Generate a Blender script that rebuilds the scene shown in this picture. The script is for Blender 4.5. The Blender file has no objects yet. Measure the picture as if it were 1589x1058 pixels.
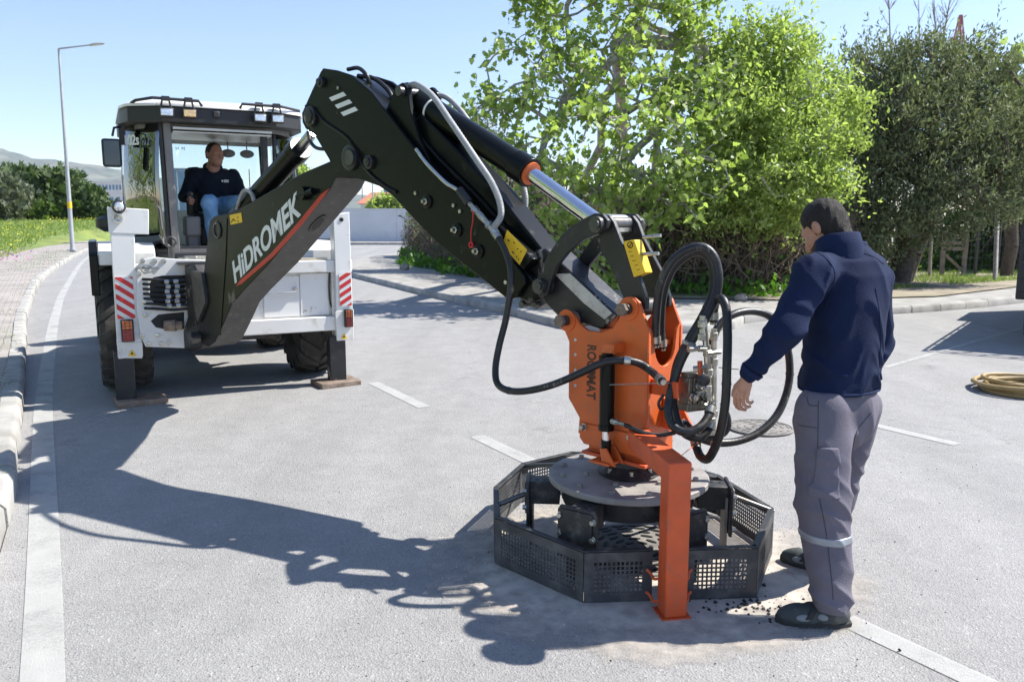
import bpy, math, random
import numpy as np
from mathutils import Vector, Matrix, Quaternion
R = math.radians
random.seed(7); rng = np.random.default_rng(7)
SC = bpy.context.scene; COL = SC.collection

# ------------------------------------------------------------------ camera, sky, sun, exposure
cd = bpy.data.cameras.new("camera"); CAM = bpy.data.objects.new("camera", cd); COL.objects.link(CAM)
SC.camera = CAM
CAM_H = 1.70; PITCH = math.atan(184/1240)
CAM.location = (0, 0, CAM_H); CAM.rotation_euler = (R(90) - PITCH, 0, 0)
cd.sensor_width = 36; cd.lens = 1240/1589*36; cd.clip_start = .05; cd.clip_end = 9000
cd.dof.use_dof = True; cd.dof.focus_distance = 4.8; cd.dof.aperture_fstop = 5.0
SUN_EL = R(48.5); SUN_AZ = R(15)            # azimuth measured from +X towards +Y
w = bpy.data.worlds.new("World"); SC.world = w; w.use_nodes = True
nt = w.node_tree; bg = nt.nodes['Background']
sky = nt.nodes.new('ShaderNodeTexSky'); sky.sky_type = 'NISHITA'; sky.sun_disc = False
sky.sun_elevation = SUN_EL; sky.sun_rotation = math.pi/2 - SUN_AZ
sky.altitude = 50; sky.air_density = 1.0; sky.dust_density = .1; sky.ozone_density = 3.5
tint = nt.nodes.new('ShaderNodeVectorMath'); tint.operation = 'MULTIPLY'; tint.inputs[1].default_value = (1.06, 1.0, 1.05)      # slightly violet spring sky
nt.links.new(sky.outputs[0], tint.inputs[0]); nt.links.new(tint.outputs[0], bg.inputs[0]); bg.inputs[1].default_value = .105
sl = bpy.data.lights.new("sun", 'SUN'); so = bpy.data.objects.new("sun", sl); COL.objects.link(so)
sl.energy = 5.0; sl.angle = R(.53); sl.color = (1, .955, .88)
sd = Vector((math.cos(SUN_EL)*math.cos(SUN_AZ), math.cos(SUN_EL)*math.sin(SUN_AZ), math.sin(SUN_EL)))
so.rotation_euler = sd.to_track_quat('Z', 'Y').to_euler(); so.location = (20, 5, 30)
SC.view_settings.view_transform = 'Standard'; SC.view_settings.look = 'None'
SC.view_settings.gamma = 1; SC.view_settings.exposure = 1.0

# ------------------------------------------------------------------ measuring: photo pixel -> point of the place
_c, _s = math.cos(PITCH), math.sin(PITCH)
def ray(x, y):
    u = (x-794.5)/1240; v = (529-y)/1240
    return Vector((u, _c+v*_s, -_s+v*_c))
def G(x, y, z=0.0):                                   # on the level z
    r = ray(x, y); return Vector((0, 0, CAM_H)) + r*((z-CAM_H)/r.z)
def AT(x, y, Y):                                      # at a measured distance Y
    r = ray(x, y); return Vector((0, 0, CAM_H)) + r*(Y/r.y)
def PLN(x, y, P, n):                                  # on a plane through P
    r = ray(x, y); c = Vector((0, 0, CAM_H)); return c + r*((P-c).dot(n)/r.dot(n))

# ------------------------------------------------------------------ materials
def _n(nt, t, **k):
    n = nt.nodes.new(t)
    for a, b in k.items(): setattr(n, a, b)
    return n
def mat(name, col, rough=.5, metal=0, var=.12, vs=6, bump=0, bs=60, dirt=None, da=.5, ds=4, coat=0, trans=0, spec=.5, chips=None, cs=22, ca=.3):
    m = bpy.data.materials.new(name); m.use_nodes = True; t = m.node_tree; L = t.links.new
    b = t.nodes['Principled BSDF']; out = t.nodes['Material Output']
    tc = _n(t, 'ShaderNodeTexCoord'); no = _n(t, 'ShaderNodeTexNoise'); no.inputs['Scale'].default_value = vs
    no.inputs['Detail'].default_value = 6
    L(tc.outputs['Object'], no.inputs['Vector'])
    mr = _n(t, 'ShaderNodeMapRange'); mr.inputs[1].default_value = .3; mr.inputs[2].default_value = .7
    mr.inputs[3].default_value = 1-var; mr.inputs[4].default_value = 1+var
    L(no.outputs[0], mr.inputs[0])
    mx = _n(t, 'ShaderNodeVectorMath', operation='SCALE'); mx.inputs[0].default_value = col[:3]
    L(mr.outputs[0], mx.inputs['Scale']); c = mx.outputs[0]
    if dirt:
        n2 = _n(t, 'ShaderNodeTexNoise'); n2.inputs['Scale'].default_value = ds; n2.inputs['Detail'].default_value = 10
        n2.inputs['Roughness'].default_value = .7
        L(tc.outputs['Object'], n2.inputs['Vector'])
        r2 = _n(t, 'ShaderNodeMapRange'); r2.inputs[1].default_value = .62-.25*da; r2.inputs[2].default_value = .75
        r2.inputs[4].default_value = min(1, .5+da*.5)
        L(n2.outputs[0], r2.inputs[0])
        mm = _n(t, 'ShaderNodeMix', data_type='RGBA'); L(r2.outputs[0], mm.inputs[0]); L(c, mm.inputs[6])
        mm.inputs[7].default_value = (*dirt, 1); c = mm.outputs[2]
        r3 = _n(t, 'ShaderNodeMapRange'); r3.inputs[3].default_value = rough; r3.inputs[4].default_value = min(1, rough+.35)
        L(r2.outputs[0], r3.inputs[0]); L(r3.outputs[0], b.inputs['Roughness'])
    else: b.inputs['Roughness'].default_value = rough
    if chips:                                         # small chips and rubbed streaks
        mp = _n(t, 'ShaderNodeMapping'); mp.inputs['Scale'].default_value = (1, 1, .35); L(tc.outputs['Object'], mp.inputs[0])
        n4 = _n(t, 'ShaderNodeTexNoise'); n4.inputs['Scale'].default_value = cs; n4.inputs['Detail'].default_value = 12; n4.inputs['Roughness'].default_value = .8; L(mp.outputs[0], n4.inputs[0])
        n6 = _n(t, 'ShaderNodeTexNoise'); n6.inputs['Scale'].default_value = 3.5; n6.inputs['Detail'].default_value = 3; L(tc.outputs['Object'], n6.inputs[0])
        a4 = _n(t, 'ShaderNodeMath', operation='ADD'); L(n4.outputs[0], a4.inputs[0]); L(n6.outputs[0], a4.inputs[1])
        r4 = _n(t, 'ShaderNodeMapRange'); r4.inputs[1].default_value = 1.32-.25*ca; r4.inputs[2].default_value = 1.36-.25*ca; L(a4.outputs[0], r4.inputs[0])
        m4 = _n(t, 'ShaderNodeMix', data_type='RGBA'); L(r4.outputs[0], m4.inputs[0]); L(c, m4.inputs[6]); m4.inputs[7].default_value = (*chips, 1); c = m4.outputs[2]
    L(c, b.inputs['Base Color']); b.inputs['Metallic'].default_value = metal
    b.inputs['Coat Weight'].default_value = coat; b.inputs['Specular IOR Level'].default_value = spec
    if bump:
        n3 = _n(t, 'ShaderNodeTexNoise'); n3.inputs['Scale'].default_value = bs; n3.inputs['Detail'].default_value = 5
        L(tc.outputs['Object'], n3.inputs['Vector'])
        bp = _n(t, 'ShaderNodeBump'); bp.inputs['Strength'].default_value = bump; bp.inputs['Distance'].default_value = .01
        L(n3.outputs[0], bp.inputs['Height']); L(bp.outputs[0], b.inputs['Normal'])
    if trans:
        tr = _n(t, 'ShaderNodeBsdfTranslucent'); L(c, tr.inputs[0])
        ms = _n(t, 'ShaderNodeMixShader'); ms.inputs[0].default_value = trans
        L(b.outputs[0], ms.inputs[1]); L(tr.outputs[0], ms.inputs[2]); L(ms.outputs[0], out.inputs[0])
    return m
def leaf_mat(name, a, b_, trans=.4, rough=.45, tcol=None):
    m = bpy.data.materials.new(name); m.use_nodes = True; t = m.node_tree; L = t.links.new
    b = t.nodes['Principled BSDF']; out = t.nodes['Material Output']
    g = _n(t, 'ShaderNodeNewGeometry')
    mm = _n(t, 'ShaderNodeMix', data_type='RGBA'); L(g.outputs['Random Per Island'], mm.inputs[0])
    mm.inputs[6].default_value = (*a, 1); mm.inputs[7].default_value = (*b_, 1)
    L(mm.outputs[2], b.inputs['Base Color']); b.inputs['Roughness'].default_value = rough
    tr = _n(t, 'ShaderNodeBsdfTranslucent')
    sc = _n(t, 'ShaderNodeVectorMath', operation='MULTIPLY'); L(mm.outputs[2], sc.inputs[0])
    sc.inputs[1].default_value = tcol or (1.5, 1.7, .8); L(sc.outputs[0], tr.inputs[0])
    ms = _n(t, 'ShaderNodeMixShader'); ms.inputs[0].default_value = trans
    L(b.outputs[0], ms.inputs[1]); L(tr.outputs[0], ms.inputs[2]); L(ms.outputs[0], out.inputs[0])
    return m
def glass_mat(name, tint, refl=.12, rough=.02):
    m = bpy.data.materials.new(name); m.use_nodes = True; t = m.node_tree; L = t.links.new
    t.nodes.remove(t.nodes['Principled BSDF']); out = t.nodes['Material Output']
    tr = _n(t, 'ShaderNodeBsdfTransparent'); tr.inputs[0].default_value = (*tint, 1)
    gl = _n(t, 'ShaderNodeBsdfGlossy'); gl.inputs['Roughness'].default_value = rough
    lw = _n(t, 'ShaderNodeLayerWeight'); lw.inputs[0].default_value = .25
    ma = _n(t, 'ShaderNodeMath', operation='ADD'); L(lw.outputs['Fresnel'], ma.inputs[0]); ma.inputs[1].default_value = refl-.05
    ms = _n(t, 'ShaderNodeMixShader'); L(ma.outputs[0], ms.inputs[0]); L(tr.outputs[0], ms.inputs[1]); L(gl.outputs[0], ms.inputs[2])
    L(ms.outputs[0], out.inputs[0]); return m

# ------------------------------------------------------------------ mesh building
ROOTM = {}                                            # world matrix of each thing's root
class MB:
    def __init__(s, T=None): s.v = []; s.f = []; s.mi = []; s.T = T or Matrix.Identity(4); s.m = 0
    def add(s, vs, fs, T=None):
        k = len(s.v); M = s.T @ T if T is not None else s.T
        s.v += [tuple(M @ Vector(p)) for p in vs]; s.f += [tuple(k+i for i in f) for f in fs]; s.mi += [s.m]*len(fs); return s
    def box(s, c, d, T=None):                         # centre, full size
        x, y, z = (q/2 for q in d); a, b, e = c
        vs = [(a+i*x, b+j*y, e+k*z) for i in (-1, 1) for j in (-1, 1) for k in (-1, 1)]
        return s.add(vs, [(0,1,3,2),(4,6,7,5),(0,4,5,1),(2,3,7,6),(0,2,6,4),(1,5,7,3)], T)
    def prism(s, pts, h0, h1, T=None):                # outline in xy, from z=h0 to h1
        n = len(pts); A = sum(pts[i][0]*pts[(i+1)%n][1]-pts[(i+1)%n][0]*pts[i][1] for i in range(n))
        if A < 0: pts = pts[::-1]
        vs = [(p[0], p[1], h0) for p in pts]+[(p[0], p[1], h1) for p in pts]
        fs = [tuple(range(n))[::-1], tuple(range(n, 2*n))]+[(i, (i+1)%n, n+(i+1)%n, n+i) for i in range(n)]
        return s.add(vs, fs, T)
    def tube(s, path, r, n=10, caps=True, T=None):
        P = [Vector(p) for p in path]; m = len(P); rs = r if isinstance(r, (list, tuple)) else [r]*m
        t0 = (P[1]-P[0]).normalized(); u = t0.orthogonal().normalized(); vs = []; fs = []
        for i in range(m):
            t = (P[min(i+1, m-1)]-P[max(i-1, 0)]);
            t = t.normalized() if t.length > 1e-9 else t0
            u = (u-t*u.dot(t)); u = u.normalized() if u.length > 1e-6 else t.orthogonal().normalized(); w_ = t.cross(u)
            for k in range(n):
                a = 2*math.pi*k/n; vs.append(P[i]+(u*math.cos(a)+w_*math.sin(a))*rs[i])
        for i in range(m-1):
            for k in range(n): fs.append((i*n+k, i*n+(k+1)%n, (i+1)*n+(k+1)%n, (i+1)*n+k))
        if caps: fs += [tuple(range(n))[::-1], tuple(range((m-1)*n, m*n))]
        return s.add(vs, fs, T)
    def lathe(s, prof, n=24, T=None, ax=None):        # profile [(r,z)]
        vs = []; fs = []; m = len(prof)
        for (r, z) in prof:
            for k in range(n): a = 2*math.pi*k/n; vs.append((r*math.cos(a), r*math.sin(a), z))
        for i in range(m-1):
            for k in range(n): fs.append((i*n+k, i*n+(k+1)%n, (i+1)*n+(k+1)%n, (i+1)*n+k))
        if prof[0][0] > 1e-5: fs.append(tuple(range(n))[::-1])
        if prof[-1][0] > 1e-5: fs.append(tuple(range((m-1)*n, m*n)))
        return s.add(vs, fs, T)
    def build(s, name, m, parent=None, bevel=0, smooth=30, loc=None):
        if parent is not None: M = ROOTM[parent].inverted()
        elif loc is not None: M = Matrix.Translation(loc).inverted()
        else: M = Matrix.Identity(4)
        me = bpy.data.meshes.new(name); me.from_pydata([tuple(M @ Vector(p)) for p in s.v], [], s.f)
        ms = m if isinstance(m, (list, tuple)) else [m]
        for q in ms: me.materials.append(q)
        if len(ms) > 1: me.polygons.foreach_set('material_index', s.mi)
        return link(name, me, parent, bevel, smooth, loc, M)
def link(name, me, parent=None, bevel=0, smooth=30, loc=None, M=None):
    me.update()
    if smooth:
        me.polygons.foreach_set('use_smooth', [True]*len(me.polygons)); me.set_sharp_from_angle(angle=R(smooth))
    o = bpy.data.objects.new(name, me); COL.objects.link(o)
    if parent is not None: o.parent = parent; ROOTM[o] = ROOTM[parent]
    else:
        if loc is not None: o.location = loc
        ROOTM[o] = M.inverted() if M is not None else Matrix.Identity(4)
    if bevel:
        bv = o.modifiers.new('bevel', 'BEVEL'); bv.width = bevel; bv.segments = 2; bv.limit_method = 'ANGLE'; bv.angle_limit = R(40)
    return o
def tag(o, label=None, cat=None, group=None, kind=None):
    if label: o['label'] = label
    if cat: o['category'] = cat
    if group: o['group'] = group
    if kind: o['kind'] = kind
    return o
def thing(name, label, cat, M=None, group=None):
    o = bpy.data.objects.new(name, None); COL.objects.link(o); M = M or Matrix.Identity(4)
    o.matrix_world = M; o.location = M.to_translation(); o.rotation_euler = M.to_euler(); ROOTM[o] = M.copy(); o.empty_display_size = .1
    return tag(o, label, cat, group)
def struct(o): o['kind'] = 'structure'; return o
def frame(o, x, y, z): return Matrix(((x[0], y[0], z[0], o[0]), (x[1], y[1], z[1], o[1]), (x[2], y[2], z[2], o[2]), (0, 0, 0, 1)))
def axis(p, d):                                       # frame at p with z along d
    q = Vector(d).normalized().to_track_quat('Z', 'Y'); return Matrix.Translation(p) @ q.to_matrix().to_4x4()
def spline(pts, k=6):                                 # Catmull-Rom through the points
    P = [Vector(p) for p in pts]; P = [2*P[0]-P[1]]+P+[2*P[-1]-P[-2]]; o = []
    for i in range(1, len(P)-2):
        a, b, c, d = P[i-1:i+3]
        for j in range(k):
            t = j/k; o.append(.5*((2*b)+(c-a)*t+(2*a-5*b+4*c-d)*t*t+(3*b-a-3*c+d)*t**3))
    return o+[P[-2]]
def text_mesh(s, T, size, name, m, parent, depth=.0015, shear=0, bold=.0, sx=1, space=1.0, align='LEFT'):
    cu = bpy.data.curves.new(name, 'FONT'); cu.body = s; cu.size = size; cu.shear = shear; cu.offset = bold
    cu.extrude = depth; cu.resolution_u = 4; cu.align_x = align; cu.space_character = space
    to = bpy.data.objects.new('t', cu); COL.objects.link(to); bpy.context.view_layer.update()
    me = bpy.data.meshes.new_from_object(to.evaluated_get(bpy.context.evaluated_depsgraph_get())); bpy.data.objects.remove(to)
    me.name = name; me.materials.clear(); me.materials.append(m)
    me.transform(ROOTM[parent].inverted() @ T @ Matrix.Diagonal((sx, 1, 1, 1)))
    return link(name, me, parent, smooth=0)
def np_mesh(name, V, k, m, parent=None):              # k-gons with vertices in order
    n = len(V); me = bpy.data.meshes.new(name)
    if parent is not None:
        A = np.array(ROOTM[parent].inverted()); V = V @ A[:3, :3].T + A[:3, 3]
    me.vertices.add(n); me.vertices.foreach_set('co', np.asarray(V, dtype=np.float32).ravel())
    me.loops.add(n); me.loops.foreach_set('vertex_index', np.arange(n, dtype=np.int32))
    me.polygons.add(n//k); me.polygons.foreach_set('loop_start', np.arange(0, n, k, dtype=np.int32))
    me.materials.append(m); me.update(calc_edges=True); me.validate()
    return link(name, me, parent, smooth=0)

# ------------------------------------------------------------------ signed-distance modelling for bodies and clothes
def smin(a, b, k):
    h = np.clip(.5+.5*(b-a)/k, 0, 1); return b*(1-h)+a*h-k*h*(1-h)
def cone(P, a, b, ra, rb):
    a = np.array(a, dtype=np.float32); b = np.array(b, dtype=np.float32); d = b-a; q = P-a
    t = np.clip((q@d)/max(float(d@d), 1e-9), 0, 1); return np.linalg.norm(q-t[..., None]*d, axis=-1)-(ra+(rb-ra)*t)
def ell(P, c, r, B=None):                             # ellipsoid, B rows = axes
    q = P-np.array(c, dtype=np.float32)
    if B is not None: q = q@np.array(B, dtype=np.float32).T
    q = q/np.array(r, dtype=np.float32); n = np.linalg.norm(q, axis=-1); return (n-1)*min(r)
def surfnet(f, lo, hi, h):
    lo = np.array(lo, float); hi = np.array(hi, float); n = np.ceil((hi-lo)/h).astype(int)+1
    g = np.stack(np.meshgrid(*[lo[i]+h*np.arange(n[i]) for i in range(3)], indexing='ij'), -1).astype(np.float32)
    V = f(g); S = V < 0; c = [slice(0, -1), slice(1, None)]
    cnt = sum(S[c[i], c[j], c[k]].astype(np.int8) for i in (0, 1) for j in (0, 1) for k in (0, 1))
    mask = (cnt > 0) & (cnt < 8); idx = -np.ones(mask.shape, np.int64); idx[mask] = np.arange(mask.sum())
    I = np.argwhere(mask); acc = np.zeros((len(I), 3)); num = np.zeros(len(I))
    for ax in range(3):
        o = [a for a in range(3) if a != ax]
        for p in (0, 1):
            for q in (0, 1):
                A = I.copy(); A[:, o[0]] += p; A[:, o[1]] += q; B = A.copy(); B[:, ax] += 1
                va = V[tuple(A.T)]; vb = V[tuple(B.T)]; x = (va < 0) != (vb < 0)
                t = np.where(x, va/np.where(x, va-vb, 1), 0); pt = A.astype(float); pt[:, ax] += t
                acc += pt*x[:, None]; num += x
    verts = lo+h*acc/num[:, None]; faces = []
    for ax in range(3):
        o = [(ax+1) % 3, (ax+2) % 3]; sl0 = [slice(1, -1)]*3; sl0[ax] = slice(0, -1); sl1 = list(sl0); sl1[ax] = slice(1, None)
        a = S[tuple(sl0)]; b = S[tuple(sl1)]; E = np.argwhere(a != b)
        if not len(E): continue
        sg = a[tuple(E.T)]; base = E.copy(); base[:, o[0]] += 1; base[:, o[1]] += 1
        def at(p, q): A = base.copy(); A[:, o[0]] -= p; A[:, o[1]] -= q; return idx[tuple(A.T)]
        Q = np.stack([at(1, 1), at(0, 1), at(0, 0), at(1, 0)], 1); Q[~sg] = Q[~sg][:, ::-1]; faces.append(Q)
    return verts, np.concatenate(faces)
BVH = {}
def seam(name, o, pts, r, m, parent):                 # stitched line lying on the cloth
    from mathutils.bvhtree import BVHTree
    t = BVHTree.FromPolygons(*BVH[o]); P = []
    for q in spline([Vector((x, y, 0)) for x, y in pts], 8):
        h = t.ray_cast(Vector((0, 0, CAM_H)), ray(q.x, q.y).normalized())
        if h[0] is not None: P.append(h[0]+h[1]*r*.2*(1 if h[1].dot(ray(q.x, q.y)) < 0 else -1))
    if len(P) > 2: b = MB(); b.tube(P, r, 6); return b.build(name, m, parent, smooth=60)
def sdf_obj(name, parts, m, parent=None, loc=None, smooth_it=2):
    V = []; Fc = []; k = 0
    for (f, lo, hi, h) in parts:
        v, q = surfnet(f, lo, hi, h); V.append(v); Fc.append(q+k); k += len(v)
    V = np.concatenate(V); Fc = np.concatenate(Fc)
    M = ROOTM[parent].inverted() if parent is not None else (Matrix.Translation(loc).inverted() if loc is not None else Matrix.Identity(4))
    VW = V; A = np.array(M); V = V @ A[:3, :3].T + A[:3, 3]
    me = bpy.data.meshes.new(name); me.from_pydata(V.tolist(), [], Fc.tolist()); me.materials.append(m)
    o = link(name, me, parent, 0, 180, loc, M); BVH[o] = (V @ A[:3, :3]*0 if False else [tuple(q) for q in VW], [tuple(int(i) for i in q) for q in Fc])
    if smooth_it: sm = o.modifiers.new('smooth', 'SMOOTH'); sm.iterations = smooth_it; sm.factor = .5
    return o
# ------------------------------------------------------------------ the setting: ground, road, pavements, hills
def asphalt():
    m = bpy.data.materials.new('asphalt'); m.use_nodes = True; t = m.node_tree; L = t.links.new
    b = t.nodes['Principled BSDF']; tc = _n(t, 'ShaderNodeTexCoord')
    def noise(s, d=4, r=.5):
        n = _n(t, 'ShaderNodeTexNoise'); n.inputs['Scale'].default_value = s; n.inputs['Detail'].default_value = d
        n.inputs['Roughness'].default_value = r; L(tc.outputs['Object'], n.inputs['Vector']); return n
    vo = _n(t, 'ShaderNodeTexVoronoi'); vo.inputs['Scale'].default_value = 115; L(tc.outputs['Object'], vo.inputs['Vector'])
    cr = _n(t, 'ShaderNodeValToRGB'); e = cr.color_ramp.elements
    L(vo.outputs['Color'], cr.inputs[0]); e[0].position = .05; e[0].color = (.19, .19, .193, 1); e[1].position = .3; e[1].color = (.265, .26, .254, 1)
    x = cr.color_ramp.elements.new(.8); x.color = (.29, .284, .276, 1); x = cr.color_ramp.elements.new(.97); x.color = (.4, .39, .375, 1)
    mpa = _n(t, 'ShaderNodeMapping'); mpa.inputs['Rotation'].default_value = (0, 0, R(-29.8)); mpa.inputs['Scale'].default_value = (1, .12, 1); L(tc.outputs['Object'], mpa.inputs[0])
    a = noise(1.1, 6, .6); L(mpa.outputs[0], a.inputs['Vector']); b2 = noise(4, 8, .65); b3 = noise(160, 2)
    m1 = _n(t, 'ShaderNodeMapRange'); m1.inputs[1].default_value = .3; m1.inputs[2].default_value = .7; m1.inputs[3].default_value = .87; m1.inputs[4].default_value = 1.1
    L(a.outputs[0], m1.inputs[0])
    m2 = _n(t, 'ShaderNodeMapRange'); m2.inputs[1].default_value = .3; m2.inputs[2].default_value = .7; m2.inputs[3].default_value = .9; m2.inputs[4].default_value = 1.08
    L(b2.outputs[0], m2.inputs[0])
    m3 = _n(t, 'ShaderNodeMapRange'); m3.inputs[1].default_value = .3; m3.inputs[2].default_value = .7; m3.inputs[3].default_value = .83; m3.inputs[4].default_value = 1.15
    L(b3.outputs[0], m3.inputs[0])
    p = _n(t, 'ShaderNodeMath', operation='MULTIPLY'); L(m1.outputs[0], p.inputs[0]); L(m2.outputs[0], p.inputs[1])
    p2 = _n(t, 'ShaderNodeMath', operation='MULTIPLY'); L(p.outputs[0], p2.inputs[0]); L(m3.outputs[0], p2.inputs[1])
    s = _n(t, 'ShaderNodeVectorMath', operation='SCALE'); L(cr.outputs[0], s.inputs[0]); L(p2.outputs[0], s.inputs['Scale'])
    # fine wandering cracks
    wv = _n(t, 'ShaderNodeTexVoronoi', feature='DISTANCE_TO_EDGE'); wv.inputs['Scale'].default_value = .22
    ad = _n(t, 'ShaderNodeVectorMath', operation='ADD'); n5 = noise(1.6, 8, .7); sc5 = _n(t, 'ShaderNodeVectorMath', operation='SCALE'); sc5.inputs['Scale'].default_value = 1.2
    L(n5.outputs['Color'], sc5.inputs[0]); L(tc.outputs['Object'], ad.inputs[0]); L(sc5.outputs[0], ad.inputs[1]); L(ad.outputs[0], wv.inputs['Vector'])
    ck = _n(t, 'ShaderNodeMapRange'); ck.inputs[1].default_value = 0; ck.inputs[2].default_value = .0018; ck.inputs[3].default_value = .42; ck.inputs[4].default_value = 1
    L(wv.outputs['Distance'], ck.inputs[0])
    n6 = noise(.15, 2); k6 = _n(t, 'ShaderNodeMapRange'); k6.inputs[1].default_value = .45; k6.inputs[2].default_value = .5; L(n6.outputs[0], k6.inputs[0])
    mk = _n(t, 'ShaderNodeMix'); L(k6.outputs[0], mk.inputs[0]); mk.inputs[2].default_value = 1; L(ck.outputs[0], mk.inputs[3])
    s2 = _n(t, 'ShaderNodeVectorMath', operation='SCALE'); L(s.outputs[0], s2.inputs[0]); L(mk.outputs[0], s2.inputs['Scale'])
    # oily / damp spots
    v7 = _n(t, 'ShaderNodeTexVoronoi'); v7.inputs['Scale'].default_value = .9; L(ad.outputs[0], v7.inputs['Vector'])
    r7 = _n(t, 'ShaderNodeMapRange'); r7.inputs[1].default_value = .03; r7.inputs[2].default_value = .1; r7.inputs[3].default_value = .8; r7.inputs[4].default_value = 1
    L(v7.outputs['Distance'], r7.inputs[0]); s3 = _n(t, 'ShaderNodeVectorMath', operation='SCALE'); L(s2.outputs[0], s3.inputs[0]); L(r7.outputs[0], s3.inputs['Scale'])
    L(s3.outputs[0], b.inputs['Base Color']); b.inputs['Roughness'].default_value = .82
    bp = _n(t, 'ShaderNodeBump'); bp.inputs['Strength'].default_value = .55; bp.inputs['Distance'].default_value = .006
    hh = _n(t, 'ShaderNodeMath', operation='ADD'); L(vo.outputs['Distance'], hh.inputs[0]); L(b3.outputs[0], hh.inputs[1])
    L(hh.outputs[0], bp.inputs['Height']); L(bp.outputs[0], b.inputs['Normal'])
    return m
def worn_paint():
    m = mat('worn_white_paint', (.44, .44, .42), .8, var=.08, vs=9, bump=.35, bs=170)
    t = m.node_tree; L = t.links.new; out = t.nodes['Material Output']; b = t.nodes['Principled BSDF']
    tc = _n(t, 'ShaderNodeTexCoord'); n = _n(t, 'ShaderNodeTexNoise'); n.inputs['Scale'].default_value = 70; n.inputs['Detail'].default_value = 8; n.inputs['Roughness'].default_value = .75
    L(tc.outputs['Object'], n.inputs[0]); n2 = _n(t, 'ShaderNodeTexNoise'); n2.inputs['Scale'].default_value = 3; L(tc.outputs['Object'], n2.inputs[0])
    a = _n(t, 'ShaderNodeMath', operation='ADD'); L(n.outputs[0], a.inputs[0]); L(n2.outputs[0], a.inputs[1])
    r = _n(t, 'ShaderNodeMapRange'); r.inputs[1].default_value = 1.0; r.inputs[2].default_value = 1.5; r.inputs[3].default_value = .22; r.inputs[4].default_value = .75; L(a.outputs[0], r.inputs[0])
    tr = _n(t, 'ShaderNodeBsdfTransparent'); ms = _n(t, 'ShaderNodeMixShader'); L(r.outputs[0], ms.inputs[0]); L(b.outputs[0], ms.inputs[1]); L(tr.outputs[0], ms.inputs[2])
    L(ms.outputs[0], out.inputs[0]); return m
def paver_mat():
    m = bpy.data.materials.new('brick_paving'); m.use_nodes = True; t = m.node_tree; L = t.links.new; b = t.nodes['Principled BSDF']
    tc = _n(t, 'ShaderNodeTexCoord'); mp = _n(t, 'ShaderNodeMapping'); mp.inputs['Rotation'].default_value = (0, 0, R(-30)); L(tc.outputs['Object'], mp.inputs[0])
    br = _n(t, 'ShaderNodeTexBrick'); L(mp.outputs[0], br.inputs[0]); br.inputs['Scale'].default_value = 1
    br.inputs['Brick Width'].default_value = .2; br.inputs['Row Height'].default_value = .1; br.inputs['Mortar Size'].default_value = .006
    br.inputs['Color1'].default_value = (.36, .32, .29, 1); br.inputs['Color2'].default_value = (.3, .275, .255, 1); br.inputs['Mortar'].default_value = (.14, .14, .1, 1)
    n = _n(t, 'ShaderNodeTexNoise'); n.inputs['Scale'].default_value = 1.5; n.inputs['Detail'].default_value = 8; L(tc.outputs['Object'], n.inputs[0])
    r = _n(t, 'ShaderNodeMapRange'); r.inputs[1].default_value = .3; r.inputs[2].default_value = .7; r.inputs[3].default_value = .8; r.inputs[4].default_value = 1.2; L(n.outputs[0], r.inputs[0])
    s = _n(t, 'ShaderNodeVectorMath', operation='SCALE'); L(br.outputs[0], s.inputs[0]); L(r.outputs[0], s.inputs['Scale']); L(s.outputs[0], b.inputs[0])
    b.inputs['Roughness'].default_value = .9
    bp = _n(t, 'ShaderNodeBump'); bp.inputs['Strength'].default_value = .6; bp.inputs['Distance'].default_value = .01; bp.invert = True
    L(br.outputs['Fac'], bp.inputs['Height']); L(bp.outputs[0], b.inputs['Normal']); return m
M_ASPH = asphalt(); M_PAINT = worn_paint(); M_PAVE = paver_mat()
M_CONC = mat('kerb_concrete', (.33, .32, .3), .9, var=.25, vs=3, bump=.5, bs=60, dirt=(.2, .19, .16), da=.5, ds=2.5)
M_EARTH = mat('dry_earth', (.27, .23, .17), .95, var=.3, vs=1.2, bump=.8, bs=20, dirt=(.13, .16, .05), da=.5, ds=.8)
M_FIELD = mat('meadow_ground', (.15, .2, .05), .95, var=.3, vs=.4, bump=.6, bs=8, dirt=(.34, .31, .05), da=.45, ds=.25)
M_GRAVEL = mat('worn_pavement', (.3, .29, .27), .92, var=.22, vs=2.5, bump=.6, bs=45, dirt=(.2, .18, .14), da=.4, ds=1.5)

def sheet(name, pts, z, m, th=0):
    b = MB(); P = [(p[0], p[1]) for p in pts]
    if th: b.prism(P, z-th, z)
    else:
        A = sum(P[i][0]*P[(i+1)%len(P)][1]-P[(i+1)%len(P)][0]*P[i][1] for i in range(len(P)))
        if A < 0: P = P[::-1]
        b.add([(x, y, z) for x, y in P], [tuple(range(len(P)))])
    return struct(b.build(name, m, smooth=0))
sheet('ground', [(-4000, -60), (4000, -60), (4000, 6000), (-4000, 6000)], -.06, M_EARTH)
KL = [Vector((1.6, -4.2, 0)), Vector((-.55, -.2, 0))]+[G(*q) for q in [(14, 810), (25, 721), (36.5, 638), (42, 539), (48, 479), (79, 424), (139, 388)]]
d_ = (KL[-1]-KL[-2]).normalized(); KL += [KL[-1]+d_*12+Vector((1.2, 0, 0)), KL[-1]+d_*30+Vector((6, 0, 0))]
KLs = spline(KL, 8)
KR = [G(*q) for q in [(545, 430), (640, 454), (700, 468), (800, 491), (862, 508)]]+[Vector((1.35, 12.35, 0)), Vector((2.3, 12.15, 0)), Vector((3.4, 12.5, 0))]+[G(*q) for q in [(1180, 498), (1400, 487), (1589, 470)]]+[Vector((20, 23.5, 0))]
KRs = spline(KR, 6)
road = [(p.x, p.y) for p in KLs]+[(KLs[-1].x, 90), (60, 90), (60, -20), (8, -20)]
sheet('road', road, 0, M_ASPH)
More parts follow.
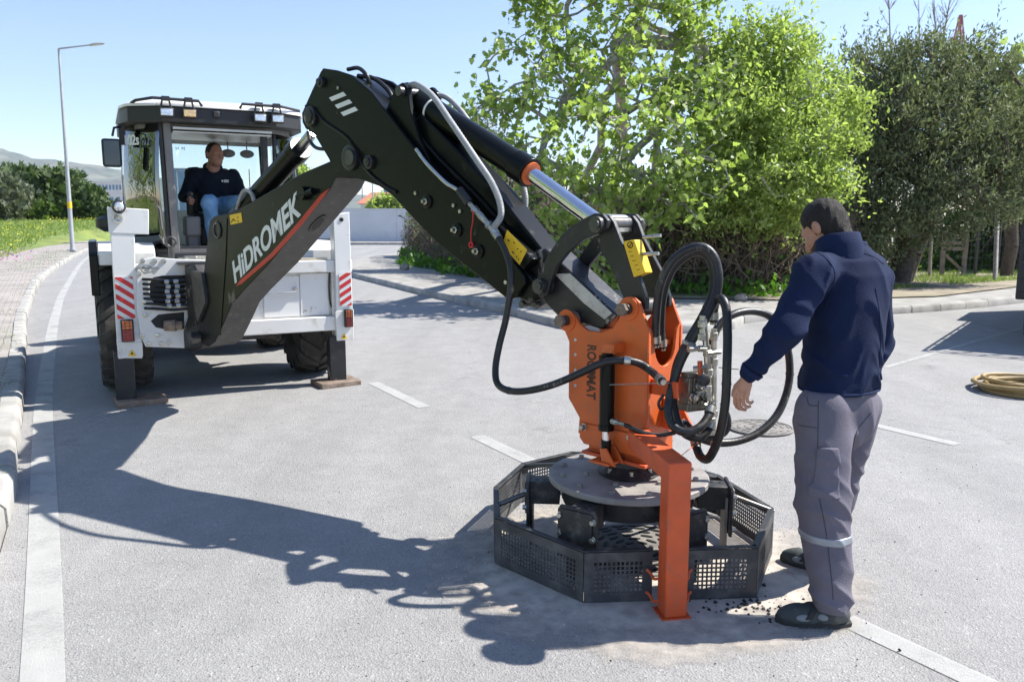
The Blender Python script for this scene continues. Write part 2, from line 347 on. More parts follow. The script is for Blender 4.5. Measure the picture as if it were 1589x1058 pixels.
def offset(pts, d):                                   # sideways shift of a polyline (left of travel = +)
    o = []
    for i in range(len(pts)):
        t = (pts[min(i+1, len(pts)-1)]-pts[max(i-1, 0)]).normalized(); o.append(pts[i]+Vector((-t.y, t.x, 0))*d)
    return o
def kerb(name, pts, side, h=.15, wd=.16, seg=.8):
    # stones laid one after another with open joints
    L_ = [0]
    for i in range(1, len(pts)): L_.append(L_[-1]+(pts[i]-pts[i-1]).length)
    def at(s):
        for i in range(1, len(pts)):
            if s <= L_[i] or i == len(pts)-1: return pts[i-1].lerp(pts[i], (s-L_[i-1])/(L_[i]-L_[i-1]))
    b = MB(); s = 0
    while s+seg < L_[-1]:
        a = at(s+.006); e = at(s+seg-.006); mid = at(s+seg/2); j = random.uniform(-.008, .008); hz = h+random.uniform(-.008, .008)
        t = (e-a).normalized(); n = Vector((-t.y, t.x, 0))*side
        prof = [(0+j, 0), (.004+j, hz-.035), (.03+j, hz-.006), (.045+j, hz), (wd, hz), (wd, -.05), (0+j, -.05)]
        vs = [a+n*p+Vector((0, 0, q)) for p, q in prof]+[e+n*p+Vector((0, 0, q)) for p, q in prof]; k = len(prof)
        b.add(vs, [tuple(range(k)) if side < 0 else tuple(range(k))[::-1], tuple(range(k, 2*k))[::-1] if side < 0 else tuple(range(k, 2*k))]+[((i+1) % k, i, k+i, k+(i+1) % k) if side > 0 else (i, (i+1) % k, k+(i+1) % k, k+i) for i in range(k)])
        s += seg
    return struct(b.build(name, M_CONC, smooth=40))
kerb('kerb_left', KLs, 1)
kerb('kerb_right', KRs, 1, h=.14)
inner = offset(KLs, .15)
pave_out = [p+Vector((-2.6, -1.2, 0)) for p in KLs]
sheet('pavement_left', [(p.x, p.y) for p in inner]+[(p.x, p.y) for p in pave_out[::-1]], .138, M_PAVE)
fld = [(p.x, p.y) for p in pave_out]+[(pave_out[-1].x-2, 120), (-220, 150), (-220, -20)]
sheet('meadow', fld, .12, M_FIELD)
def mz(y): return .12+1.9*min(1, max(0, (y-38)/50))**1.2          # the meadow climbs gently towards the trees
gy = [36+3.5*i for i in range(24)]; gx = [-220, -160, -120, -90, -70, -55, -45, -38]
b = MB(); vs = []
for y in gy:
    k = min(KLs, key=lambda p: abs(p.y-y)); e = k.x-3.4 if y < 70 else k.x-3.4-(y-70)*.1
    row = [x for x in gx]; row = [min(x, e-(8-i)*.5) for i, x in enumerate(row)]+[e]
    vs += [(x, y, (mz(y) if x < e else .05)+.02*math.sin(x)+.004) for x in row]
n_ = len(gx)+1; b.add(vs, [(i*n_+k, i*n_+k+1, (i+1)*n_+k+1, (i+1)*n_+k) for i in range(len(gy)-1) for k in range(n_-1)]); struct(b.build('meadow_slope', M_FIELD, smooth=180))
innr = offset(KRs, .15)
isl = [(p.x, p.y) for p in innr]+[(80, 40), (80, 75), (6, 60), (-1, 50), (-6.4, 40), (-6.6, 31), (-5.6, 25.6)]
sheet('pavement_right', isl, .128, M_GRAVEL)
sheet('verge', [(-5.3, 39), (-3.2, 30), (-1.3, 24.5), (1.2, 18.9), (2.9, 16.6), (5.5, 16.1), (9, 16.9), (12.5, 19.6), (22, 27.5), (80, 55), (80, 75), (6, 58), (0, 48)], .155, M_EARTH)

def stripe(b, a, e, wd, z=.004):
    t = (e-a).normalized(); n = Vector((-t.y, t.x, 0))*wd/2; U = Vector((0, 0, z)); b.add([a-n+U, e-n+U, e+n+U, a+n+U], [(0, 1, 2, 3)])
el = [Vector((.1, -.5, 0))]+[G(*q) for q in [(66, 1058), (68, 830), (67, 700), (68, 620), (76, 550), (86, 490), (103, 445), (132, 403)]]
d_ = (el[-1]-el[-2]).normalized(); el += [el[-1]+d_*10+Vector((.8, 0, 0)), el[-1]+d_*28+Vector((5, 0, 0))]
els = spline(el, 6); b = MB()
o1 = offset(els, .075); o2 = offset(els, -.075)
for i in range(len(els)-1): b.add([p+Vector((0, 0, .004)) for p in (o2[i], o2[i+1], o1[i+1], o1[i])], [(0, 1, 2, 3)])
struct(b.build('edge_line', M_PAINT, smooth=0))
b = MB()
for a, e in [((579, 594), (658, 632)), ((740, 677), (822, 716)), ((1312, 962), (1540, 1068))]: stripe(b, G(*a), G(*e), .125)
c0 = G(579, 594); dr = (G(658, 632)-c0).normalized()
for k in range(1, 9): stripe(b, c0-dr*(k*2.75)+Vector((.02*k*k, 0, 0)), c0-dr*(k*2.75+1.2)+Vector((.02*(k+.4)**2, 0, 0)), .125)
stripe(b, G(1345, 657), G(1485, 690), .11); stripe(b, G(1375, 570), G(1589, 508), .07)
struct(b.build('centre_line', M_PAINT, smooth=0))
# hills far beyond the field
def hills(name, pts, Y, depth, m, z0=-20):
    b = MB(); n = len(pts); rows = []
    rr = [AT(x, y, Y) for x, y in pts]; K = 7
    vs = []
    for j in range(K):
        f = j/(K-1)
        for i, p in enumerate(rr):
            q = (1-f)**1.3; z = z0+(p.z-z0)*(1-q)
            vs.append((p.x+random.uniform(-25, 25)*q, Y-depth*(1-f)+random.uniform(-60, 60)*(0 if j in (0, K-1) else 1), z+random.uniform(-9, 9)*(0 if j in (0, K-1) else 1)*(1-f)))
    fs = [(j*n+i, j*n+i+1, (j+1)*n+i+1, (j+1)*n+i) for j in range(K-1) for i in range(n-1)]
    b.add(vs, fs); return struct(b.build(name, m, smooth=180))
M_HILL = mat('hill_scrub', (.1, .12, .1), .95, var=.35, vs=.02, dirt=(.3, .27, .22), da=.35, ds=.006)
def dens(pts, k=5, a=1.2):
    o = []
    for i in range(len(pts)-1):
        for j in range(k):
            t = j/k; o.append((pts[i][0]*(1-t)+pts[i+1][0]*t, pts[i][1]*(1-t)+pts[i+1][1]*t+random.uniform(-a, a)))
    return o+[pts[-1]]
hills('hills', dens([(-500, 300), (-250, 235), (-120, 215), (-40, 226), (5, 232), (50, 245), (110, 251), (190, 264), (260, 278), (340, 288), (420, 296), (520, 300), (700, 312), (900, 330)]), 3400, 1500, M_HILL)
# ------------------------------------------------------------------ materials of machines
M_WHITE = mat('white_machine_paint', (.74, .74, .72), .32, var=.03, vs=3, dirt=(.42, .38, .31), da=.18, ds=5, coat=.3, chips=(.3, .2, .12), cs=40, ca=.35)
M_WHITED = mat('dusty_white_paint', (.7, .69, .66), .42, var=.05, vs=3, dirt=(.36, .29, .22), da=.3, ds=7)
M_BLACK = mat('black_machine_paint', (.005, .006, .0055), .28, var=.2, vs=4, spec=.2, dirt=(.05, .047, .04), da=.05, ds=9, chips=(.12, .115, .1), cs=26, ca=.42, bump=.05, bs=30)
M_BLACKW = mat('worn_black_steel', (.016, .016, .018), .4, var=.3, vs=6, dirt=(.12, .11, .1), da=.2, chips=(.25, .23, .2), cs=30, ca=.5, ds=12, bump=.15, bs=40)
M_RUB = mat('tyre_rubber', (.035, .033, .031), .8, var=.25, vs=5, dirt=(.12, .1, .08), da=.5, ds=8, bump=.3, bs=50)
M_HOSE = mat('hose_rubber', (.012, .012, .013), .42, var=.25, vs=8, dirt=(.09, .083, .075), da=.35, ds=10, bump=.12, bs=90, chips=(.13, .125, .115), cs=30, ca=.5)
M_GHOSE = mat('grey_spiral_hose', (.3, .31, .31), .45, var=.15, vs=40)
M_STEEL = mat('bright_steel', (.62, .62, .6), .28, metal=1, var=.15, vs=20)
M_CHROME = mat('chrome_rod', (.8, .8, .82), .12, metal=1, var=.04, vs=8)
M_ZINC = mat('zinc_fitting', (.5, .49, .44), .38, metal=1, var=.25, vs=30, dirt=(.2, .17, .12), da=.4, ds=25)
M_DKST = mat('dark_steel', (.1, .1, .1), .4, metal=.7, var=.3, vs=15, dirt=(.12, .08, .05), da=.4, ds=15)
M_RUST = mat('rusty_steel', (.22, .17, .13), .8, var=.4, vs=9, dirt=(.12, .055, .025), da=.6, ds=11, bump=.4, bs=50)
M_YEL = mat('yellow_plate', (.8, .5, .02), .45, var=.06, vs=10, dirt=(.35, .22, .03), da=.2, ds=14)
M_RED = mat('red_vinyl', (.55, .02, .025), .4, var=.05)
M_STRIPE = mat('orange_red_stripe', (.5, .022, .014), .4, var=.1, vs=3)
M_DECAL = mat('white_vinyl', (.72, .74, .72), .4, var=.05)
M_LENSA = mat('amber_lens', (.75, .16, .02), .15, coat=.5); M_LENSR = mat('red_lens', (.4, .01, .01), .15, coat=.5)
M_LENSW = mat('clear_lamp_lens', (.62, .64, .68), .12, metal=.6, var=.3, vs=60); M_LENSY = mat('warm_lamp_lens', (.75, .5, .25), .15, metal=.5, var=.3, vs=60)
M_PLAS = mat('black_plastic', (.022, .023, .025), .5, var=.1); M_GREY = mat('grey_plastic', (.16, .155, .15), .6, var=.1)
M_GLASS = glass_mat('clear_glass', (.9, .95, .94), .07); M_GLASSD = glass_mat('reflection_tinted_glass', (.26, .36, .3), .32)  # dark green tint stands in for tree reflections in the left quarter window
M_SEAT = mat('seat_fabric', (.03, .03, .033), .9, var=.2, vs=20)
M_INKSHADE = mat('ink_and_shade_black', (.01, .01, .01), .6)  # black for print and crumbs, also for shade painted into holes

# ------------------------------------------------------------------ backhoe loader
O = Vector((-2.78, 7.9, 0)); a_ = R(27.25); EX = Vector((math.cos(a_), math.sin(a_), 0)); EY = Vector((-math.sin(a_), math.cos(a_), 0)); UP = Vector((0, 0, 1))
MF = frame(O, EX, EY, UP)
BL = thing('backhoe_loader', 'white backhoe loader with black boom reaching over the road towards the orange cutter', 'backhoe loader', MF)
def ML(px, py, my):
    d = PLN(px, py, O+EY*my, EY)-O; return d.dot(EX), d.z
def RF(my): return frame(O+EY*my, EX, UP, -EY)        # rear-facing frame: x right, y up, z towards the rear
def rear(name, px, my, th, m, parent=BL, bevel=.006, mb=None):
    b = mb or MB(RF(my)); b.prism([ML(x, y, my) for x, y in px], -th, 0)
    return b.build(name, m, parent, bevel) if name else b
def mbox(b, x0, x1, y0, y1, z0, z1): return b.box(((x0+x1)/2, (y0+y1)/2, (z0+z1)/2), (x1-x0, y1-y0, z1-z0))

def clip(poly, x0, x1, y0, y1):
    for ax, v, sg in ((0, x0, 1), (0, x1, -1), (1, y0, 1), (1, y1, -1)):
        o = []
        for i in range(len(poly)):
            a, b = poly[i-1], poly[i]; ia = (a[ax]-v)*sg >= 0; ib = (b[ax]-v)*sg >= 0
            if ia != ib: t = (v-a[ax])/(b[ax]-a[ax]); o.append((a[0]+t*(b[0]-a[0]), a[1]+t*(b[1]-a[1])))
            if ib: o.append(b)
        poly = o
        if not poly: return []
    return poly
def keyhole(outer, hole):
    i, j = min(((i, j) for i in range(len(outer)) for j in range(len(hole))), key=lambda t: (outer[t[0]][0]-hole[t[1]][0])**2+(outer[t[0]][1]-hole[t[1]][1])**2)
    def area(P): return sum(P[k][0]*P[(k+1)%len(P)][1]-P[(k+1)%len(P)][0]*P[k][1] for k in range(len(P)))
    if area(outer)*area(hole) > 0: hole = hole[::-1]; j = len(hole)-1-j
    return outer[:i+1]+hole[j:]+hole[:j+1]+outer[i:]

# main frame and body
b = MB(MF)
mbox(b, -.42, .42, -.02, 4.1, .62, .98); mbox(b, -.35, .35, .2, 1.2, .5, .62)
b.build('chassis', M_BLACKW, BL, .01)
b = MB(MF)
mbox(b, -1.02, 1.2, -.10, .02, .585, .735); mbox(b, -1.02, 1.2, -.10, .02, 1.19, 1.315); mbox(b, -1.0, 1.16, -.03, .03, .735, 1.19)
mbox(b, .98, 1.13, -.08, 0, .735, 1.19)
b.build('rear_frame', M_WHITED, BL, .01)
b = MB(MF)
mbox(b, .30, .66, -.042, -.03, .75, 1.16); mbox(b, .664, .96, -.046, -.03, .75, 1.18); b.build('tool_locker_panel', M_WHITE, BL, .003)
b = MB(MF); b.tube([Vector((.35, -.07, .99)), Vector((.62, -.07, 1.0)), Vector((.63, -.03, 1.03))], .009); b.lathe([(.02, 0), (.02, .02)], 12, axis(Vector((.62, -.05, 1.03)), (0, -1, 0))); b.build('locker_latch', M_STEEL, BL)
b = MB(MF); b.tube(spline([(.975, -.06, 1.2), (.96, -.06, 1.05), (.97, -.06, .86), (1.02, -.07, .77), (1.07, -.11, .72)], 5), .008, 6); b.build('lamp_cable', M_HOSE, BL)
for sx, x0, x1 in ((-1, -1.15, -.66), (1, .66, 1.15)):
    b = MB(MF); P = [(.12, 1.30), (.12, 1.42), (.3, 1.5), (1.35, 1.5), (1.62, 1.3), (1.62, 1.22), (1.3, 1.44), (.35, 1.44), (.2, 1.3)]
    b.prism([(y, z) for y, z in P], min(x0, x1), max(x0, x1), Matrix(((0, 0, 1, 0), (1, 0, 0, 0), (0, 1, 0, 0), (0, 0, 0, 1))))
    b.build('rear_fender', M_WHITE, BL, .012)
    b = MB(MF); P = [(.1, 1.02), (.1, 1.4), (.3, 1.52), (1.4, 1.52), (1.7, 1.2), (1.66, 1.16), (1.36, 1.46), (.34, 1.46), (.16, 1.36), (.16, 1.02)]
    xx = sorted((sx*1.152, sx*1.225)); b.prism(P, xx[0], xx[1], Matrix(((0, 0, 1, 0), (1, 0, 0, 0), (0, 1, 0, 0), (0, 0, 0, 1))))
    b.build('fender_flare', M_BLACK, BL, .01)
# white side tank, hood, front
b = MB(MF); P = [(2.0, 1.0), (2.0, 1.85), (3.2, 1.72), (4.0, 1.5), (4.05, 1.0)]
b.prism(P, -.44, .44, Matrix(((0, 0, 1, 0), (1, 0, 0, 0), (0, 1, 0, 0), (0, 0, 0, 1)))); b.build('engine_hood', M_WHITE, BL, .04)
b = MB(MF); b.tube([(.2, 2.3, 1.75), (.2, 2.3, 2.62), (.2, 2.24, 2.72)], .035, 14); b.build('exhaust_pipe', M_DKST, BL)
b = MB(MF); mbox(b, -.44, .44, 4.05, 4.12, 1.0, 1.45); b.build('grille', M_BLACK, BL, .01)
for s in (-1, 1):
    b = MB(MF); P = [(2.2, 1.35), (2.35, 1.5), (3.4, 1.2), (4.2, .62), (4.4, .35), (4.2, .28), (3.9, .6), (3.2, 1.02)]
    xx = sorted((s*.56, s*.64)); b.prism(P, xx[0], xx[1], Matrix(((0, 0, 1, 0), (1, 0, 0, 0), (0, 1, 0, 0), (0, 0, 0, 1)))); b.build('loader_arm', M_BLACK, BL, .01)
b = MB(MF); P = [(4.3, .9), (4.28, .1), (4.9, .08), (5.2, .14), (4.95, .13), (4.4, .2), (4.36, .86), (4.55, 1.02), (4.4, 1.04)]
b.prism(P, -1.2, 1.2, Matrix(((0, 0, 1, 0), (1, 0, 0, 0), (0, 1, 0, 0), (0, 0, 0, 1))))
for s in (-1, 1): xx = sorted((s*1.2, s*1.235)); b.prism([(4.28, .08), (4.27, .95), (4.55, 1.05), (5.15, .15), (5.15, .06)], xx[0], xx[1], Matrix(((0, 0, 1, 0), (1, 0, 0, 0), (0, 1, 0, 0), (0, 0, 0, 1))))
b.build('front_bucket', M_BLACKW, BL, .01)
b = MB(MF); b.tube([(-1.0, .78, .62), (1.0, .78, .62)], .1, 14); b.tube([(-1.0, 2.98, .62), (1.0, 2.98, .62)], .09, 14); b.lathe([(.16, -.16), (.22, 0), (.16, .16)], 16, axis(Vector((0, .78, .62)), (1, 0, 0))); b.build('axles', M_DKST, BL)
# wheels
def wheel(x, y, s, R_=.66, W=.46):
    T = MF @ Matrix.Translation((x, y, R_)) @ Matrix.Rotation(R(90)*s, 4, 'Y'); h = W/2
    w_ = MB(T); w_.lathe([(.33, -h*.72), (.36, -h*.85), (.5, -h), (R_-.08, -h*.96), (R_-.035, -h*.75), (R_-.03, 0), (R_-.035, h*.75), (R_-.08, h*.96), (.5, h), (.36, h*.85), (.33, h*.72)], 48)
    N = 20
    for k in range(N):
        for q in (-1, 1):
            a = 2*math.pi*(k+(.5 if q > 0 else 0))/N; vs = []
            for (zz, da, r) in ((.01, .0, R_), (h*.55, -.16, R_-.002), (h*1.0, -.26, R_-.05), (h*1.04, -.28, R_-.12)):
                for dd in (-.055, .055):
                    for rr in (r-.06, r): ang = a+da+dd; vs.append((rr*math.cos(ang), rr*math.sin(ang), q*zz))
            fs = []
            for i in range(3):
                p = i*4; e = p+4
                fs += [(p+1, p+3, e+3, e+1), (p+0, p+1, e+1, e+0), (p+3, p+2, e+2, e+3)]
            fs += [(0, 2, 3, 1), (12, 13, 15, 14)]
            w_.add(vs, fs if q > 0 else [f[::-1] for f in fs])
    t = w_.build('wheel', M_RUB, BL, 0, 35)
    r = MB(T); r.lathe([(.34, -h*.7), (.3, -h*.6), (.29, h*.2), (.2, h*.3), (.1, h*.3), (.1, h*.62), (.0, h*.62)], 32); r.lathe([(.345, h*.72), (.3, h*.6), (.29, h*.2)], 32)
    for k in range(8): r.lathe([(.015, h*.3), (.015, h*.4)], 6, Matrix.Translation((.15*math.cos(k*math.pi/4), .15*math.sin(k*math.pi/4), 0)))
    r.build('rim', M_WHITED, t)
for x, y, s in ((-.96, .80, -1), (.96, .86, 1), (-.95, 2.98, -1), (.95, 2.98, 1)): wheel(x, y, s)
# outriggers
for L_ in (1, 0):
    my = -.12
    if L_:
        oc = [(169, 326), (208, 326), (210, 420), (217, 424), (221, 556), (183, 556), (176, 440)]
    else:
        oc = [(517, 335), (542, 329), (549, 526), (523, 528), (520, 410)]
    col = rear('outrigger_column', oc, my, .17, M_WHITE)
    if L_:
        rear('column_cap', [(166, 321), (231, 325), (231, 364), (169, 362)], -.125, .2, M_WHITE, col)
        rear('column_foot', [(181, 530), (221, 531), (222, 553), (184, 557)], -.126, .18, M_WHITED, col)
    else:
        rear('column_foot', [(520, 483), (549, 480), (549, 527), (523, 529)], -.126, .18, M_WHITED, col)
    cx = -1.0 if L_ else 1.02
    lg = MB(MF); mbox(lg, cx-.085, cx+.085, -.105, .035, .05, .52); lg.build('outrigger_leg', M_BLACKW, BL, .008)
    pd = MB(MF @ Matrix.Translation((cx+(.12 if L_ else -.02), -.05, .03)) @ Matrix.Rotation(R(6 if L_ else 8), 4, 'Z')); pd.box((0, 0, 0), (.44, .32, .05)); pd.box((0, -.15, -.005), (.44, .03, .06)); pd.box((0, .15, -.005), (.44, .03, .06))
    pd.build('outrigger_pad', M_RUST, BL, .01)
    # chevron board
    bd = [(178, 430), (206, 430), (208, 494), (182, 494)] if L_ else [(526, 424), (544, 423), (546, 473), (528, 475)]
    P = [ML(x, y, -.13) for x, y in bd]; x0 = min(p[0] for p in P); x1 = max(p[0] for p in P); z0 = min(p[1] for p in P); z1 = max(p[1] for p in P)
    bb = MB(RF(-.124)); bb.box(((x0+x1)/2, (z0+z1)/2, .003), (x1-x0, z1-z0, .005)); ch = bb.build('chevron_board', M_DECAL, BL)
    bb = MB(RF(-.131)); sp = (z1-z0)/4.1; wd = sp*.52; dx = x1-x0; sl_ = dx*.62 if not L_ else -dx*.75
    for k in range(-1, 6):
        zz = z0+k*sp; q = clip([(x0-.001, zz), (x1+.001, zz+sl_), (x1+.001, zz+sl_+wd), (x0-.001, zz+wd)], x0+.002, x1-.002, z0+.002, z1-.002)
        if len(q) > 2: bb.prism(q, 0, .002)
    bb.build('red_stripes', M_RED, ch)
    # tail lamp with lens grid
    tl = [(188, 497), (207, 497), (208, 530), (189, 530)] if L_ else [(535, 481), (548, 480), (548, 507), (536, 508)]
    P = [ML(x, y, -.17) for x, y in tl]; x0 = min(p[0] for p in P); x1 = max(p[0] for p in P); z0 = min(p[1] for p in P); z1 = max(p[1] for p in P)
    bb = MB(RF(-.124)); bb.box(((x0+x1)/2, (z0+z1)/2, .022), (x1-x0, z1-z0, .045)); lm = bb.build('tail_lamp', M_PLAS, BL, .006)
    zm = z0+(z1-z0)*.55
    bb = MB(RF(-.17)); bb.box(((x0+x1)/2, (zm+z1)/2-.004, .002), (x1-x0-.028, z1-zm-.014, .008)); bb.build('amber_lens', M_LENSA, lm)
    bb = MB(RF(-.17)); bb.box(((x0+x1)/2, (zm+z0)/2+.004, .002), (x1-x0-.028, zm-z0-.014, .008)); bb.build('red_lens', M_LENSR, lm)
    bb = MB(RF(-.178))
    for k in range(1, 3): bb.box((x0+(x1-x0)*k/3, (z0+z1)/2, .001), (.004, z1-z0-.02, .006))
    for k in range(1, 7): bb.box(((x0+x1)/2, z0+(z1-z0)*k/7, .0008), (x1-x0-.02, .004, .004))
    bb.build('lens_guard', M_PLAS, lm)
    tp = (205, 548) if L_ else (534, 522); p = ML(*tp, -.13); q = .036
    bb = MB(RF(-.13)); bb.prism([(p[0]-q, p[1]-q*.7), (p[0]+q, p[1]-q*.7), (p[0], p[1]+q)], 0, .002); st = bb.build('warning_triangle', M_YEL, BL)
    bb = MB(RF(-.133)); bb.prism([(p[0]-q*.4, p[1]-q*.3), (p[0]+q*.3, p[1]-q*.3), (p[0], p[1]+q*.4)], 0, .001); bb.build('pictogram', M_INKSHADE, st)
# rear camera and lamp on the left column
p = ML(181, 326, -.15); bb = MB(RF(-.12)); bb.lathe([(.055, -.02), (.06, .02), (.05, .045), (0, .05)], 18, Matrix.Translation((p[0]+.02, p[1]+.03, 0))); lc = bb.build('column_lamp', M_PLAS, BL)
bb = MB(RF(-.17)); bb.lathe([(.042, 0), (.03, .01), (0, .012)], 16, Matrix.Translation((p[0]+.02, p[1]+.03, 0))); bb.build('lens', M_LENSW, lc)
p = ML(182, 339, -.13); bb = MB(RF(-.125)); bb.lathe([(.045, 0), (.045, .03), (.028, .03), (.024, .015), (0, .01)], 20, Matrix.Translation((p[0], p[1], 0))); bb.build('socket_cap', M_ZINC, BL)
p = ML(530, 341, -.13); bb = MB(RF(-.12)); bb.lathe([(.022, 0), (.022, .006), (.016, .006), (0, .001)], 16, Matrix.Translation((p[0], p[1], 0))); bb.build('column_hole', M_INKSHADE, BL)  # black disc, the shade of the hole put into its colour

# side-shift carriage and king post
my = -.16
outer = [(213, 412), (221, 403), (240, 399), (268, 402), (322, 404), (322, 428), (292, 432), (292, 500), (286, 540), (226, 538), (218, 520), (212, 480)]
h1 = [(232, 440), (238, 431), (252, 428), (288, 427), (289, 470), (262, 476), (244, 474), (233, 464)]
h2 = [(246, 488), (286, 484), (286, 510), (262, 512), (242, 508), (234, 498)]
o_ = [ML(x, y, my) for x, y in outer]; a1 = [ML(x, y, my) for x, y in h1]; a2 = [ML(x, y, my) for x, y in h2]
b = MB(RF(my)); b.prism(keyhole(keyhole(o_, a1), a2), -.05, 0); car = b.build('side_shift_carriage', M_WHITED, BL, .004)
for x, y in [(221, 405), (240, 405), (254, 405), (224, 468), (225, 489), (220, 521), (231, 533), (250, 533), (262, 532), (244, 520), (215, 425)]:
    p = ML(x, y, my); bb = MB(RF(my)); bb.lathe([(.024, 0), (.024, .006), (.017, .007), (.017, .02), (0, .022)], 10, Matrix.Translation((p[0], p[1], 0))); bb.build('bolt', M_ZINC, car)
p = ML(228, 417, my-.03); bb = MB(RF(my)); th = [Vector((p[0]+.05*math.cos(t), p[1]+.035*math.sin(t), .04)) for t in np.linspace(0, 2*math.pi, 20)]; bb.tube(th, .008, 6, False)
bb.tube([Vector((p[0]-.09, p[1]+.01, .02)), Vector((p[0]+.1, p[1]+.005, .05))], .01, 8); bb.build('carriage_lock_pin', M_ZINC, car)
b = MB(MF); mbox(b, -.78, -.3, -.155, -.105, .56, 1.3); b.build('valve_recess_shade', M_INKSHADE, BL)  # solid black block painted as the shade behind the hoses
b = MB(MF)
for k in range(7):
    z = 1.17-k*.045; b.tube(spline([(-.8, -.16, z+.01), (-.66, -.2, z), (-.55, -.23, z-.01), (-.42, -.24, z+.012*math.sin(k))], 4), .013, 8)
b.build('valve_hoses', M_HOSE, BL)
b = MB(MF)
for k in range(6):
    for x in (-.6, -.52): b.lathe([(.02, -.02), (.022, 0), (.02, .02)], 6, axis(Vector((x+.01*(k % 2), -.235, 1.155-k*.045)), (1, 0, 0)))
b.build('hose_couplers', M_ZINC, BL)
b = MB(MF); b.lathe([(.05, -.08), (.055, .02), (.04, .02), (.04, .08), (0, .08)], 14, axis(Vector((-.56, -.2, .74)), (1, -.3, 0))); b.build('clamp_cylinder', M_RUST, BL)
b = MB(MF); b.tube([(-.6, -.12, 1.28), (-.38, -.12, 1.28)], .04, 12); mbox(b, -.5, -.22, -.3, -.1, 1.31, 1.335); b.build('carriage_top_plate', M_DKST, BL, .004)

# ------------------------------------------------------------------ boom plane
K = Vector((-3.15, 7.70, 0)); T_ = Vector((.62, 4.05, 0)); BD = (T_-K).normalized(); BN = BD.cross(UP)     # BN points towards the photographer's side
def BF(off=0.0): return frame(K+BN*off, BD, UP, BN)
def S(px, py, off=0.0):
    d = PLN(px, py, K+BN*off, BN)-K; return d.dot(BD), d.z
def plate(b, px, off0, off1, ref=None):               # outline measured on the near face
    b.prism([S(x, y, off1 if ref is None else ref) for x, y in px], off0, off1); return b
def bmb(): return MB(BF())
def SP(px, py, off): s, z = S(px, py, off); return Vector((s, z, off))
def pin(b, px, py, off0, off1, r, ref=None, n=18, cap=.02):
    s, z = S(px, py, off1 if ref is None else ref)
    b.lathe([(r, off0-cap), (r, off1+cap)], n, Matrix.Translation((s, z, 0))); return b
# king post
b = bmb(); plate(b, [(286, 412), (300, 410), (308, 425), (311, 470), (303, 500), (316, 525), (312, 540), (296, 545), (280, 536), (284, 515), (291, 492), (287, 440)], -.1, .1)
b.build('king_post', M_BLACKW, BL, .01)
b = bmb(); plate(b, [(296, 420), (312, 424), (318, 470), (306, 500), (300, 470)], .1, .16); pin(b, 306, 435, -.12, .14, .035); pin(b, 298, 524, -.16, .17, .055); pin(b, 298, 524, -.19, .2, .03); b.build('king_post_pin', M_DKST, BL, .004)
def _low(b, f):                                       # does this side face look down or forwards-down?
    p = [Vector(b.v[i]) for i in f]; n = (p[1]-p[0]).cross(p[2]-p[1]).normalized(); return n.z < -.25
# boom
bo = [(314, 534), (306, 512), (325, 343), (331, 336), (361, 329), (470, 268), (512, 250), (535, 240), (556, 243), (566, 262), (560, 278), (521, 276), (512, 294), (417, 410), (377, 452), (360, 472), (348, 500), (334, 530), (324, 538)]
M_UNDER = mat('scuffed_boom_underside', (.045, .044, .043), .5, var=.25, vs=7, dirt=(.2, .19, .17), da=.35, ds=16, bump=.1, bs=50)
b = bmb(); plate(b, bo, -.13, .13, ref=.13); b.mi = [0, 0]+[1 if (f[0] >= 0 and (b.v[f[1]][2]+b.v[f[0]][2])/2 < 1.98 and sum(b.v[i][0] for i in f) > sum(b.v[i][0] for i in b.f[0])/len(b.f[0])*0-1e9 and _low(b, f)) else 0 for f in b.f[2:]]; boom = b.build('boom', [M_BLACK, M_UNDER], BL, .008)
b = bmb(); plate(b, [(349, 340), (352, 339), (350, 400), (342, 520), (338, 520), (346, 400)], .1305, .136); b.build('weld_seam', M_BLACK, boom, .002)
b = bmb(); q = S(337, 357, .13); b.lathe([(.075, .128), (.075, .14), (.055, .143), (.05, .132), (0, .131)], 8, Matrix.Translation((q[0]+.01, q[1]+.0, 0))); b.build('lifting_boss', M_BLACKW, boom)
b = bmb(); pin(b, 470, 300, .1, .15, .05); b.tube([SP(462, 306, .15), SP(486, 296, .15)], .022, 10); b.build('boom_lock', M_BLACK, boom)
b = bmb(); s0 = S(489, 345, -.0); dd = Vector((S(512, 294, 0)[0]-S(417, 410, 0)[0], S(512, 294, 0)[1]-S(417, 410, 0)[1])).normalized(); 
t0 = S(465, 352, .13)
nn = Vector((dd.y, -dd.x, 0)); ctr = Vector((t0[0], t0[1], 0))+nn*.0+Vector((0, 0, 0))
# boss under the boom; its opening is a black oval painted as shade
pu = S(461, 354, .13); base = Vector((pu[0]+dd.x*.0, pu[1]+dd.y*.0, 0)); e0 = S(417, 410, .13)
tt = (Vector((pu[0]-e0[0], pu[1]-e0[1])).dot(dd)); base = Vector((e0[0]+dd.x*(tt+.08), e0[1]+dd.y*(tt+.08), 0))+nn*.002
TU = Matrix(((dd.x, 0, nn.x, base.x), (dd.y, 0, nn.y, base.y), (0, -1, 0, 0), (0, 0, 0, 1))) if True else None
b.prism([(.13*math.cos(t)*(.9), .045*math.sin(t)) for t in np.linspace(0, 2*math.pi, 25)[:-1]], -.004, .006, TU); b.build('underside_boss', M_BLACKW, boom)
b = bmb(); b.prism([(.10*math.cos(t)*(.9), .03*math.sin(t)) for t in np.linspace(0, 2*math.pi, 25)[:-1]], .0062, .0075, TU); b.build('underside_hole', M_INKSHADE, boom)
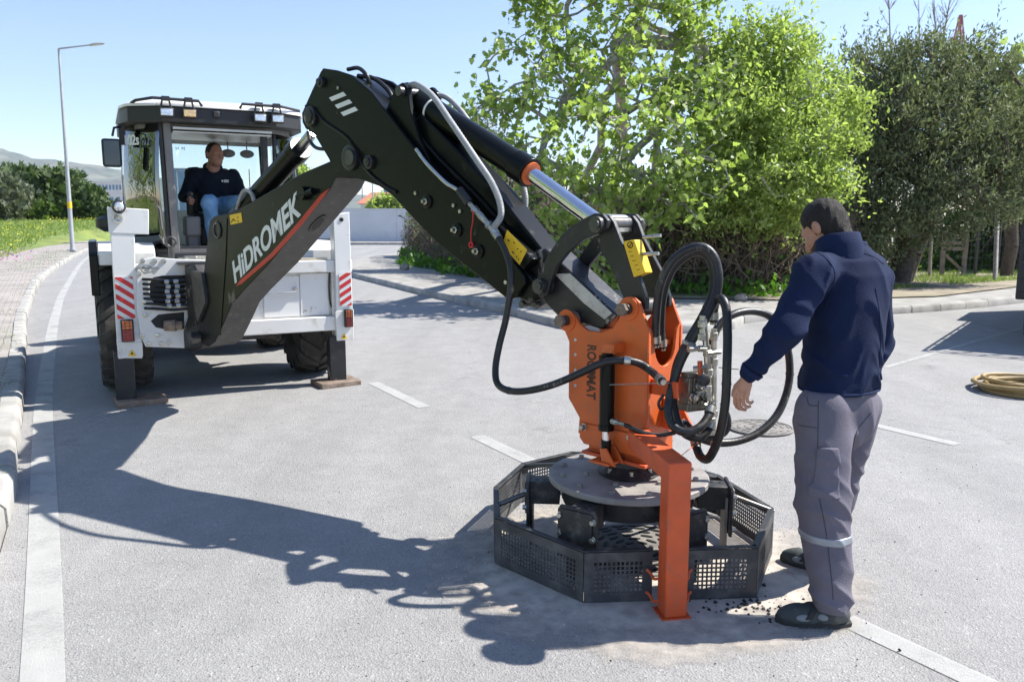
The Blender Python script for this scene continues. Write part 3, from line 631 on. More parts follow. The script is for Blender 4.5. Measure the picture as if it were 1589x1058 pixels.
# lettering on the boom
p0 = Vector(S(364, 440, .13)); p1 = Vector(S(472, 327, .13)); L_ = (p1-p0).length; ux = (p1-p0)/L_; uy = Vector((-ux.y, ux.x))
TT = BF() @ Matrix(((ux.x, uy.x, 0, p0.x), (ux.y, uy.y, 0, p0.y), (0, 0, 1, .1315), (0, 0, 0, 1)))
o = text_mesh('HiDROMEK', TT, .19, 'boom_lettering', M_DECAL, boom, shear=.32, bold=.005, sx=1, space=.98)
bbx = [v.co for v in o.data.vertices]; TTi = (ROOTM[boom].inverted() @ TT).inverted(); xs = [(TTi @ v).x for v in bbx]; sc = L_*.985/(max(xs)-min(xs)); Mx = TTi.inverted() @ Matrix.Diagonal((sc, min(sc, 1.25), 1, 1)) @ TTi; o.data.transform(Mx)
b = bmb(); plate(b, [(366, 444), (373, 434.5), (421, 392.5), (465, 342), (498, 301.5), (511, 292.5), (502, 305.5), (469, 348), (424, 398.5), (375, 440.5)], .1305, .133); b.build('red_stripe', M_STRIPE, boom)
b = bmb(); plate(b, [(356, 334), (374, 330), (376, 345), (358, 349)], .1305, .133); st = b.build('warning_label', M_YEL, boom)
b = bmb(); b.tube([SP(359, 345, .134), SP(362, 340, .134), SP(365, 343, .134)], .004, 5); b.tube([SP(369, 337, .134), SP(369.5, 338, .134)], .005, 5); b.tube([SP(369, 343, .134), SP(370, 344, .134)], .005, 5); b.build('pictogram', M_INKSHADE, st)
# cylinder between boom and stick
b = bmb(); A = SP(362, 345, 0.0); E_ = SP(467, 229, 0.0); F_ = SP(486, 205, 0.0)
b.tube([A, E_-(E_-A).normalized()*.02], .082, 24); b.tube([E_-(E_-A).normalized()*.1, E_], .092, 24); cy = b.build('stick_cylinder', M_BLACK, BL, .004)
b = bmb(); b.tube([E_-(E_-A).normalized()*.02, F_], .04, 18); b.build('cylinder_rod', mat('dull_rod', (.5, .5, .52), .3, metal=1), cy)
b = bmb(); b.tube(spline([SP(366, 340, .05), SP(371, 312, .1), SP(379, 296, .1), SP(390, 300, .1), SP(397, 322, .08)], 6), .016, 8); b.tube(spline([SP(372, 338, -.02), SP(378, 308, .05), SP(386, 294, .05), SP(396, 300, .05), SP(401, 318, .03)], 6), .014, 8); b.build('boom_hoses', M_GHOSE, BL)
# dipper stick
dp = [(468, 176), (484, 140), (497, 112), (501, 106), (521, 109), (545, 117), (576, 143), (612, 190), (648, 237), (678, 268), (715, 306), (745, 340), (775, 376), (813, 428), (815, 440), (800, 462), (789, 466), (733, 421), (700, 395), (670, 369), (640, 338), (608, 303), (588, 289), (554, 277), (519, 268), (510, 247), (488, 210), (474, 200), (469, 190)]
b = bmb(); plate(b, dp, .145, .175); plate(b, dp, -.175, -.145, ref=.175)
dip = b.build('dipper_arm', M_BLACK, BL, .006)
b = bmb(); din = [(500, 112), (521, 114), (545, 124), (572, 148), (612, 196), (648, 242), (715, 311), (775, 381), (838, 455), (815, 470), (786, 458), (733, 412), (670, 362), (608, 298), (554, 272), (530, 262), (505, 215)]
plate(b, din, -.1445, .1445, ref=.175); b.build('dipper_core', M_BLACK, dip, .01)
b = bmb(); tb = [(642, 188), (652, 176), (700, 224), (770, 298), (838, 384), (862, 412), (848, 436), (800, 400), (720, 318), (660, 250)]
plate(b, tb, -.085, .085, ref=.085); b.build('telescopic_beam', M_BLACK, BL, .012)
b = bmb(); ex_ = [(805, 395), (845, 385), (905, 440), (957, 490), (935, 512), (905, 503), (880, 510), (868, 494), (845, 470), (800, 430)]
plate(b, ex_, -.095, .095, ref=.095); xt = b.build('dipper_extension', M_BLACKW, BL, .012)
b = bmb(); plate(b, [(860, 425), (884, 424), (950, 486), (938, 496), (905, 470)], -.07, .0955, ref=.0955); b.build('wear_strip', mat('worn_cream_paint', (.5, .48, .42), .5, dirt=(.1, .08, .06), da=.5, ds=20), xt, .002)
b = bmb(); plate(b, [(913, 478), (934, 484), (930, 500), (906, 502)], -.05, .02); b.build('broken_bracket', M_RUST, xt, .003)
# boss rings, raised rib, bolts and label on the stick
for (x, y, r) in [(484, 181, .07), (545, 245, .085), (500, 128, .035), (575, 252, .045)]:
    b = bmb(); q = S(x, y, .175); b.lathe([(r, .17), (r, .195), (r*.7, .2), (r*.66, .212), (0, .214)], 22, Matrix.Translation((q[0], q[1], 0))); b.build('pivot_boss', M_BLACKW, dip)
b = bmb(); pin(b, 545, 245, -.2, .2, .05); b.build('boom_pin', M_DKST, dip)
b = bmb(); b.tube(spline([SP(*q, .178) for q in [(475, 165), (488, 172), (505, 190), (540, 215), (556, 245), (575, 270), (600, 290), (616, 298)]], 5), .012, 8); b.build('stick_rib', M_BLACK, dip)
for (x, y) in [(664, 313), (710, 357), (743, 390)]:
    q = S(x, y, .175); b = bmb(); b.lathe([(.042, .174), (.042, .185), (.03, .19)], 18, Matrix.Translation((q[0], q[1], 0))); fl = b.build('pin_flange', M_BLACK, dip)
    b = bmb(); b.lathe([(.02, .186), (.02, .2), (.012, .203), (.012, .222), (0, .223)], 6, Matrix.Translation((q[0], q[1], 0))); b.build('nut', M_ZINC, fl)
for (x, y) in [(705, 319), (715, 328), (786, 438), (526, 137), (646, 300)]:
    q = S(x, y, .175); b = bmb(); b.lathe([(.012, .174), (.012, .186), (0, .188)], 10, Matrix.Translation((q[0], q[1], 0))); b.build('small_bolt', M_ZINC, dip)
b = bmb()
for k in range(3):
    x, y = 511+k*9, 152+k*11.5; b.prism([S(*q, .175) for q in [(x, y), (x+22, y-9), (x+27, y-3.5), (x+4.5, y+5.5)]], .1755, .178)
b.build('white_bars', M_DECAL, dip)
b = bmb(); plate(b, [(788, 356), (818, 388), (806, 411), (778, 378)], .086, .18, ref=.18) if False else plate(b, [(787, 357), (818, 388), (806, 411), (779, 380)], .176, .1785)
st = b.build('load_chart_label', M_YEL, BL)
b = bmb()
for (x, y, w2) in [(788, 372, 5), (797, 376, 3), (803, 386, 2), (808, 390, 2), (801, 398, 2), (795, 391, 4), (804, 402, 2)]: b.tube([SP(x, y, .1785), SP(x+w2*.6, y+w2*.5, .1785)], .004, 5)
b.build('pictogram', M_INKSHADE, st)
b = bmb(); b.tube([SP(760, 345, .12), SP(800, 384, .12), SP(825, 412, .12)], .03, 8); b.build('guide_rail', M_BLACK, dip)
b = bmb(); plate(b, [(770, 350), (826, 402), (812, 418), (762, 372)], .10, .1755); b.build('label_bracket', M_BLACK, dip, .004)
# ears and bucket cylinder
b = bmb(); ear = [(596, 178), (606, 152), (614, 134), (624, 128), (632, 137), (636, 170), (650, 215), (672, 262), (650, 238), (620, 204)]
plate(b, ear, .10, .135); plate(b, ear, -.135, -.10, ref=.135); b.build('cylinder_ear', M_BLACK, dip, .006)
b = bmb(); pin(b, 622, 142, -.14, .15, .03); b.build('ear_pin', M_DKST, dip)
A = SP(632, 146, 0); E_ = SP(823, 269, 0); F_ = SP(930, 347, 0)
b = bmb(); b.tube([A, E_-(E_-A).normalized()*.02], .076, 28); b.tube([E_-(E_-A).normalized()*.12, E_], .086, 28); b.tube([A-(E_-A).normalized()*.02, A+(E_-A).normalized()*.1], .07, 20); cy = b.build('bucket_cylinder', M_BLACK, BL, .004)
u_ = (E_-A).normalized(); b = bmb(); b.tube([A+u_*.28, A+u_*.295], .079, 28); b.build('cylinder_band', M_DECAL, cy)
b = bmb(); b.tube([E_, E_+u_*.012], .066, 24); b.build('gland_ring', mat('orange_gland', (.6, .13, .03), .5), cy)
b = bmb(); b.tube([E_+u_*.012, F_], .043, 24); b.build('cylinder_rod', M_CHROME, cy)
# linkage
lk = [(838, 462), (830, 452), (829, 440), (836, 425), (848, 398), (873, 362), (900, 342), (922, 331), (934, 332), (943, 342), (941, 355), (930, 362), (905, 372), (880, 392), (862, 415), (853, 440), (849, 456)]
b = bmb(); plate(b, lk, .125, .155); l1 = b.build('curved_link', M_BLACKW, BL, .005)
b = bmb(); plate(b, lk, -.155, -.125, ref=.155); b.build('curved_link', M_BLACKW, BL, .005)
hl = [(928, 336), (944, 334), (952, 345), (962, 372), (990, 425), (1003, 466), (1002, 480), (984, 484), (970, 470), (950, 420), (931, 388)]
b = bmb(); plate(b, hl, .085, .115); b.build('straight_link', M_BLACKW, BL, .005)
b = bmb(); plate(b, hl, -.115, -.085, ref=.115); b.build('straight_link', M_BLACKW, BL, .005)
for x, y in ((927, 348), (838, 444)): b = bmb(); pin(b, x, y, -.165, .165, .04); pin(b, x, y, -.18, .18, .021); b.build('link_pin', M_DKST, BL)
b = bmb(); q = S(965, 350, .1); b.lathe([(.05, -.08), (.05, .08)], 20, Matrix.Translation((*S(932, 348, .115), 0))); q = S(952, 357, -.05); b.box((S(958, 352, -.02)[0], S(958, 352, -.02)[1], -.02), (.1, .07, .13)); b.build('link_bushing', M_ZINC, BL, .01)
YB = [(967, 374), (987, 371), (1003, 374), (1009, 425), (995, 431), (984, 429)]
b = bmb(); plate(b, [(966, 375), (984, 372), (1001, 424), (983, 431)], .05, .118); yb = b.build('warning_box', M_YEL, BL, .006)
b = bmb()
s1, z1 = S(984, 372, .118); s2, z2 = S(1001, 424, .118); cx_, cz_ = (s1+s2)/2, (z1+z2)/2
b.tube([Vector((cx_-.005, cz_+.01, .09)), Vector((cx_+.09, cz_+.015, .09))], .009, 8); b.tube([Vector((cx_-.03, cz_+.09, .05)), Vector((cx_+.06, cz_+.1, .03))], .009, 8); b.build('box_lever', M_ZINC, yb)
b = bmb(); q = S(978, 380, .118); th = [Vector((q[0]+.015*math.cos(t), q[1]+.015*math.sin(t), .119)) for t in np.linspace(0, 6.283, 16)]; b.tube(th, .0025, 5, False); b.build('ban_symbol', M_INKSHADE, yb); b = bmb(); b.tube([th[2], th[10]], .0025, 5)
for k in range(5): xx_, yy_ = 975+k*3.2, 391+k*7; b.tube([SP(xx_, yy_, .119), SP(xx_+5, yy_-1, .119)], .0015, 4)
b.build('pictogram', M_INKSHADE, yb)
# hydraulic lines on the stick
def hose(name, pts, r, m=M_HOSE, parent=None, n=12, k=8):
    b = MB(); P = spline(pts, k); b.tube(P, r, n); o = b.build(name, m, parent or BL)
    if name == 'long_hose':
        for e, q in ((P[0], P[5]), (P[-1], P[-6])):     # crimped steel ferrules at both ends
            d = (q-e).normalized(); f = MB(); f.tube([e-d*.012, e+d*.01, e+d*.011, e+d*.045], [r*.75, r*.75, r*1.22, r*1.2], 16); f.build('ferrule', M_ZINC, o)
        f = MB(); i = len(P)//2; d = (P[i+1]-P[i-1]).normalized(); f.tube([P[i]-d*.006, P[i]+d*.006], r*1.08, 12); f.build('tie_band', M_PLAS, o)
    return o
def W(px, py, off): return BF() @ SP(px, py, off)
def spiral(name, pts, r, m, parent=None):             # hose with a wound guard: fine ribs along it
    P = spline(pts, 26); rr = [r*(1.0 if i % 2 else .9) for i in range(len(P))]; b = MB(); b.tube(P, rr, 12); return b.build(name, m, parent or BL)
spiral('guarded_hose', [W(636, 133, .06), W(648, 132, .1), W(672, 150, .15), (W(700, 190, .2)), W(738, 246, .2), W(762, 282, .2), W(775, 312, .2), W(777, 335, .2), W(767, 352, .2)], .019, M_GHOSE)
spiral('guarded_hose', [W(668, 150, -.1), W(690, 150, -.14), W(715, 172, -.15), W(750, 220, -.15), W(795, 262, -.13), W(812, 290, -.1), W(815, 318, -.1), W(806, 346, -.1)], .018, M_GHOSE)
hose('hydraulic_hose', [W(540, 108, .05), W(556, 106, .05), (W(568, 116, .05)), W(574, 130, .03)], .014)
hose('hydraulic_hose', [W(478, 205, .1), W(482, 220, .12), W(492, 230, .12), (W(512, 232, .1))], .013)
hose('hydraulic_hose', [W(556, 118, 0), W(580, 122, .0), W(602, 140, -.0), W(612, 160, -.0)], .015)
hose('steel_pipe', [W(646, 232, .18), W(664, 256, .2), W(690, 282, .2), (W(704, 291, .2)), W(716, 298, .2)], .012, M_STEEL)
hose('steel_pipe', [W(642, 200, .1), W(680, 245, .1), W(740, 305, .1), W(790, 360, .1)], .011, M_BLACK)
b = MB(); b.tube([W(713, 295, .2), W(728, 315, .2)], .026, 12); b.build('rubber_sleeve', M_PLAS, BL)
b = MB(); P = [W(*q, .2) for q in [(727, 314), (735, 323), (746, 335), (757, 347), (765, 356), (770, 364)]]
b.tube(P, [.014, .014, .02, .015, .021, .015], 8); b.tube([P[1], P[1].lerp(P[2], .5)], .022, 6); b.tube([P[3], P[3].lerp(P[4], .5)], .024, 6); b.tube([P[4].lerp(P[5], .2), P[5]], .024, 6); b.build('quick_coupler', M_ZINC, BL)
hose('red_cord', [W(733, 322, .215), W(734, 340, .22), W(731, 360, .2), W(731, 376, .19)], .0035, M_RED)
b = MB(); c_ = W(731, 380, .19); b.tube([c_+BD*(.014*math.cos(t))+UP*(.014*math.sin(t)) for t in np.linspace(0, 6.283, 16)], .006, 6, False); b.build('red_cap', M_RED, BL)
b = bmb(); plate(b, [(815, 440), (838, 452), (848, 470), (832, 480), (812, 470), (800, 456)], -.06, .1); pin(b, 822, 462, -.07, .11, .03); pin(b, 812, 472, -.05, .11, .02); pin(b, 832, 472, -.05, .12, .014); b.build('extension_lock', M_DKST, BL, .004)

# ------------------------------------------------------------------ cab
def cabpoly(x0, x1, y0, y1, cx, cy, g=0): return [(x0, y0+cy), (x0+.06, y0+cy*.45), (x0+cx, y0), (x1-cx, y0), (x1-.06, y0+cy*.45), (x1, y0+cy), (x1, y1-.2), (x1-.15, y1), (x0+.15, y1), (x0, y1-.2)]
b = MB(MF); b.prism(cabpoly(-.84, .84, .2, 2.02, .36, .5), 1.0, 1.40); b.build('cab_base', M_PLAS, BL, .015)
b = MB(MF); b.prism(cabpoly(-.78, .78, .24, 1.95, .36, .5), 1.401, 1.44); b.build('cab_floor', M_GREY, BL)
b = MB(MF); b.prism(cabpoly(-.87, .87, .12, 2.12, .34, .42), 2.64, 2.785); b.build('roof_band', M_PLAS, BL, .012)
b = MB(MF)
lay = [(.0, 2.786), (.0, 2.808), (.04, 2.833), (.14, 2.855), (.3, 2.87)]
rings = [[(x*(1-q*.9), (y-1.07)*(1-q*.6)+1.07) for x, y in cabpoly(-.88, .88, .10, 2.14, .34, .42)] for q, z in lay]; n_ = len(rings[0])
vs = [(x, y, lay[i][1]) for i, r_ in enumerate(rings) for x, y in r_]; fs = [(i*n_+k, i*n_+(k+1) % n_, (i+1)*n_+(k+1) % n_, (i+1)*n_+k) for i in range(len(lay)-1) for k in range(n_)]+[tuple(range((len(lay)-1)*n_, len(lay)*n_)), tuple(range(n_))[::-1]]
b.add(vs, fs); b.build('cab_roof', M_WHITE, BL, 0, 50)
b = MB(MF); b.prism([(x*.93, (y-1.07)*.93+1.07) for x, y in cabpoly(-.84, .84, .2, 2.02, .36, .5)], 2.60, 2.659); b.build('headliner', M_GREY, BL)
def post(name, x, y, w_, d_, m, lean=0, z0=1.38, z1=2.66):
    b = MB(MF); b.tube([(x, y, z0), (x+lean, y, z1)], 1, 4); bb = MB(MF)
    bb.add([(x+i*w_/2, y+j*d_/2, z0) for i, j in ((-1, -1), (1, -1), (1, 1), (-1, 1))]+[(x+lean+i*w_/2, y+j*d_/2, z1) for i, j in ((-1, -1), (1, -1), (1, 1), (-1, 1))], [(0, 3, 2, 1), (4, 5, 6, 7), (0, 1, 5, 4), (1, 2, 6, 5), (2, 3, 7, 6), (3, 0, 4, 7)])
    return bb.build(name, m, BL, .01)
post('cab_post', -.46, .27, .07, .08, M_GREY, -.02); post('cab_post', -.515, .30, .04, .08, M_PLAS, -.02)
post('cab_post', .44, .34, .06, .08, M_PLAS, .0); post('cab_post', .53, .38, .03, .06, M_PLAS, .02)
post('cab_post', -.8, .98, .05, .07, M_PLAS); post('cab_post', .8, .98, .05, .07, M_PLAS)
post('cab_post', -.74, 1.92, .07, .07, M_PLAS, .04); post('cab_post', .74, 1.92, .07, .07, M_PLAS, -.04)
# glass, bowed outwards
def bowed(name, A, B, z0, z1, m, bow=.05, inset=(0, 0)):
    b = MB(MF); A = Vector(A); B = Vector(B); n = Vector(((B-A).y, -(B-A).x, 0)).normalized(); 
    if n.dot((A+B)/2-Vector((0, 1.1, 0))) < 0: n = -n
    U, V = 8, 10; vs = []
    for i in range(U+1):
        for j in range(V+1):
            u = i/U; v = j/V; vs.append(A.lerp(B, u)+n*(bow*(1-(2*u-1)**2)*.6+.09*math.sin(v*math.pi)*1.0*bow/.05*.35)+UP*(z0+(z1-z0)*v))
    fs = [(i*(V+1)+j, (i+1)*(V+1)+j, (i+1)*(V+1)+j+1, i*(V+1)+j+1) for i in range(U) for j in range(V)]; b.add(vs, fs)
    o = b.build(name, m, BL, 0, 180); s_ = o.modifiers.new('thick', 'SOLIDIFY'); s_.thickness = .005; return o
bowed('quarter_window', (-.535, .27, 0), (-.84, .86, 0), 1.44, 2.66, M_GLASSD, .07)
bowed('quarter_window', (.55, .36, 0), (.84, .86, 0), 1.44, 2.66, M_GLASS, .06)
bowed('side_window', (-.85, 1.0, 0), (-.8, 1.9, 0), 1.44, 2.66, M_GLASS, .03); bowed('side_window', (.85, 1.0, 0), (.8, 1.9, 0), 1.44, 2.66, M_GLASS, .03)
bowed('windscreen', (-.7, 1.98, 0), (.7, 1.98, 0), 1.44, 2.66, M_GLASS, .04)
# raised rear window under the roof
b = MB(MF); mbox(b, -.43, .5, .2, .25, 2.585, 2.61); mbox(b, -.43, .5, .24, 1.0, 2.56, 2.575); b.build('raised_rear_window', mat('silver_trim', (.5, .5, .48), .35, metal=.5), BL, .004)
T102 = frame(O+EX*-.79+EY*.50+UP*2.36, (EX*.46-EY*.9).normalized(), UP, (-EX*.9-EY*.46).normalized())
p2a, p2b = ML(203, 205, .45), ML(229, 205, .33)
A3 = O+EX*-.80+EY*.60; B3 = O+EX*-.60+EY*.26; ux3 = (B3-A3).normalized(); T102 = frame(A3+UP*2.44+(ux3.cross(UP))*.062, ux3, UP, ux3.cross(UP))
text_mesh('102s', T102, .14, 'window_lettering', M_DECAL, BL, bold=.003, space=.95)
TA = frame(O+EX*-.33+EY*1.93+UP*2.53, EX, UP, -EY); text_mesh('A  H  M', TA, .05, 'windscreen_lettering', M_INKSHADE, BL)
# roof lamps and rails
for x, m_ in ((-.49, M_LENSW), (-.29, M_LENSY), (.36, M_LENSW), (.53, M_LENSW)):
    y = .03 if x < 0 else .05
    b = MB(MF); b.box((x, y+.02, 2.715), (.13, .07, .085)); lm = b.build('work_lamp', M_PLAS, BL, .012)
    b = MB(MF); b.box((x, y-.02, 2.715), (.105, .012, .062)); b.build('lamp_lens', m_, lm, .008)
    b = MB(MF); b.tube([(x-.045, y+.03, 2.76), (x-.03, y+.03, 2.83), (x+.03, y+.03, 2.83), (x+.045, y+.03, 2.76)], .01, 8); b.box((x, y+.03, 2.845), (.07, .04, .04)); b.build('lamp_bracket', M_PLAS, lm)
for pts in ([(-.8, .35, 2.80), (-.74, .2, 2.83), (-.6, .06, 2.845), (-.2, .06, 2.84), (-.17, .08, 2.80)], [(.18, .08, 2.80), (.2, .06, 2.84), (.58, .08, 2.84), (.8, .3, 2.84), (.8, .36, 2.78)]):
    b = MB(MF); b.tube(pts, .014, 8); b.build('roof_rail', M_PLAS, BL)
b = MB(MF); b.box((-.04, .11, 2.73), (.06, .05, .06)); b.build('roof_buzzer', M_PLAS, BL, .01)
# mirrors
b = MB(MF); b.tube([(-.84, .62, 2.63), (-.93, .5, 2.6), (-.95, .48, 2.52)], .012, 8); b.box((-.86, .6, 2.55), (.06, .06, .2)); mr_ = b.build('mirror_arm', M_PLAS, BL, .01)
b = MB(MF); b.box((-.965, .48, 2.36), (.17, .05, .27)); b.build('side_mirror', M_PLAS, mr_, .03)
b = MB(MF); b.box((-.965, .452, 2.36), (.14, .008, .235)); b.build('mirror_glass', mat('mirror_surface', (.07, .08, .09), .15, metal=1), mr_, .004)
b = MB(MF); b.box((.9, 1.2, 2.2), (.12, .04, .26)); b.tube([(.84, 1.2, 2.5), (.9, 1.2, 2.4), (.9, 1.2, 2.3)], .01, 8); b.build('side_mirror', M_PLAS, BL, .02)
b = MB(MF); b.lathe([(.05, 0), (.13, .05), (.13, .13), (.06, .17), (0, .17)], 20, Matrix.Translation((-1.02, 1.2, 1.6))); b.build('air_intake', M_PLAS, BL)
for x in (.2, .40):
    b = MB(MF); b.lathe([(0, -.01), (1, -.01), (1, .01), (0, .015)], 20, Matrix.Translation((x, 1.15, 2.45)) @ Matrix.Rotation(R(90), 4, 'X') @ Matrix.Diagonal((.075, .045, 1, 1))); b.tube([(x, 1.15, 2.49), (x, 1.15, 2.6)], .006, 6); b.build('inner_mirror', M_GREY, BL)
# interior
b = MB(MF); b.box((0, 1.12, 1.72), (.5, .48, .14)); b.box((0, 1.36, 2.02), (.48, .12, .56)); b.build('driver_seat', M_SEAT, BL, .05)
b = MB(MF); b.box((0, 1.1, 1.55), (.32, .32, .2)); b.build('seat_pedestal', M_PLAS, BL, .02)
for x in (-.27, .42):
    b = MB(MF); b.box((x, .62, 1.66), (.15, .3, .2)); b.box((x, .62, 1.5), (.12, .22, .16)); cs = b.build('control_console', M_GREY, BL, .02)
    b = MB(MF); b.tube([(x, .6, 1.76), (x, .58, 1.9)], .018, 8); b.lathe([(.018, 0), (.028, .03), (.026, .1), (.018, .12), (0, .12)], 12, Matrix.Translation((x, .58, 1.89))); b.build('joystick', M_PLAS, cs)
b = MB(MF); b.tube([(0, 1.75, 1.5), (0, 1.6, 1.85)], .04, 10); ring = [Vector((.19*math.cos(t), 1.58+.08*math.sin(t), 1.87+.17*math.sin(t))) for t in np.linspace(0, 6.283, 28)]; b.tube(ring, .014, 8, False); b.build('steering_wheel', M_PLAS, BL)
b = MB(MF); b.box((0, .27, 1.44), (1.0, .05, .05)); b.build('rear_sill', M_PLAS, BL, .01)
b = MB(MF); b.tube([(-.53, -.08, 1.30), (-.53, -.08, 1.47)], .028, 12); b.tube([Vector((-.53+.045*math.cos(t), -.08, 1.515+.045*math.sin(t))) for t in np.linspace(0, 6.283, 20)], .014, 8, False); b.build('boom_lock_hook', M_DKST, BL)
b = MB(MF); b.prism([(-.46, 0.0), (-.38, 0.0), (-.1, .22), (-.1, .3), (-.34, .3), (-.46, .2)], 1.33, 1.36); b.prism([(-.42, -.12), (-.32, -.12), (-.2, 0), (-.3, .05), (-.42, .02)], 1.335, 1.38); b.build('rear_step', M_ZINC, BL, .003)
b = MB(MF); b.tube([(.72, 3.0, 1.9), (.72, 3.0, 2.4)], .006, 6); b.build('antenna', M_PLAS, BL)
b = MB(MF); mbox(b, .2, .95, -.08, .04, 1.316, 1.34); b.build('rear_shelf', M_YEL if False else mat('cream_ply', (.55, .48, .35), .6), BL, .003)
# ------------------------------------------------------------------ orange cutter attachment hanging from the arm
M_ORG = mat('orange_paint', (.62, .115, .018), .42, var=.1, vs=5, dirt=(.3, .13, .06), da=.3, ds=9, coat=.1, bump=.05, bs=40, chips=(.16, .09, .06), cs=24, ca=.55)
M_ORG2 = mat('red_orange_paint', (.6, .09, .02), .5, var=.12, vs=8, dirt=(.35, .12, .07), da=.4, ds=15, bump=.1, bs=60, chips=(.22, .12, .09), cs=60, ca=.3)
M_DUSTY = mat('dusty_steel_plate', (.27, .255, .24), .6, metal=.2, var=.25, vs=7, dirt=(.36, .33, .29), da=.6, ds=5, bump=.2, bs=70)
M_DUSTB = mat('dusty_black_steel', (.025, .025, .027), .5, var=.3, vs=6, dirt=(.2, .185, .16), da=.4, ds=8, bump=.15, bs=60)
M_MESH = mat('dusty_guard_steel', (.045, .046, .05), .5, var=.3, vs=6, dirt=(.17, .165, .155), da=.6, ds=7, bump=.15, bs=60)
C = Vector((.60, 3.99, 0)); CF = frame(C, (1, 0, 0), (0, 1, 0), (0, 0, 1))
CU = thing('road_cutter', 'orange hydraulic road cutter with grey disc and octagonal guard below the black arm', 'road cutter', CF)
def cb(): return MB(CF)
def bolt(T, r, h, parent, m=M_ZINC, name='bolt'):
    b = MB(T); b.lathe([(r*1.35, 0), (r*1.35, h*.2), (r, h*.22), (r, h), (r*.8, h*1.1), (0, h*1.1)], 6); return b.build(name, m, parent)
# disc and rotor
b = cb(); b.lathe([(.13, .385), (.405, .385), (.41, .39), (.41, .413), (.405, .418), (.13, .418)], 72); disc = b.build('disc', M_DUSTY, CU)
for k in range(12):
    a = 2*math.pi*(k+.3)/12; bolt(CF @ Matrix.Translation((.345*math.cos(a), .345*math.sin(a), .418)), .014, .016, disc, M_DUSTY)
for k in range(6):
    a = 2*math.pi*(k+.1)/6; bolt(CF @ Matrix.Translation((.22*math.cos(a), .22*math.sin(a), .418)), .013, .014, disc, M_DUSTY)
b = cb(); b.lathe([(.325, .27), (.335, .275), (.335, .384), (.27, .384), (.27, .275)], 64); b.build('drum', M_DUSTB, CU)
b = cb(); b.lathe([(.15, .4185), (.155, .43), (.13, .44), (.1, .47), (.095, .52), (0, .52)], 40); sp_ = b.build('spindle', M_DUSTB, CU)
for k in range(6): a = 2*math.pi*(k+.5)/6; bolt(CF @ Matrix.Translation((.115*math.cos(a), .115*math.sin(a), .44)), .012, .02, sp_)
for k in range(6):
    a = R(k*60-5); ca, sa = math.cos(a), math.sin(a); T = CF @ frame((0, 0, 0), (ca, sa, 0), (-sa, ca, 0), (0, 0, 1))
    b = MB(T); b.box((.435, 0, .315), (.17, .11, .12)); ar = b.build('cutter_arm', M_DUSTB, CU, .006)
    b = MB(T)
    for x in (.43, .47): b.lathe([(.009, .3755), (.009, .377), (0, .377)], 10, Matrix.Translation((x, .02, 0)))
    b.build('arm_holes', M_INKSHADE, ar)  # black dots, shade painted where the holes sit
    b = MB(T); b.prism([(-.105, .13), (.105, .13), (.105, .36), (.09, .385), (-.09, .385), (-.105, .36)], .505, .52, Matrix(((0, 0, 1, 0), (1, 0, 0, 0), (0, 1, 0, 0), (0, 0, 0, 1)))); h_ = b.build('blade_holder', M_DUSTB, CU, .003)
    b = MB(T); b.box((.496, 0, .17), (.014, .13, .30)); b.box((.525, 0, .30), (.008, .17, .14)); b.build('blade', M_DUSTB if k not in (0,) else M_DUSTY, h_, .002)
    for y in (-.088, .088):
        for z in (.165, .25, .335): bolt(T @ axis(Vector((.52, y, z)), (1, 0, 0)), .013, .018, h_)
# guard of perforated panels
GV = [(-.10, 4.25), (-.085, 3.80), (.32, 3.38), (1.11, 3.43), (1.34, 3.92), (1.2, 4.47), (.88, 4.86), (.38, 4.95), (.06, 4.70)]
GH = .245
def guard(a, e, rail=True):
    a = Vector((*a, 0)); e = Vector((*e, 0)); L_ = (e-a).length; u = (e-a)/L_; T = frame(a, u, UP, u.cross(UP)); b = MB(T)
    bd = .045; z0 = .012
    b.box((L_/2, GH-bd/2, 0), (L_-.004, bd, .007)); b.box((L_/2, z0+bd/2, 0), (L_-.004, bd, .007))
    b.box((bd/2+.002, (GH+z0)/2, 0), (bd, GH-z0-2*bd-.0005, .0068)); b.box((L_-bd/2-.002, (GH+z0)/2, 0), (bd, GH-z0-2*bd-.0005, .0068))
    nx = max(3, int((L_-2*bd)/.0195)); px_ = (L_-2*bd)/nx; H = GH-z0-2*bd; nz = max(3, int(H/.0195)); pz = H/nz
    for i in range(1, nx): b.box((bd+i*px_, (GH+z0)/2, 0), (px_*.36, H, .0042))
    for j in range(1, nz): b.box((L_/2, z0+bd+j*pz, 0), (L_-2*bd, pz*.36, .0034))
    p = b.build('guard_panel', M_MESH, CU)
    b = MB(T); b.box((L_/2, GH+.006, -.012), (L_, .006, .03)); b.build('guard_rim', M_DUSTB, p, .002)
for i in range(len(GV)):
    a, e = GV[i], GV[(i+1) % len(GV)]
    if i == 2:
        av, ev = Vector(a), Vector(e); guard(a, tuple(av.lerp(ev, .395))); guard(tuple(av.lerp(ev, .575)), e)
    else: guard(a, e)
# spokes that carry the guard
for (a, e) in (((.06, 4.70), (.36, 4.33)), ((1.2, 4.47), (.9, 4.2)), ((-.09, 4.0), (.2, 4.0)), ((1.34, 3.92), (1.0, 3.95))):
    b = MB(); b.tube([Vector((*a, .235)), Vector((*e, .36))], .014, 8); b.build('guard_brace', M_DKST, CU)
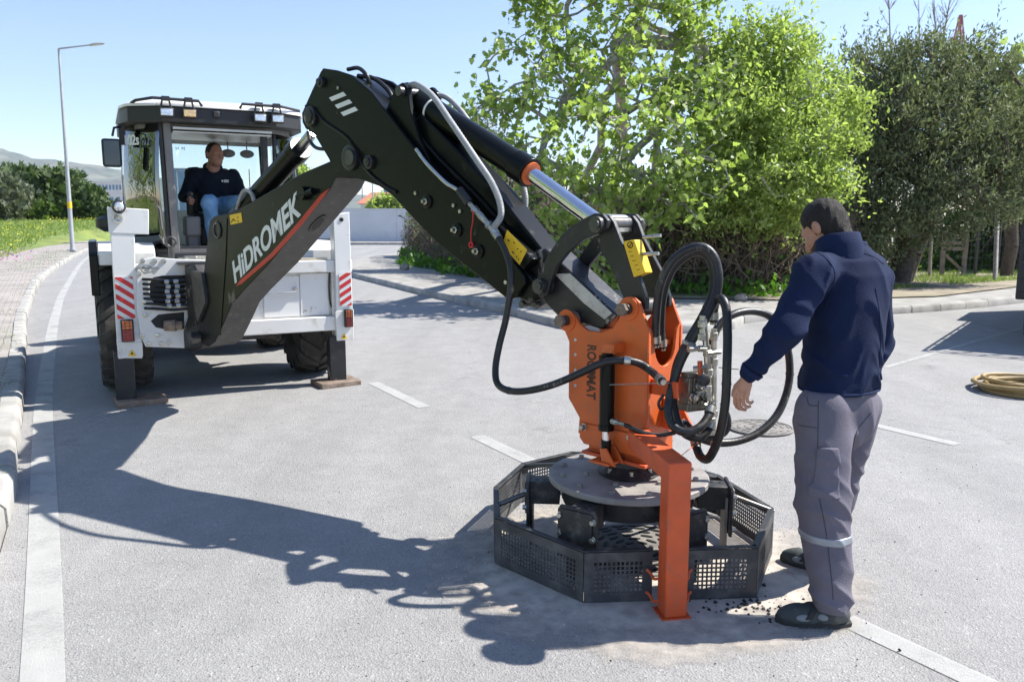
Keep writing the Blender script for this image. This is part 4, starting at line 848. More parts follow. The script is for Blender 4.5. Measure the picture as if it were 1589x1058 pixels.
# mounting bracket
PB = lambda b, px, o0, o1, ref=.15: b.prism([S(x, y, ref) for x, y in px], o0, o1)
near = [(867, 494), (870, 487), (877, 483), (886, 485), (892, 491), (899, 503), (912, 513), (933, 516), (951, 509), (961, 494), (963, 475), (968, 466), (976, 460), (985, 462), (992, 470), (997, 486), (1007, 515), (1006, 625), (1004, 660), (990, 684), (897, 672), (899, 648), (882, 617), (883, 530), (876, 513), (869, 503)]
b = bmb(); PB(b, near, .13, .15); npl = b.build('bracket_plate', M_ORG, CU, .003)
b = bmb(); PB(b, near, -.15, -.13); b.build('bracket_plate', M_ORG, CU, .003)
s1, z1 = S(1007, 520, .15); s0, _ = S(905, 600, .15); _, zb = S(1004, 672, .15)
# end plate with the U-shaped opening, facing along the arm
up_ = [(-.129, zb), (.129, zb), (.129, z1+.02)]+[(.085*math.cos(t), z1-.09+.15*math.sin(t)) for t in np.linspace(0.35, -math.pi-.35, 15)]+[(-.129, z1+.02)]
up_ = [(-.129, zb), (.129, zb), (.129, z1+.03), (.1, z1+.0)]+[(.09*math.cos(t), z1-.06+.11*math.sin(t)) for t in np.linspace(0, -math.pi, 13)]+[(-.1, z1+.0), (-.129, z1+.03)]
TE = BF() @ Matrix(((0, 0, 1, s1-.012), (0, 1, 0, 0), (-1, 0, 0, 0), (0, 0, 0, 1)))
b = MB(TE); b.prism(up_, -.008, .008); b.build('end_plate', M_ORG, CU, .003)
b = bmb(); b.prism([(s0-.02, z1-.07), (s1-.03, z1-.07), (s1-.03, z1-.05), (s0-.02, z1-.05)], -.129, .129); b.prism([(s0-.03, zb), (s0-.01, zb), (s0-.01, z1-.08), (s0-.03, z1-.08)], -.129, .129); b.build('inner_web', M_ORG, CU)
# lower box
lb = [(897, 652), (1003, 660), (1001, 690), (988, 693), (975, 689), (906, 678), (897, 672)]
b = bmb(); sa, za = S(900, 655, .16); sb, zb2 = S(1004, 660, .16)
b.prism([(sa, za-.0), (sb, za-.0), (sb, za-.11), (sa+.03, za-.11), (sa, za-.08)], .151, .163); b.build('clamp_plate', M_ORG, CU, .003)
b = bmb(); b.prism([(sa+.03, .52), (sb-.03, .52), (sb-.03, .72), (sa+.03, .72)], -.125, .125); b.build('lower_box', M_ORG, CU, .008)
b = bmb(); b.prism([(sa+.02, .502), (sb+.0, .502), (sb+.0, .519), (sa+.02, .519)], -.15, .17); b.build('base_flange', M_ORG2, CU, .003)
for (x, y) in [(907, 662), (981, 677)]:
    s, z = S(x, y, .163); bolt(BF() @ Matrix.Translation((s, z, .163)), .016, .03, CU)
# pins in the ears
for (x, y) in [(880, 497), (976, 479)]:
    b = bmb(); s, z = S(x, y, .15); b.lathe([(.028, -.19), (.028, .185)], 20, Matrix.Translation((s, z, 0))); pn = b.build('bracket_pin', M_DKST, CU)
    b = bmb(); b.lathe([(.024, .186), (.024, .2), (.034, .2), (.034, .22), (0, .222)], 6, Matrix.Translation((s, z, 0))); b.build('pin_nut', M_RUST, pn)
    b = bmb(); b.lathe([(.045, -.11), (.045, .11)], 20, Matrix.Translation((s, z, 0))); b.build('pin_bush', M_RUST if x < 900 else M_DKST, CU)
    for (o0, o1) in ((.1505, .158), (-.158, -.1505)):
        b = bmb(); b.lathe([(.058, o0), (.058, o1)], 24, Matrix.Translation((s, z, 0))); b.build('ear_ring', M_ORG, CU, .002)
# holes row
for y in (527, 550, 574, 598):
    s, z = S(893, y, .15); b = bmb(); b.lathe([(.0085, .1505), (.0085, .1515), (0, .1515)], 12, Matrix.Translation((s+.0, z, 0))); b.build('plate_hole', mat('hole_seen_through', (.5, .5, .5), .9) if y == 527 else bpy.data.materials['hole_seen_through'], npl)
# maker's name reading downwards
sA, zA = S(913, 534, .15); sB, zB = S(913, 618, .15)
TT = BF() @ Matrix(((0, 1, 0, sA-.002), (-1, 0, 0, zA), (0, 0, 1, .1508), (0, 0, 0, 1)))
M_BRN = mat('dark_brown_lettering', (.09, .035, .02), .6)
H_ = (zA-zB)
for word, fa, fb in (('ROG', 0, .425), ('MAT', .56, 1)):
    TT = BF() @ Matrix(((0, 1, 0, sA-.004), (-1, 0, 0, zA-H_*fa), (0, 0, 1, .1508), (0, 0, 0, 1)))
    o = text_mesh(word, TT, .078, 'cutter_lettering', M_BRN, npl, depth=.0008, bold=.0026)
    TTi = (ROOTM[npl].inverted() @ TT).inverted(); xs = [(TTi @ v.co).x for v in o.data.vertices]; sc = H_*(fb-fa)/(max(xs)-min(xs)); o.data.transform(TTi.inverted() @ Matrix.Diagonal((sc, 1, 1, 1)) @ TTi)
b = bmb(); gc = (sA+.023, zA-H_*.49)
b.lathe([(.024, .1505), (.024, .1518), (.014, .1518), (.014, .1505)], 24, Matrix.Translation((*gc, 0)))
for k in range(10): b.box((.026, 0, .151), (.006, .007, .0012), Matrix.Translation((*gc, 0)) @ Matrix.Rotation(k*math.pi/5, 4, 'Z'))
b.lathe([(.008, .1505), (.008, .1518), (0, .1518)], 16, Matrix.Translation((*gc, 0))); b.build('gear_emblem', M_BRN, npl)
# upright cylinder on the near plate
P0 = SP(944, 543, .21); P1 = SP(940, 668, .21); sx = (P0.x+P1.x)/2
b = bmb(); zt = SP(943, 553, .21).y; zl = SP(940, 667, .21).y; b.tube([(sx, zl, .21), (sx, zt, .21)], .038, 24); b.tube([(sx, zt-.03, .21), (sx, zt+.004, .21)], .043, 24); b.tube([(sx, zl, .21), (sx, zl+.03, .21)], .041, 24); cyl = b.build('tilt_cylinder', M_BLACK, CU, .003)
b = bmb(); b.tube([(sx, zl, .21), (sx, zl-.07, .21)], .02, 14); b.build('cylinder_rod', M_CHROME, cyl)
b = bmb(); b.tube([(sx, zl-.05, .21), (sx-.005, zl-.15, .21)], .026, 14); b.tube([(sx, zt, .21), (sx, zt+.045, .21)], .028, 14); b.build('clevis', M_BLACK, cyl)
b = bmb(); b.prism([(sx-.02, zt+.02), (sx+.06, zt+.025), (sx+.055, zt+.072), (sx-.0, zt+.07)], .235, .25); b.prism([(sx-.02, zt+.02), (sx+.06, zt+.025), (sx+.055, zt+.072), (sx-.0, zt+.07)], .164, .172); b.box((sx+.058, zt+.048, .2), (.01, .05, .095)); b.build('upper_lug', M_ORG, CU, .004)
b = bmb(); b.prism([(sx+.005, .505), (sx+.09, .505), (sx+.03, zl-.08), (sx-.01, zl-.09)], .24, .252); b.prism([(sx-.03, .505), (sx+.09, .505), (sx+.03, zl-.08), (sx-.02, zl-.09)], .172, .182); b.box((sx, .511, .21), (.12, .014, .12)); b.build('lower_lug', M_ORG, CU, .003)
# support leg
pt = Vector((.70, 3.29, 0)); q0 = W(972, 672, .10)
b = MB(); u0 = (Vector((.615, 3.80, 0))-pt).normalized(); T = frame((pt.x, pt.y, 0), Vector((u0.y, -u0.x, 0)), u0, UP); b.box((0, 0, .357), (.102, .10, .69), T); lg = b.build('support_leg', M_ORG2, CU, .006)
b = MB(); b.box((0, 0, .006), (.135, .13, .012), T); b.build('leg_foot', M_ORG2, lg, .002)
b = MB(); e_ = Vector((pt.x, pt.y, .655)); st_ = Vector((.615, 3.80, .655)); u = (st_-e_).normalized(); v = UP.cross(u).normalized(); T2 = frame(e_, v, u.cross(v)*1.0, u)
b.box((0, 0, (st_-e_).length/2+.026), (.101, .092, (st_-e_).length-.048), T2); b.build('support_beam', M_ORG2, CU, .006)
for z in (.055, .16):
    for s_ in (-1, 1):
        b = MB(); b.tube(spline([Vector((.70+s_*.05, 3.31, z)), Vector((.70+s_*.075, 3.33, z-.012)), Vector((.70+s_*.085, 3.36, z)), Vector((.70+s_*.10, 3.375, z+.01))], 4), .007, 6); b.build('guard_hook', M_ORG2, CU)
b = bmb(); b.prism([(s1-.0, zb), (s1+.10, zb-.0), (s1, zb+.16)], -.01, .01); b.prism([(s1-.0, zb), (s1+.10, zb-.0), (s1, zb+.16)], -.12, -.10); b.build('gusset', M_ORG, CU, .003)
# valve bracket and manifold
b = MB(); A_ = W(1006, 598, .10); B_ = AT(1052, 606, 3.58)
u = (B_-A_).normalized(); v = UP.cross(u).normalized(); b.box((0, 0, (B_-A_).length/2), (.012, .075, (B_-A_).length), frame(A_, v, u.cross(v), u)); b.build('valve_arm', M_ORG2, CU, .003)
VY = 3.66; V = lambda x, y, d=0: AT(x, y, VY+d)
M_BRZ = mat('cast_valve_body', (.2, .17, .13), .45, metal=.6, var=.3, vs=20, dirt=(.4, .36, .3), da=.5, ds=30, bump=.2, bs=90)
TV = Matrix.Translation(V(1075, 605)) @ Matrix.Rotation(R(25), 4, 'Z')
b = MB(TV)
for k in range(5): b.box((-.04+k*.028, 0, -.01), (.022, .075, .15)); b.box((-.04+k*.028, 0, .05), (.027, .05, .03))
b.box((.015, 0, -.075), (.15, .085, .035)); b.box((.015, 0, .075), (.13, .06, .02)); vb = b.build('valve_body', M_BRZ, CU, .004)
for (x, z, r) in ((-.04, -.02, .016), (.03, -.02, .016), (.05, -.05, .013), (-.01, .03, .013)):
    b = MB(TV @ axis(Vector((x, -.04, z)), (0, -1, 0))); b.lathe([(r*1.3, 0), (r*1.3, .015), (r, .016), (r, .04), (r*.6, .041), (0, .036)], 6); b.build('port_fitting', M_ZINC, vb)
b = MB(); b.lathe([(.0, 0), (.024, .004), (.03, .02), (.024, .04), (.012, .045)], 16, axis(V(1088, 588, -.09), (.3, -1, 0))); b.build('black_knob', M_PLAS, vb)
b = MB()
for (x, y) in ((1090, 500), (1090, 520), (1098, 545), (1100, 575), (1098, 600), (1100, 625), (1104, 650)):
    p = V(x, y, -.03); b.lathe([(.015, -.025), (.021, -.022), (.021, .005), (.014, .01), (.014, .03)], 6, Matrix.Translation(p))
b.tube([V(1092, 495, -.03), V(1097, 550, -.03), V(1101, 660, -.03)], .015, 10); b.build('fitting_column', M_ZINC, CU)
b = MB()
for (x, y) in ((1108, 520), (1108, 560), (1108, 640), (1104, 670)):
    p = V(x, y, .02); b.lathe([(.013, -.025), (.019, -.02), (.019, .01), (.013, .015), (.013, .03)], 6, Matrix.Translation(p))
b.tube([V(1108, 510, .02), V(1108, 600, .02), V(1106, 690, .02)], .013, 10); b.build('fitting_column', M_ZINC, CU)
for (a, e, r) in (((1068, 541), (1095, 541), .018), ((1060, 530), (1078, 536), .012), ((1096, 570), (1076, 572), .014), ((1085, 628), (1103, 628), .02), ((1080, 612), (1098, 600), .016), ((1098, 548), (1118, 546), .012)):
    b = MB(); A1, E1 = V(*a, -.05), V(*e, -.03); b.tube([A1, A1.lerp(E1, .3), A1.lerp(E1, .31), A1.lerp(E1, .6), A1.lerp(E1, .61), E1], [r, r, r*.75, r*.75, r*.95, r*.95], 6); b.build('elbow_fitting', M_ZINC, CU)
b = MB(); b.tube([V(1086, 560, -.04), V(1088, 600, -.05)], .012, 8); b.build('red_union', M_ORG2, CU)
# hoses of the cutter
hose('long_hose', [W(769, 362, .2), W(782, 385, .22), W(792, 415, .24), W(792, 450, .26), W(785, 495, .28), W(775, 535, .32), W(769, 570, .36), W(772, 595, .4), W(790, 606, .42), W(820, 606, .42), (W(860, 596, .40)), W(900, 579, .36), W(935, 563, .32), W(965, 559, .28), W(990, 563, .22), W(1008, 574, .18), AT(1028, 592, 3.62)], .0185, M_HOSE, CU, 14)
b = MB(); b.tube([W(968, 559, .28), W(978, 560, .26)], .0215, 14); b.build('hose_band', M_ZINC, CU)
hose('long_hose', [AT(1018, 535, 3.86), AT(1018, 500, 3.84), AT(1023, 450, 3.8), AT(1038, 412, 3.78), AT(1062, 390, 3.76), AT(1088, 383, 3.74), AT(1107, 397, 3.72), AT(1115, 428, 3.7), AT(1110, 462, 3.68), AT(1094, 496, 3.66), AT(1074, 528, 3.66), AT(1056, 562, 3.66), AT(1043, 600, 3.64), AT(1037, 636, 3.6), AT(1044, 660, 3.56), AT(1062, 670, 3.53), AT(1084, 664, 3.54), AT(1098, 648, 3.58), AT(1104, 628, 3.62)], .0205, M_HOSE, CU, 14)
hose('long_hose', [AT(1028, 540, 3.95), AT(1026, 500, 3.93), AT(1030, 455, 3.9), AT(1044, 418, 3.88), AT(1066, 397, 3.86), AT(1086, 391, 3.84), AT(1102, 403, 3.82), AT(1108, 430, 3.8), AT(1103, 462, 3.78), AT(1088, 494, 3.76), AT(1068, 528, 3.76), AT(1050, 566, 3.76), AT(1045, 605, 3.72), AT(1049, 645, 3.66), AT(1062, 672, 3.62), AT(1084, 679, 3.6), AT(1098, 668, 3.62), AT(1105, 650, 3.64)], .0195, M_HOSE, CU, 14)
hose('long_hose', [AT(1107, 500, 3.72), AT(1108, 480, 3.72), AT(1112, 466, 3.68), AT(1120, 464, 3.62), AT(1127, 480, 3.58), AT(1129, 520, 3.54), AT(1128, 570, 3.5), AT(1126, 620, 3.5), AT(1119, 665, 3.52), AT(1109, 695, 3.55), AT(1098, 712, 3.6), AT(1087, 708, 3.66), AT(1081, 694, 3.7), AT(1078, 680, 3.74)], .0205, M_HOSE, CU, 14)
hose('long_hose', [AT(1103, 560, 3.8), AT(1106, 530, 3.84), AT(1116, 505, 3.88), AT(1138, 488, 3.92), AT(1168, 483, 3.98), AT(1196, 492, 4.02), AT(1216, 520, 4.02), AT(1225, 560, 4.0), AT(1223, 600, 3.96), AT(1208, 640, 3.9), AT(1182, 668, 3.84), AT(1150, 683, 3.8), AT(1118, 687, 3.76), AT(1092, 682, 3.72), AT(1072, 670, 3.7), AT(1060, 655, 3.7)], .0195, M_HOSE, CU, 14)
hose('thin_hose', [AT(1120, 625, 3.7), AT(1130, 645, 3.68), AT(1131, 662, 3.66), AT(1122, 675, 3.66), AT(1100, 680, 3.66), AT(1080, 672, 3.66), AT(1065, 655, 3.68)], .011, M_HOSE, CU, 10)
hose('thin_hose', [W(958, 655, .24), W(972, 660, .25), W(995, 670, .24), W(1020, 675, .2), W(1048, 671, .15)], .011, M_HOSE, CU, 10)
b = MB(); b.tube([W(950, 653, .24), W(956, 655, .245), W(957, 655, .245), W(970, 659, .25)], [.016, .016, .011, .012], 8); b.build('hose_union', M_ZINC, CU)
hose('thin_hose', [V(1030, 612), V(1022, 625), V(1026, 635), V(1035, 630)], .007, M_HOSE, CU, 8)
hose('pull_cable', [V(1115, 570), V(1132, 572), (V(1146, 573))], .0025, M_PLAS, CU, 6)
hose('red_thread', [V(1100, 676), V(1085, 685), AT(1058, 706, 3.4)], .0018, M_ORG2, CU, 5)
b = MB(); b.tube([W(946, 597, .30)+Vector((0, 0, 0)), W(1040, 594, .25)], .0022, 5); b.build('tie_wire', M_ZINC, CU)

# manhole covers, concrete collar, dust
M_IRON = mat('cast_iron', (.16, .15, .14), .8, metal=.1, var=.35, vs=8, dirt=(.3, .28, .25), da=.9, ds=6, bump=.3, bs=50)
def manhole(name, c, r, label, slots):
    T = Matrix.Translation(c); t = thing(name, label, 'manhole cover', T)
    b = MB(T); b.lathe([(0, .001), (r*.995, .001), (r, .012), (r*.985, .014), (r*.93, .014), (r*.925, .009), (0, .009)], 64); cv = b.build('iron_cover', M_IRON, t)
    b = MB(T)
    for (rr, n) in slots:
        for k in range(n):
            a = 2*math.pi*k/n; T3 = Matrix.Rotation(a, 4, 'Z') @ Matrix.Translation((rr, 0, .0095)); b.prism([(.012*math.cos(q)*.9, (.35*2*math.pi*rr/n)*math.sin(q)) for q in np.linspace(0, 6.283, 11)[:-1]], 0, .004, T3)
    b.build('studs_and_slots', M_IRON if name == 'manhole_cover' else M_INKSHADE, cv)  # on the grate, black raised pieces are painted as shaded slots
    return t
manhole('grated_manhole_cover', Vector((.66, 3.98, .006)), .335, 'slotted iron manhole cover under the orange cutter', [(r_, max(6, int(r_*70))) for r_ in (.07, .12, .17, .22, .27, .305)])
manhole('manhole_cover', Vector((2.07, 6.48, .004)), .27, 'rough round manhole cover sunk in the road behind the standing worker', [(r_, max(6, int(r_*60))) for r_ in (.06, .12, .18, .23)])
def dust_mat(name, col, lo, hi, sc=3):
    m = mat(name, col, .95, var=.15, vs=12, bump=.3, bs=90); t = m.node_tree; L = t.links.new; out = t.nodes['Material Output']; bb = t.nodes['Principled BSDF']
    tc = _n(t, 'ShaderNodeTexCoord'); n = _n(t, 'ShaderNodeTexNoise'); n.inputs['Scale'].default_value = sc; n.inputs['Detail'].default_value = 10; n.inputs['Roughness'].default_value = .65; L(tc.outputs['Object'], n.inputs[0])
    at_ = _n(t, 'ShaderNodeAttribute', attribute_name='cover'); ad = _n(t, 'ShaderNodeMath', operation='ADD'); L(n.outputs[0], ad.inputs[0]); L(at_.outputs['Fac'], ad.inputs[1])
    r = _n(t, 'ShaderNodeMapRange'); r.inputs[1].default_value = lo; r.inputs[2].default_value = hi; r.inputs[3].default_value = 0; r.inputs[4].default_value = .9; L(ad.outputs[0], r.inputs[0])
    tr = _n(t, 'ShaderNodeBsdfTransparent'); ms = _n(t, 'ShaderNodeMixShader'); L(r.outputs[0], ms.inputs[0]); L(tr.outputs[0], ms.inputs[1]); L(bb.outputs[0], ms.inputs[2]); L(ms.outputs[0], out.inputs[0]); return m
def dust_sheet(name, c, rx, ry, m, rots=0, inner=0, z=.0075):
    nr, na = 10, 48; vs = []; cov = []
    for i in range(nr+1):
        f = i/nr
        for k in range(na):
            a = 2*math.pi*k/na; vs.append((c[0]+rx*f*math.cos(a), c[1]+ry*f*math.sin(a), z+.006*(1-f)*abs(math.sin(7*a+f*9)))); cov.append((1-f)**.6)
    fs = [(i*na+k, i*na+(k+1) % na, (i+1)*na+(k+1) % na, (i+1)*na+k) for i in range(nr) for k in range(na)]
    me = bpy.data.meshes.new(name); me.from_pydata(vs, [], fs); me.materials.append(m); at_ = me.attributes.new('cover', 'FLOAT', 'POINT'); at_.data.foreach_set('value', cov)
    o = link(name, me, None, 0, 180, None, Matrix.Identity(4)); o['kind'] = 'stuff'; return o
M_DUST = dust_mat('cutting_dust', (.5, .45, .39), .7, 1.12)
tag(dust_sheet('stone_dust', (.66, 3.8), 1.2, 1.0, M_DUST), 'pale cutting dust spread over the road under and around the cutter', 'dust')
b = MB()
for k in range(120):
    a = random.gauss(0, 1); x, y = random.gauss(1.04, .16), random.gauss(3.34, .06)
    if k > 80: x, y = random.gauss(.65, .5), random.gauss(3.75, .38)
    r = random.uniform(.002, .008)*(1 if k > 80 else 1.5); b.box((x, y, r*.6), (r, r*1.4, r), Matrix.Translation((x, y, .006)) @ Matrix.Rotation(random.random()*3, 4, 'Z') @ Matrix.Rotation(random.random(), 4, 'X') @ Matrix.Translation((-x, -y, 0)))
tag(b.build('asphalt_crumbs', M_INKSHADE, smooth=0), 'black crumbs of broken asphalt beside the cutter guard', 'crumbs', kind='stuff')

b = MB()
for k in range(1500):
    a = random.uniform(0, 6.283); rr = abs(random.gauss(.83, .16)); x, y = .62+rr*1.0*math.cos(a), 4.0+rr*.92*math.sin(a); r = random.uniform(.0012, .0045)
    T = Matrix.Translation((x, y, .008+r*.4)) @ Matrix.Rotation(random.random()*6, 4, 'Z') @ Matrix.Rotation(random.random()*2, 4, 'X')
    b.add([(r, 0, 0), (-r, .2*r, 0), (0, r, 0), (0, -r, .1*r), (0, 0, r*.8), (0, 0, -r*.8)], [(0, 2, 4), (2, 1, 4), (1, 3, 4), (3, 0, 4), (2, 0, 5), (1, 2, 5), (3, 1, 5), (0, 3, 5)], T)
tag(b.build('stone_cuttings', mat('pale_cuttings', (.42, .38, .33), .9, var=.4, vs=40), smooth=0), 'pale gritty cuttings lying around the octagonal guard', 'cuttings', kind='stuff')
# weld beads on the orange frame
def weld(P, r=.0045):
    Q = []; n = max(2, int(sum((P[i+1]-P[i]).length for i in range(len(P)-1))/.006)); A = spline(P, max(2, n//max(1, len(P)-1))); b = MB(); b.tube(A, [r*(1+.25*math.sin(i*1.9)) for i in range(len(A))], 7); b.build('weld_bead', M_ORG, CU)
zt_ = .65; weld([BF() @ Vector((s1-.004, z1-.02, .151)), BF() @ Vector((s1-.004, zb+.01, .151))]); weld([BF() @ Vector((sa+.03, .521, .127)), BF() @ Vector((sb-.03, .521, .127))])
weld([T @ Vector((-.052, -.052, .013)), T @ Vector((.052, -.052, .013))]) if False else None
# ------------------------------------------------------------------ people
M_SKIN = mat('skin', (.42, .22, .15), .55, var=.1, vs=25, bump=.05, bs=150); M_SKIN2 = mat('tanned_skin', (.3, .15, .1), .55, var=.12, vs=25)
M_HAIR = mat('dark_hair', (.018, .013, .011), .7, var=.4, vs=60, bump=.8, bs=260); M_BEARD = mat('short_beard', (.07, .04, .028), .8, var=.4, vs=120, bump=.5, bs=250)
def cloth(name, col, var=.12, bs=220, bump=.35, dirt=None, da=.3): return mat(name, col, .9, var=var, vs=7, bump=bump, bs=bs, dirt=dirt, da=da, ds=6, spec=.2)
M_NAVY = cloth('navy_fleece', (.008, .016, .05), .15); M_NAVYD = cloth('navy_trim', (.01, .02, .06)); M_PANT = cloth('grey_violet_work_cloth', (.14, .13, .16), .12, dirt=(.2, .18, .19), da=.3)
M_REFL = mat('reflective_tape', (.27, .29, .32), .35, metal=.3, var=.1, vs=30); M_SHOE = mat('grey_suede', (.05, .06, .06), .85, var=.25, vs=14, bump=.3, bs=150, dirt=(.2, .19, .17), da=.4, ds=9); M_SOLE = mat('rubber_sole', (.03, .03, .03), .8, var=.2)
M_SEAM = cloth('seam_thread', (.07, .065, .08)); M_SHOEL = mat('pale_shoe_panel', (.2, .22, .23), .7, var=.1); M_EYE = mat('eye', (.03, .02, .015), .1); M_JEAN = cloth('washed_blue_denim', (.13, .26, .42), .3, dirt=(.3, .42, .55), da=.3); M_HOOD = cloth('black_hooded_sweater', (.008, .012, .022))
def basis(f, up=(0, 0, 1)):
    f = Vector(f).normalized(); r_ = f.cross(Vector(up)).normalized(); u = r_.cross(f); return np.array([r_, f, u], dtype=np.float32)
def loc_(P, c, B): return (P-np.array(c, dtype=np.float32)) @ B.T
def head_f(c, B, neck_to, k=1.0):
    def f(P):
        q = loc_(P, c, B)/k; E_ = lambda cc, r: ell(q, cc, r)
        d = E_((0, -.012, .03), (.077, .097, .092)); d = smin(d, E_((0, .028, -.03), (.063, .07, .088)), .03); d = smin(d, E_((0, .048, -.088), (.042, .042, .03)), .03)
        for s in (-1, 1):
            d = smin(d, E_((s*.042, .055, -.03), (.024, .03, .024)), .02)
            d = smin(d, cone(q, (s*.012, .088, .022), (s*.046, .074, .02), .011, .009), .012)
            d = -smin(-d, E_((s*.031, .102, .002), (.017, .016, .011)), .008)
            ear = smin(E_((s*.078, -.012, -.008), (.009, .017, .029)), E_((s*.083, -.019, .0), (.007, .015, .02)), .01); ear = -smin(-ear, E_((s*.094, -.006, -.002), (.007, .011, .018)), .005); d = smin(d, ear, .006)
        d = smin(d, cone(q, (0, .094, .012), (0, .116, -.03), .008, .013), .012); d = smin(d, cone(q, (-.014, .1, -.036), (.014, .1, -.036), .009, .009), .008)
        d = smin(d, cone(q, (-.02, .091, -.062), (.02, .091, -.062), .0065, .0065), .006); d = smin(d, cone(q, (-.017, .09, -.074), (.017, .09, -.074), .007, .007), .006)
        n = loc_(np.array([neck_to], dtype=np.float32), c, B)[0]/k
        return smin(d, cone(q, (0, -.03, -.05), n, .053, .062), .02)*k
    return f
def hair_f(c, B, k=1.0, front=.052, low=-.045, th=.006):
    def f(P):
        q = loc_(P, c, B)/k; d = smin(ell(q, (0, -.014, .032), (.077+th, .097+th, .094+th)), ell(q, (0, -.04, -.02), (.066+th, .055+th, .07)), .03)
        x, y, z = q[..., 0], q[..., 1], q[..., 2]; d = smin(d, cone(q, (0, -.045, -.03), (0, -.05, -.085), .052, .05), .02); d = d+.0016*np.sin(x*170+y*60)*np.sin(y*150+z*90)
        lim = np.where(z > .03, y-(front+.1*(z-.055)), np.where(z > -.03, y-(.012+.35*np.maximum(z, 0)), y+.02-.0*z)); d = np.maximum(d, lim*.8)
        return np.maximum(d, (low-z)*.9)*k
    return f
def beard_f(c, B, k=1.0):
    def f(P):
        q = loc_(P, c, B)/k; d = smin(ell(q, (0, .028, -.035), (.066, .073, .088)), ell(q, (0, .05, -.09), (.046, .046, .034)), .03)
        y, z = q[..., 1], q[..., 2]; d = np.maximum(d, z+.028+.35*(y-.02)); d = np.maximum(d, .018-y); 
        return np.maximum(d, -ell(q, (0, .103, -.066), (.025, .02, .009)))*k
    return f
def hand_chain(w_, d, nrm, side, L=.185, curl=(.35, .5, .45), spread=.1):
    # palm along d, nrm = back of the hand, side = towards the thumb; five separate fingers
    d, nrm, side = (Vector(q).normalized() for q in (d, nrm, side)); out = []; pl = L*.5
    out.append((w_, w_+d*pl*.5, .027, .024)); kn = []
    for i, (o, ln, r) in enumerate(((.030, .072, .0086), (.010, .08, .0088), (-.010, .074, .0084), (-.029, .058, .0074))):
        k0 = w_+d*(pl-abs(o-.005)*.25)+side*o; out.append((w_+d*.03+side*o*.7, k0, .0145, .0125)); p = k0; dr = (d+side*o*spread*8).normalized(); a = 0
        for j, (fr, c) in enumerate(zip((.45, .3, .25), curl)):
            a += c*(1+.22*i); v = (dr*math.cos(a)-nrm*math.sin(a)); q = p+v*ln*fr*1.02; out.append((p, q, r*(1.08-.1*j), r*(1-.1*j))); p = q
    p = w_+d*.018+side*.022; v = (d*.62+side*.75-nrm*.2).normalized(); q = p+v*.042; out.append((p, q, .0135, .0112)); v2 = (v*.8+d*.5-nrm*.25).normalized(); q2 = q+v2*.03; out.append((q, q2, .0105, .0095)); out.append((q2, q2+(v2*.8+d*.5-nrm*.2).normalized()*.024, .0093, .0078))
    return out
def chain_f(ch, k=.005):
    def f(P):
        d = None
        for i, (a, b, ra, rb) in enumerate(ch):
            e = cone(P, a, b, ra, rb); d = e if d is None else smin(d, e, .012 if i < 5 and ra > .011 else k*.5)
        return d
    return f
def bounds(pts, pad): A = np.array([tuple(p) for p in pts]); return A.min(0)-pad, A.max(0)+pad
def folds(P, c, ax, amp, fr, ph=0):
    q = P-np.array(c, dtype=np.float32); a = np.array(ax, dtype=np.float32); w_ = q@a
    s = np.abs(np.sin(.5*(w_*fr+ph+2.2*np.sin(q[..., 0]*17+q[..., 1]*13)+1.3*np.sin(q[..., 2]*9+q[..., 0]*21)))); return -amp*1.9*((1-s)**1.6-.35)
def person(name, label, J, m): pass

# --- standing worker
f_t = Vector((-.80, .60, 0)).normalized(); HC = AT(1279, 355, 3.56); HB = basis((-.46, .65, -.58)); NB = AT(1303, 377, 3.49)-Vector((0, 0, .03))
SHL = AT(1264, 424, 3.34); SHR = AT(1357, 436, 3.72); ELL_ = AT(1217, 512, 3.25); WRL = AT(1161, 583, 3.30); ELR = AT(1364, 530, 3.78); WRR = AT(1350, 590, 3.68)
HIPL = AT(1276, 645, 3.36); HIPR = AT(1328, 640, 3.58); KNL = AT(1277, 775, 3.28); KNR = AT(1292, 765, 3.62); ANL = AT(1290, 938, 3.20); ANR = AT(1281, 868, 3.72)
foot = Vector((1.29, 3.2, 0)); ROOT = Vector((1.33, 3.45, 0))
hd = (AT(1148, 605, 3.32)-WRL).normalized()
hand = hand_chain(WRL+hd*.01, hd+Vector((.12, 0, -.25)), Vector((-.75, -.35, .5)), Vector((-.55, .8, -.1)), .185, (.45, .55, .5))
# the fingers curl down and to the right
handR = hand_chain(WRR, Vector((-.3, .1, -1)), Vector((.6, .7, 0)), Vector((-.7, .6, 0)), .18)
hp = [q for c_ in hand for q in c_[:2]]; lo, hi = bounds(hp+[WRL], .03); hpR = [q for c_ in handR for q in c_[:2]]; loR, hiR = bounds(hpR, .03)
fh = head_f(HC, HB, NB-Vector((0, 0, .02)))
def fore(P): return smin(chain_f(hand)(P), cone(P, WRL-(WRL-ELL_).normalized()*.0, WRL.lerp(ELL_, .3), .026, .036), .012)
def core(P):
    d = cone(P, NB-Vector((0, 0, .05)), (HIPL+HIPR)/2, .08, .08)
    for a, b_, r1, r2 in ((SHL, ELL_, .045, .036), (ELL_, WRL, .036, .025), (SHR, ELR, .045, .036), (ELR, WRR, .036, .025), (SHL, SHR, .05, .05), (HIPL, KNL, .07, .05), (KNL, ANL, .045, .035), (HIPR, KNR, .07, .05), (KNR, ANR, .045, .035), (HIPL, HIPR, .08, .08)): d = smin(d, cone(P, a, b_, r1, r2), .03)
    return d
lo_h, hi_h = bounds([HC, NB], .15); lo_c, hi_c = bounds([SHL, SHR, ANL, ANR, WRL, NB], .11)
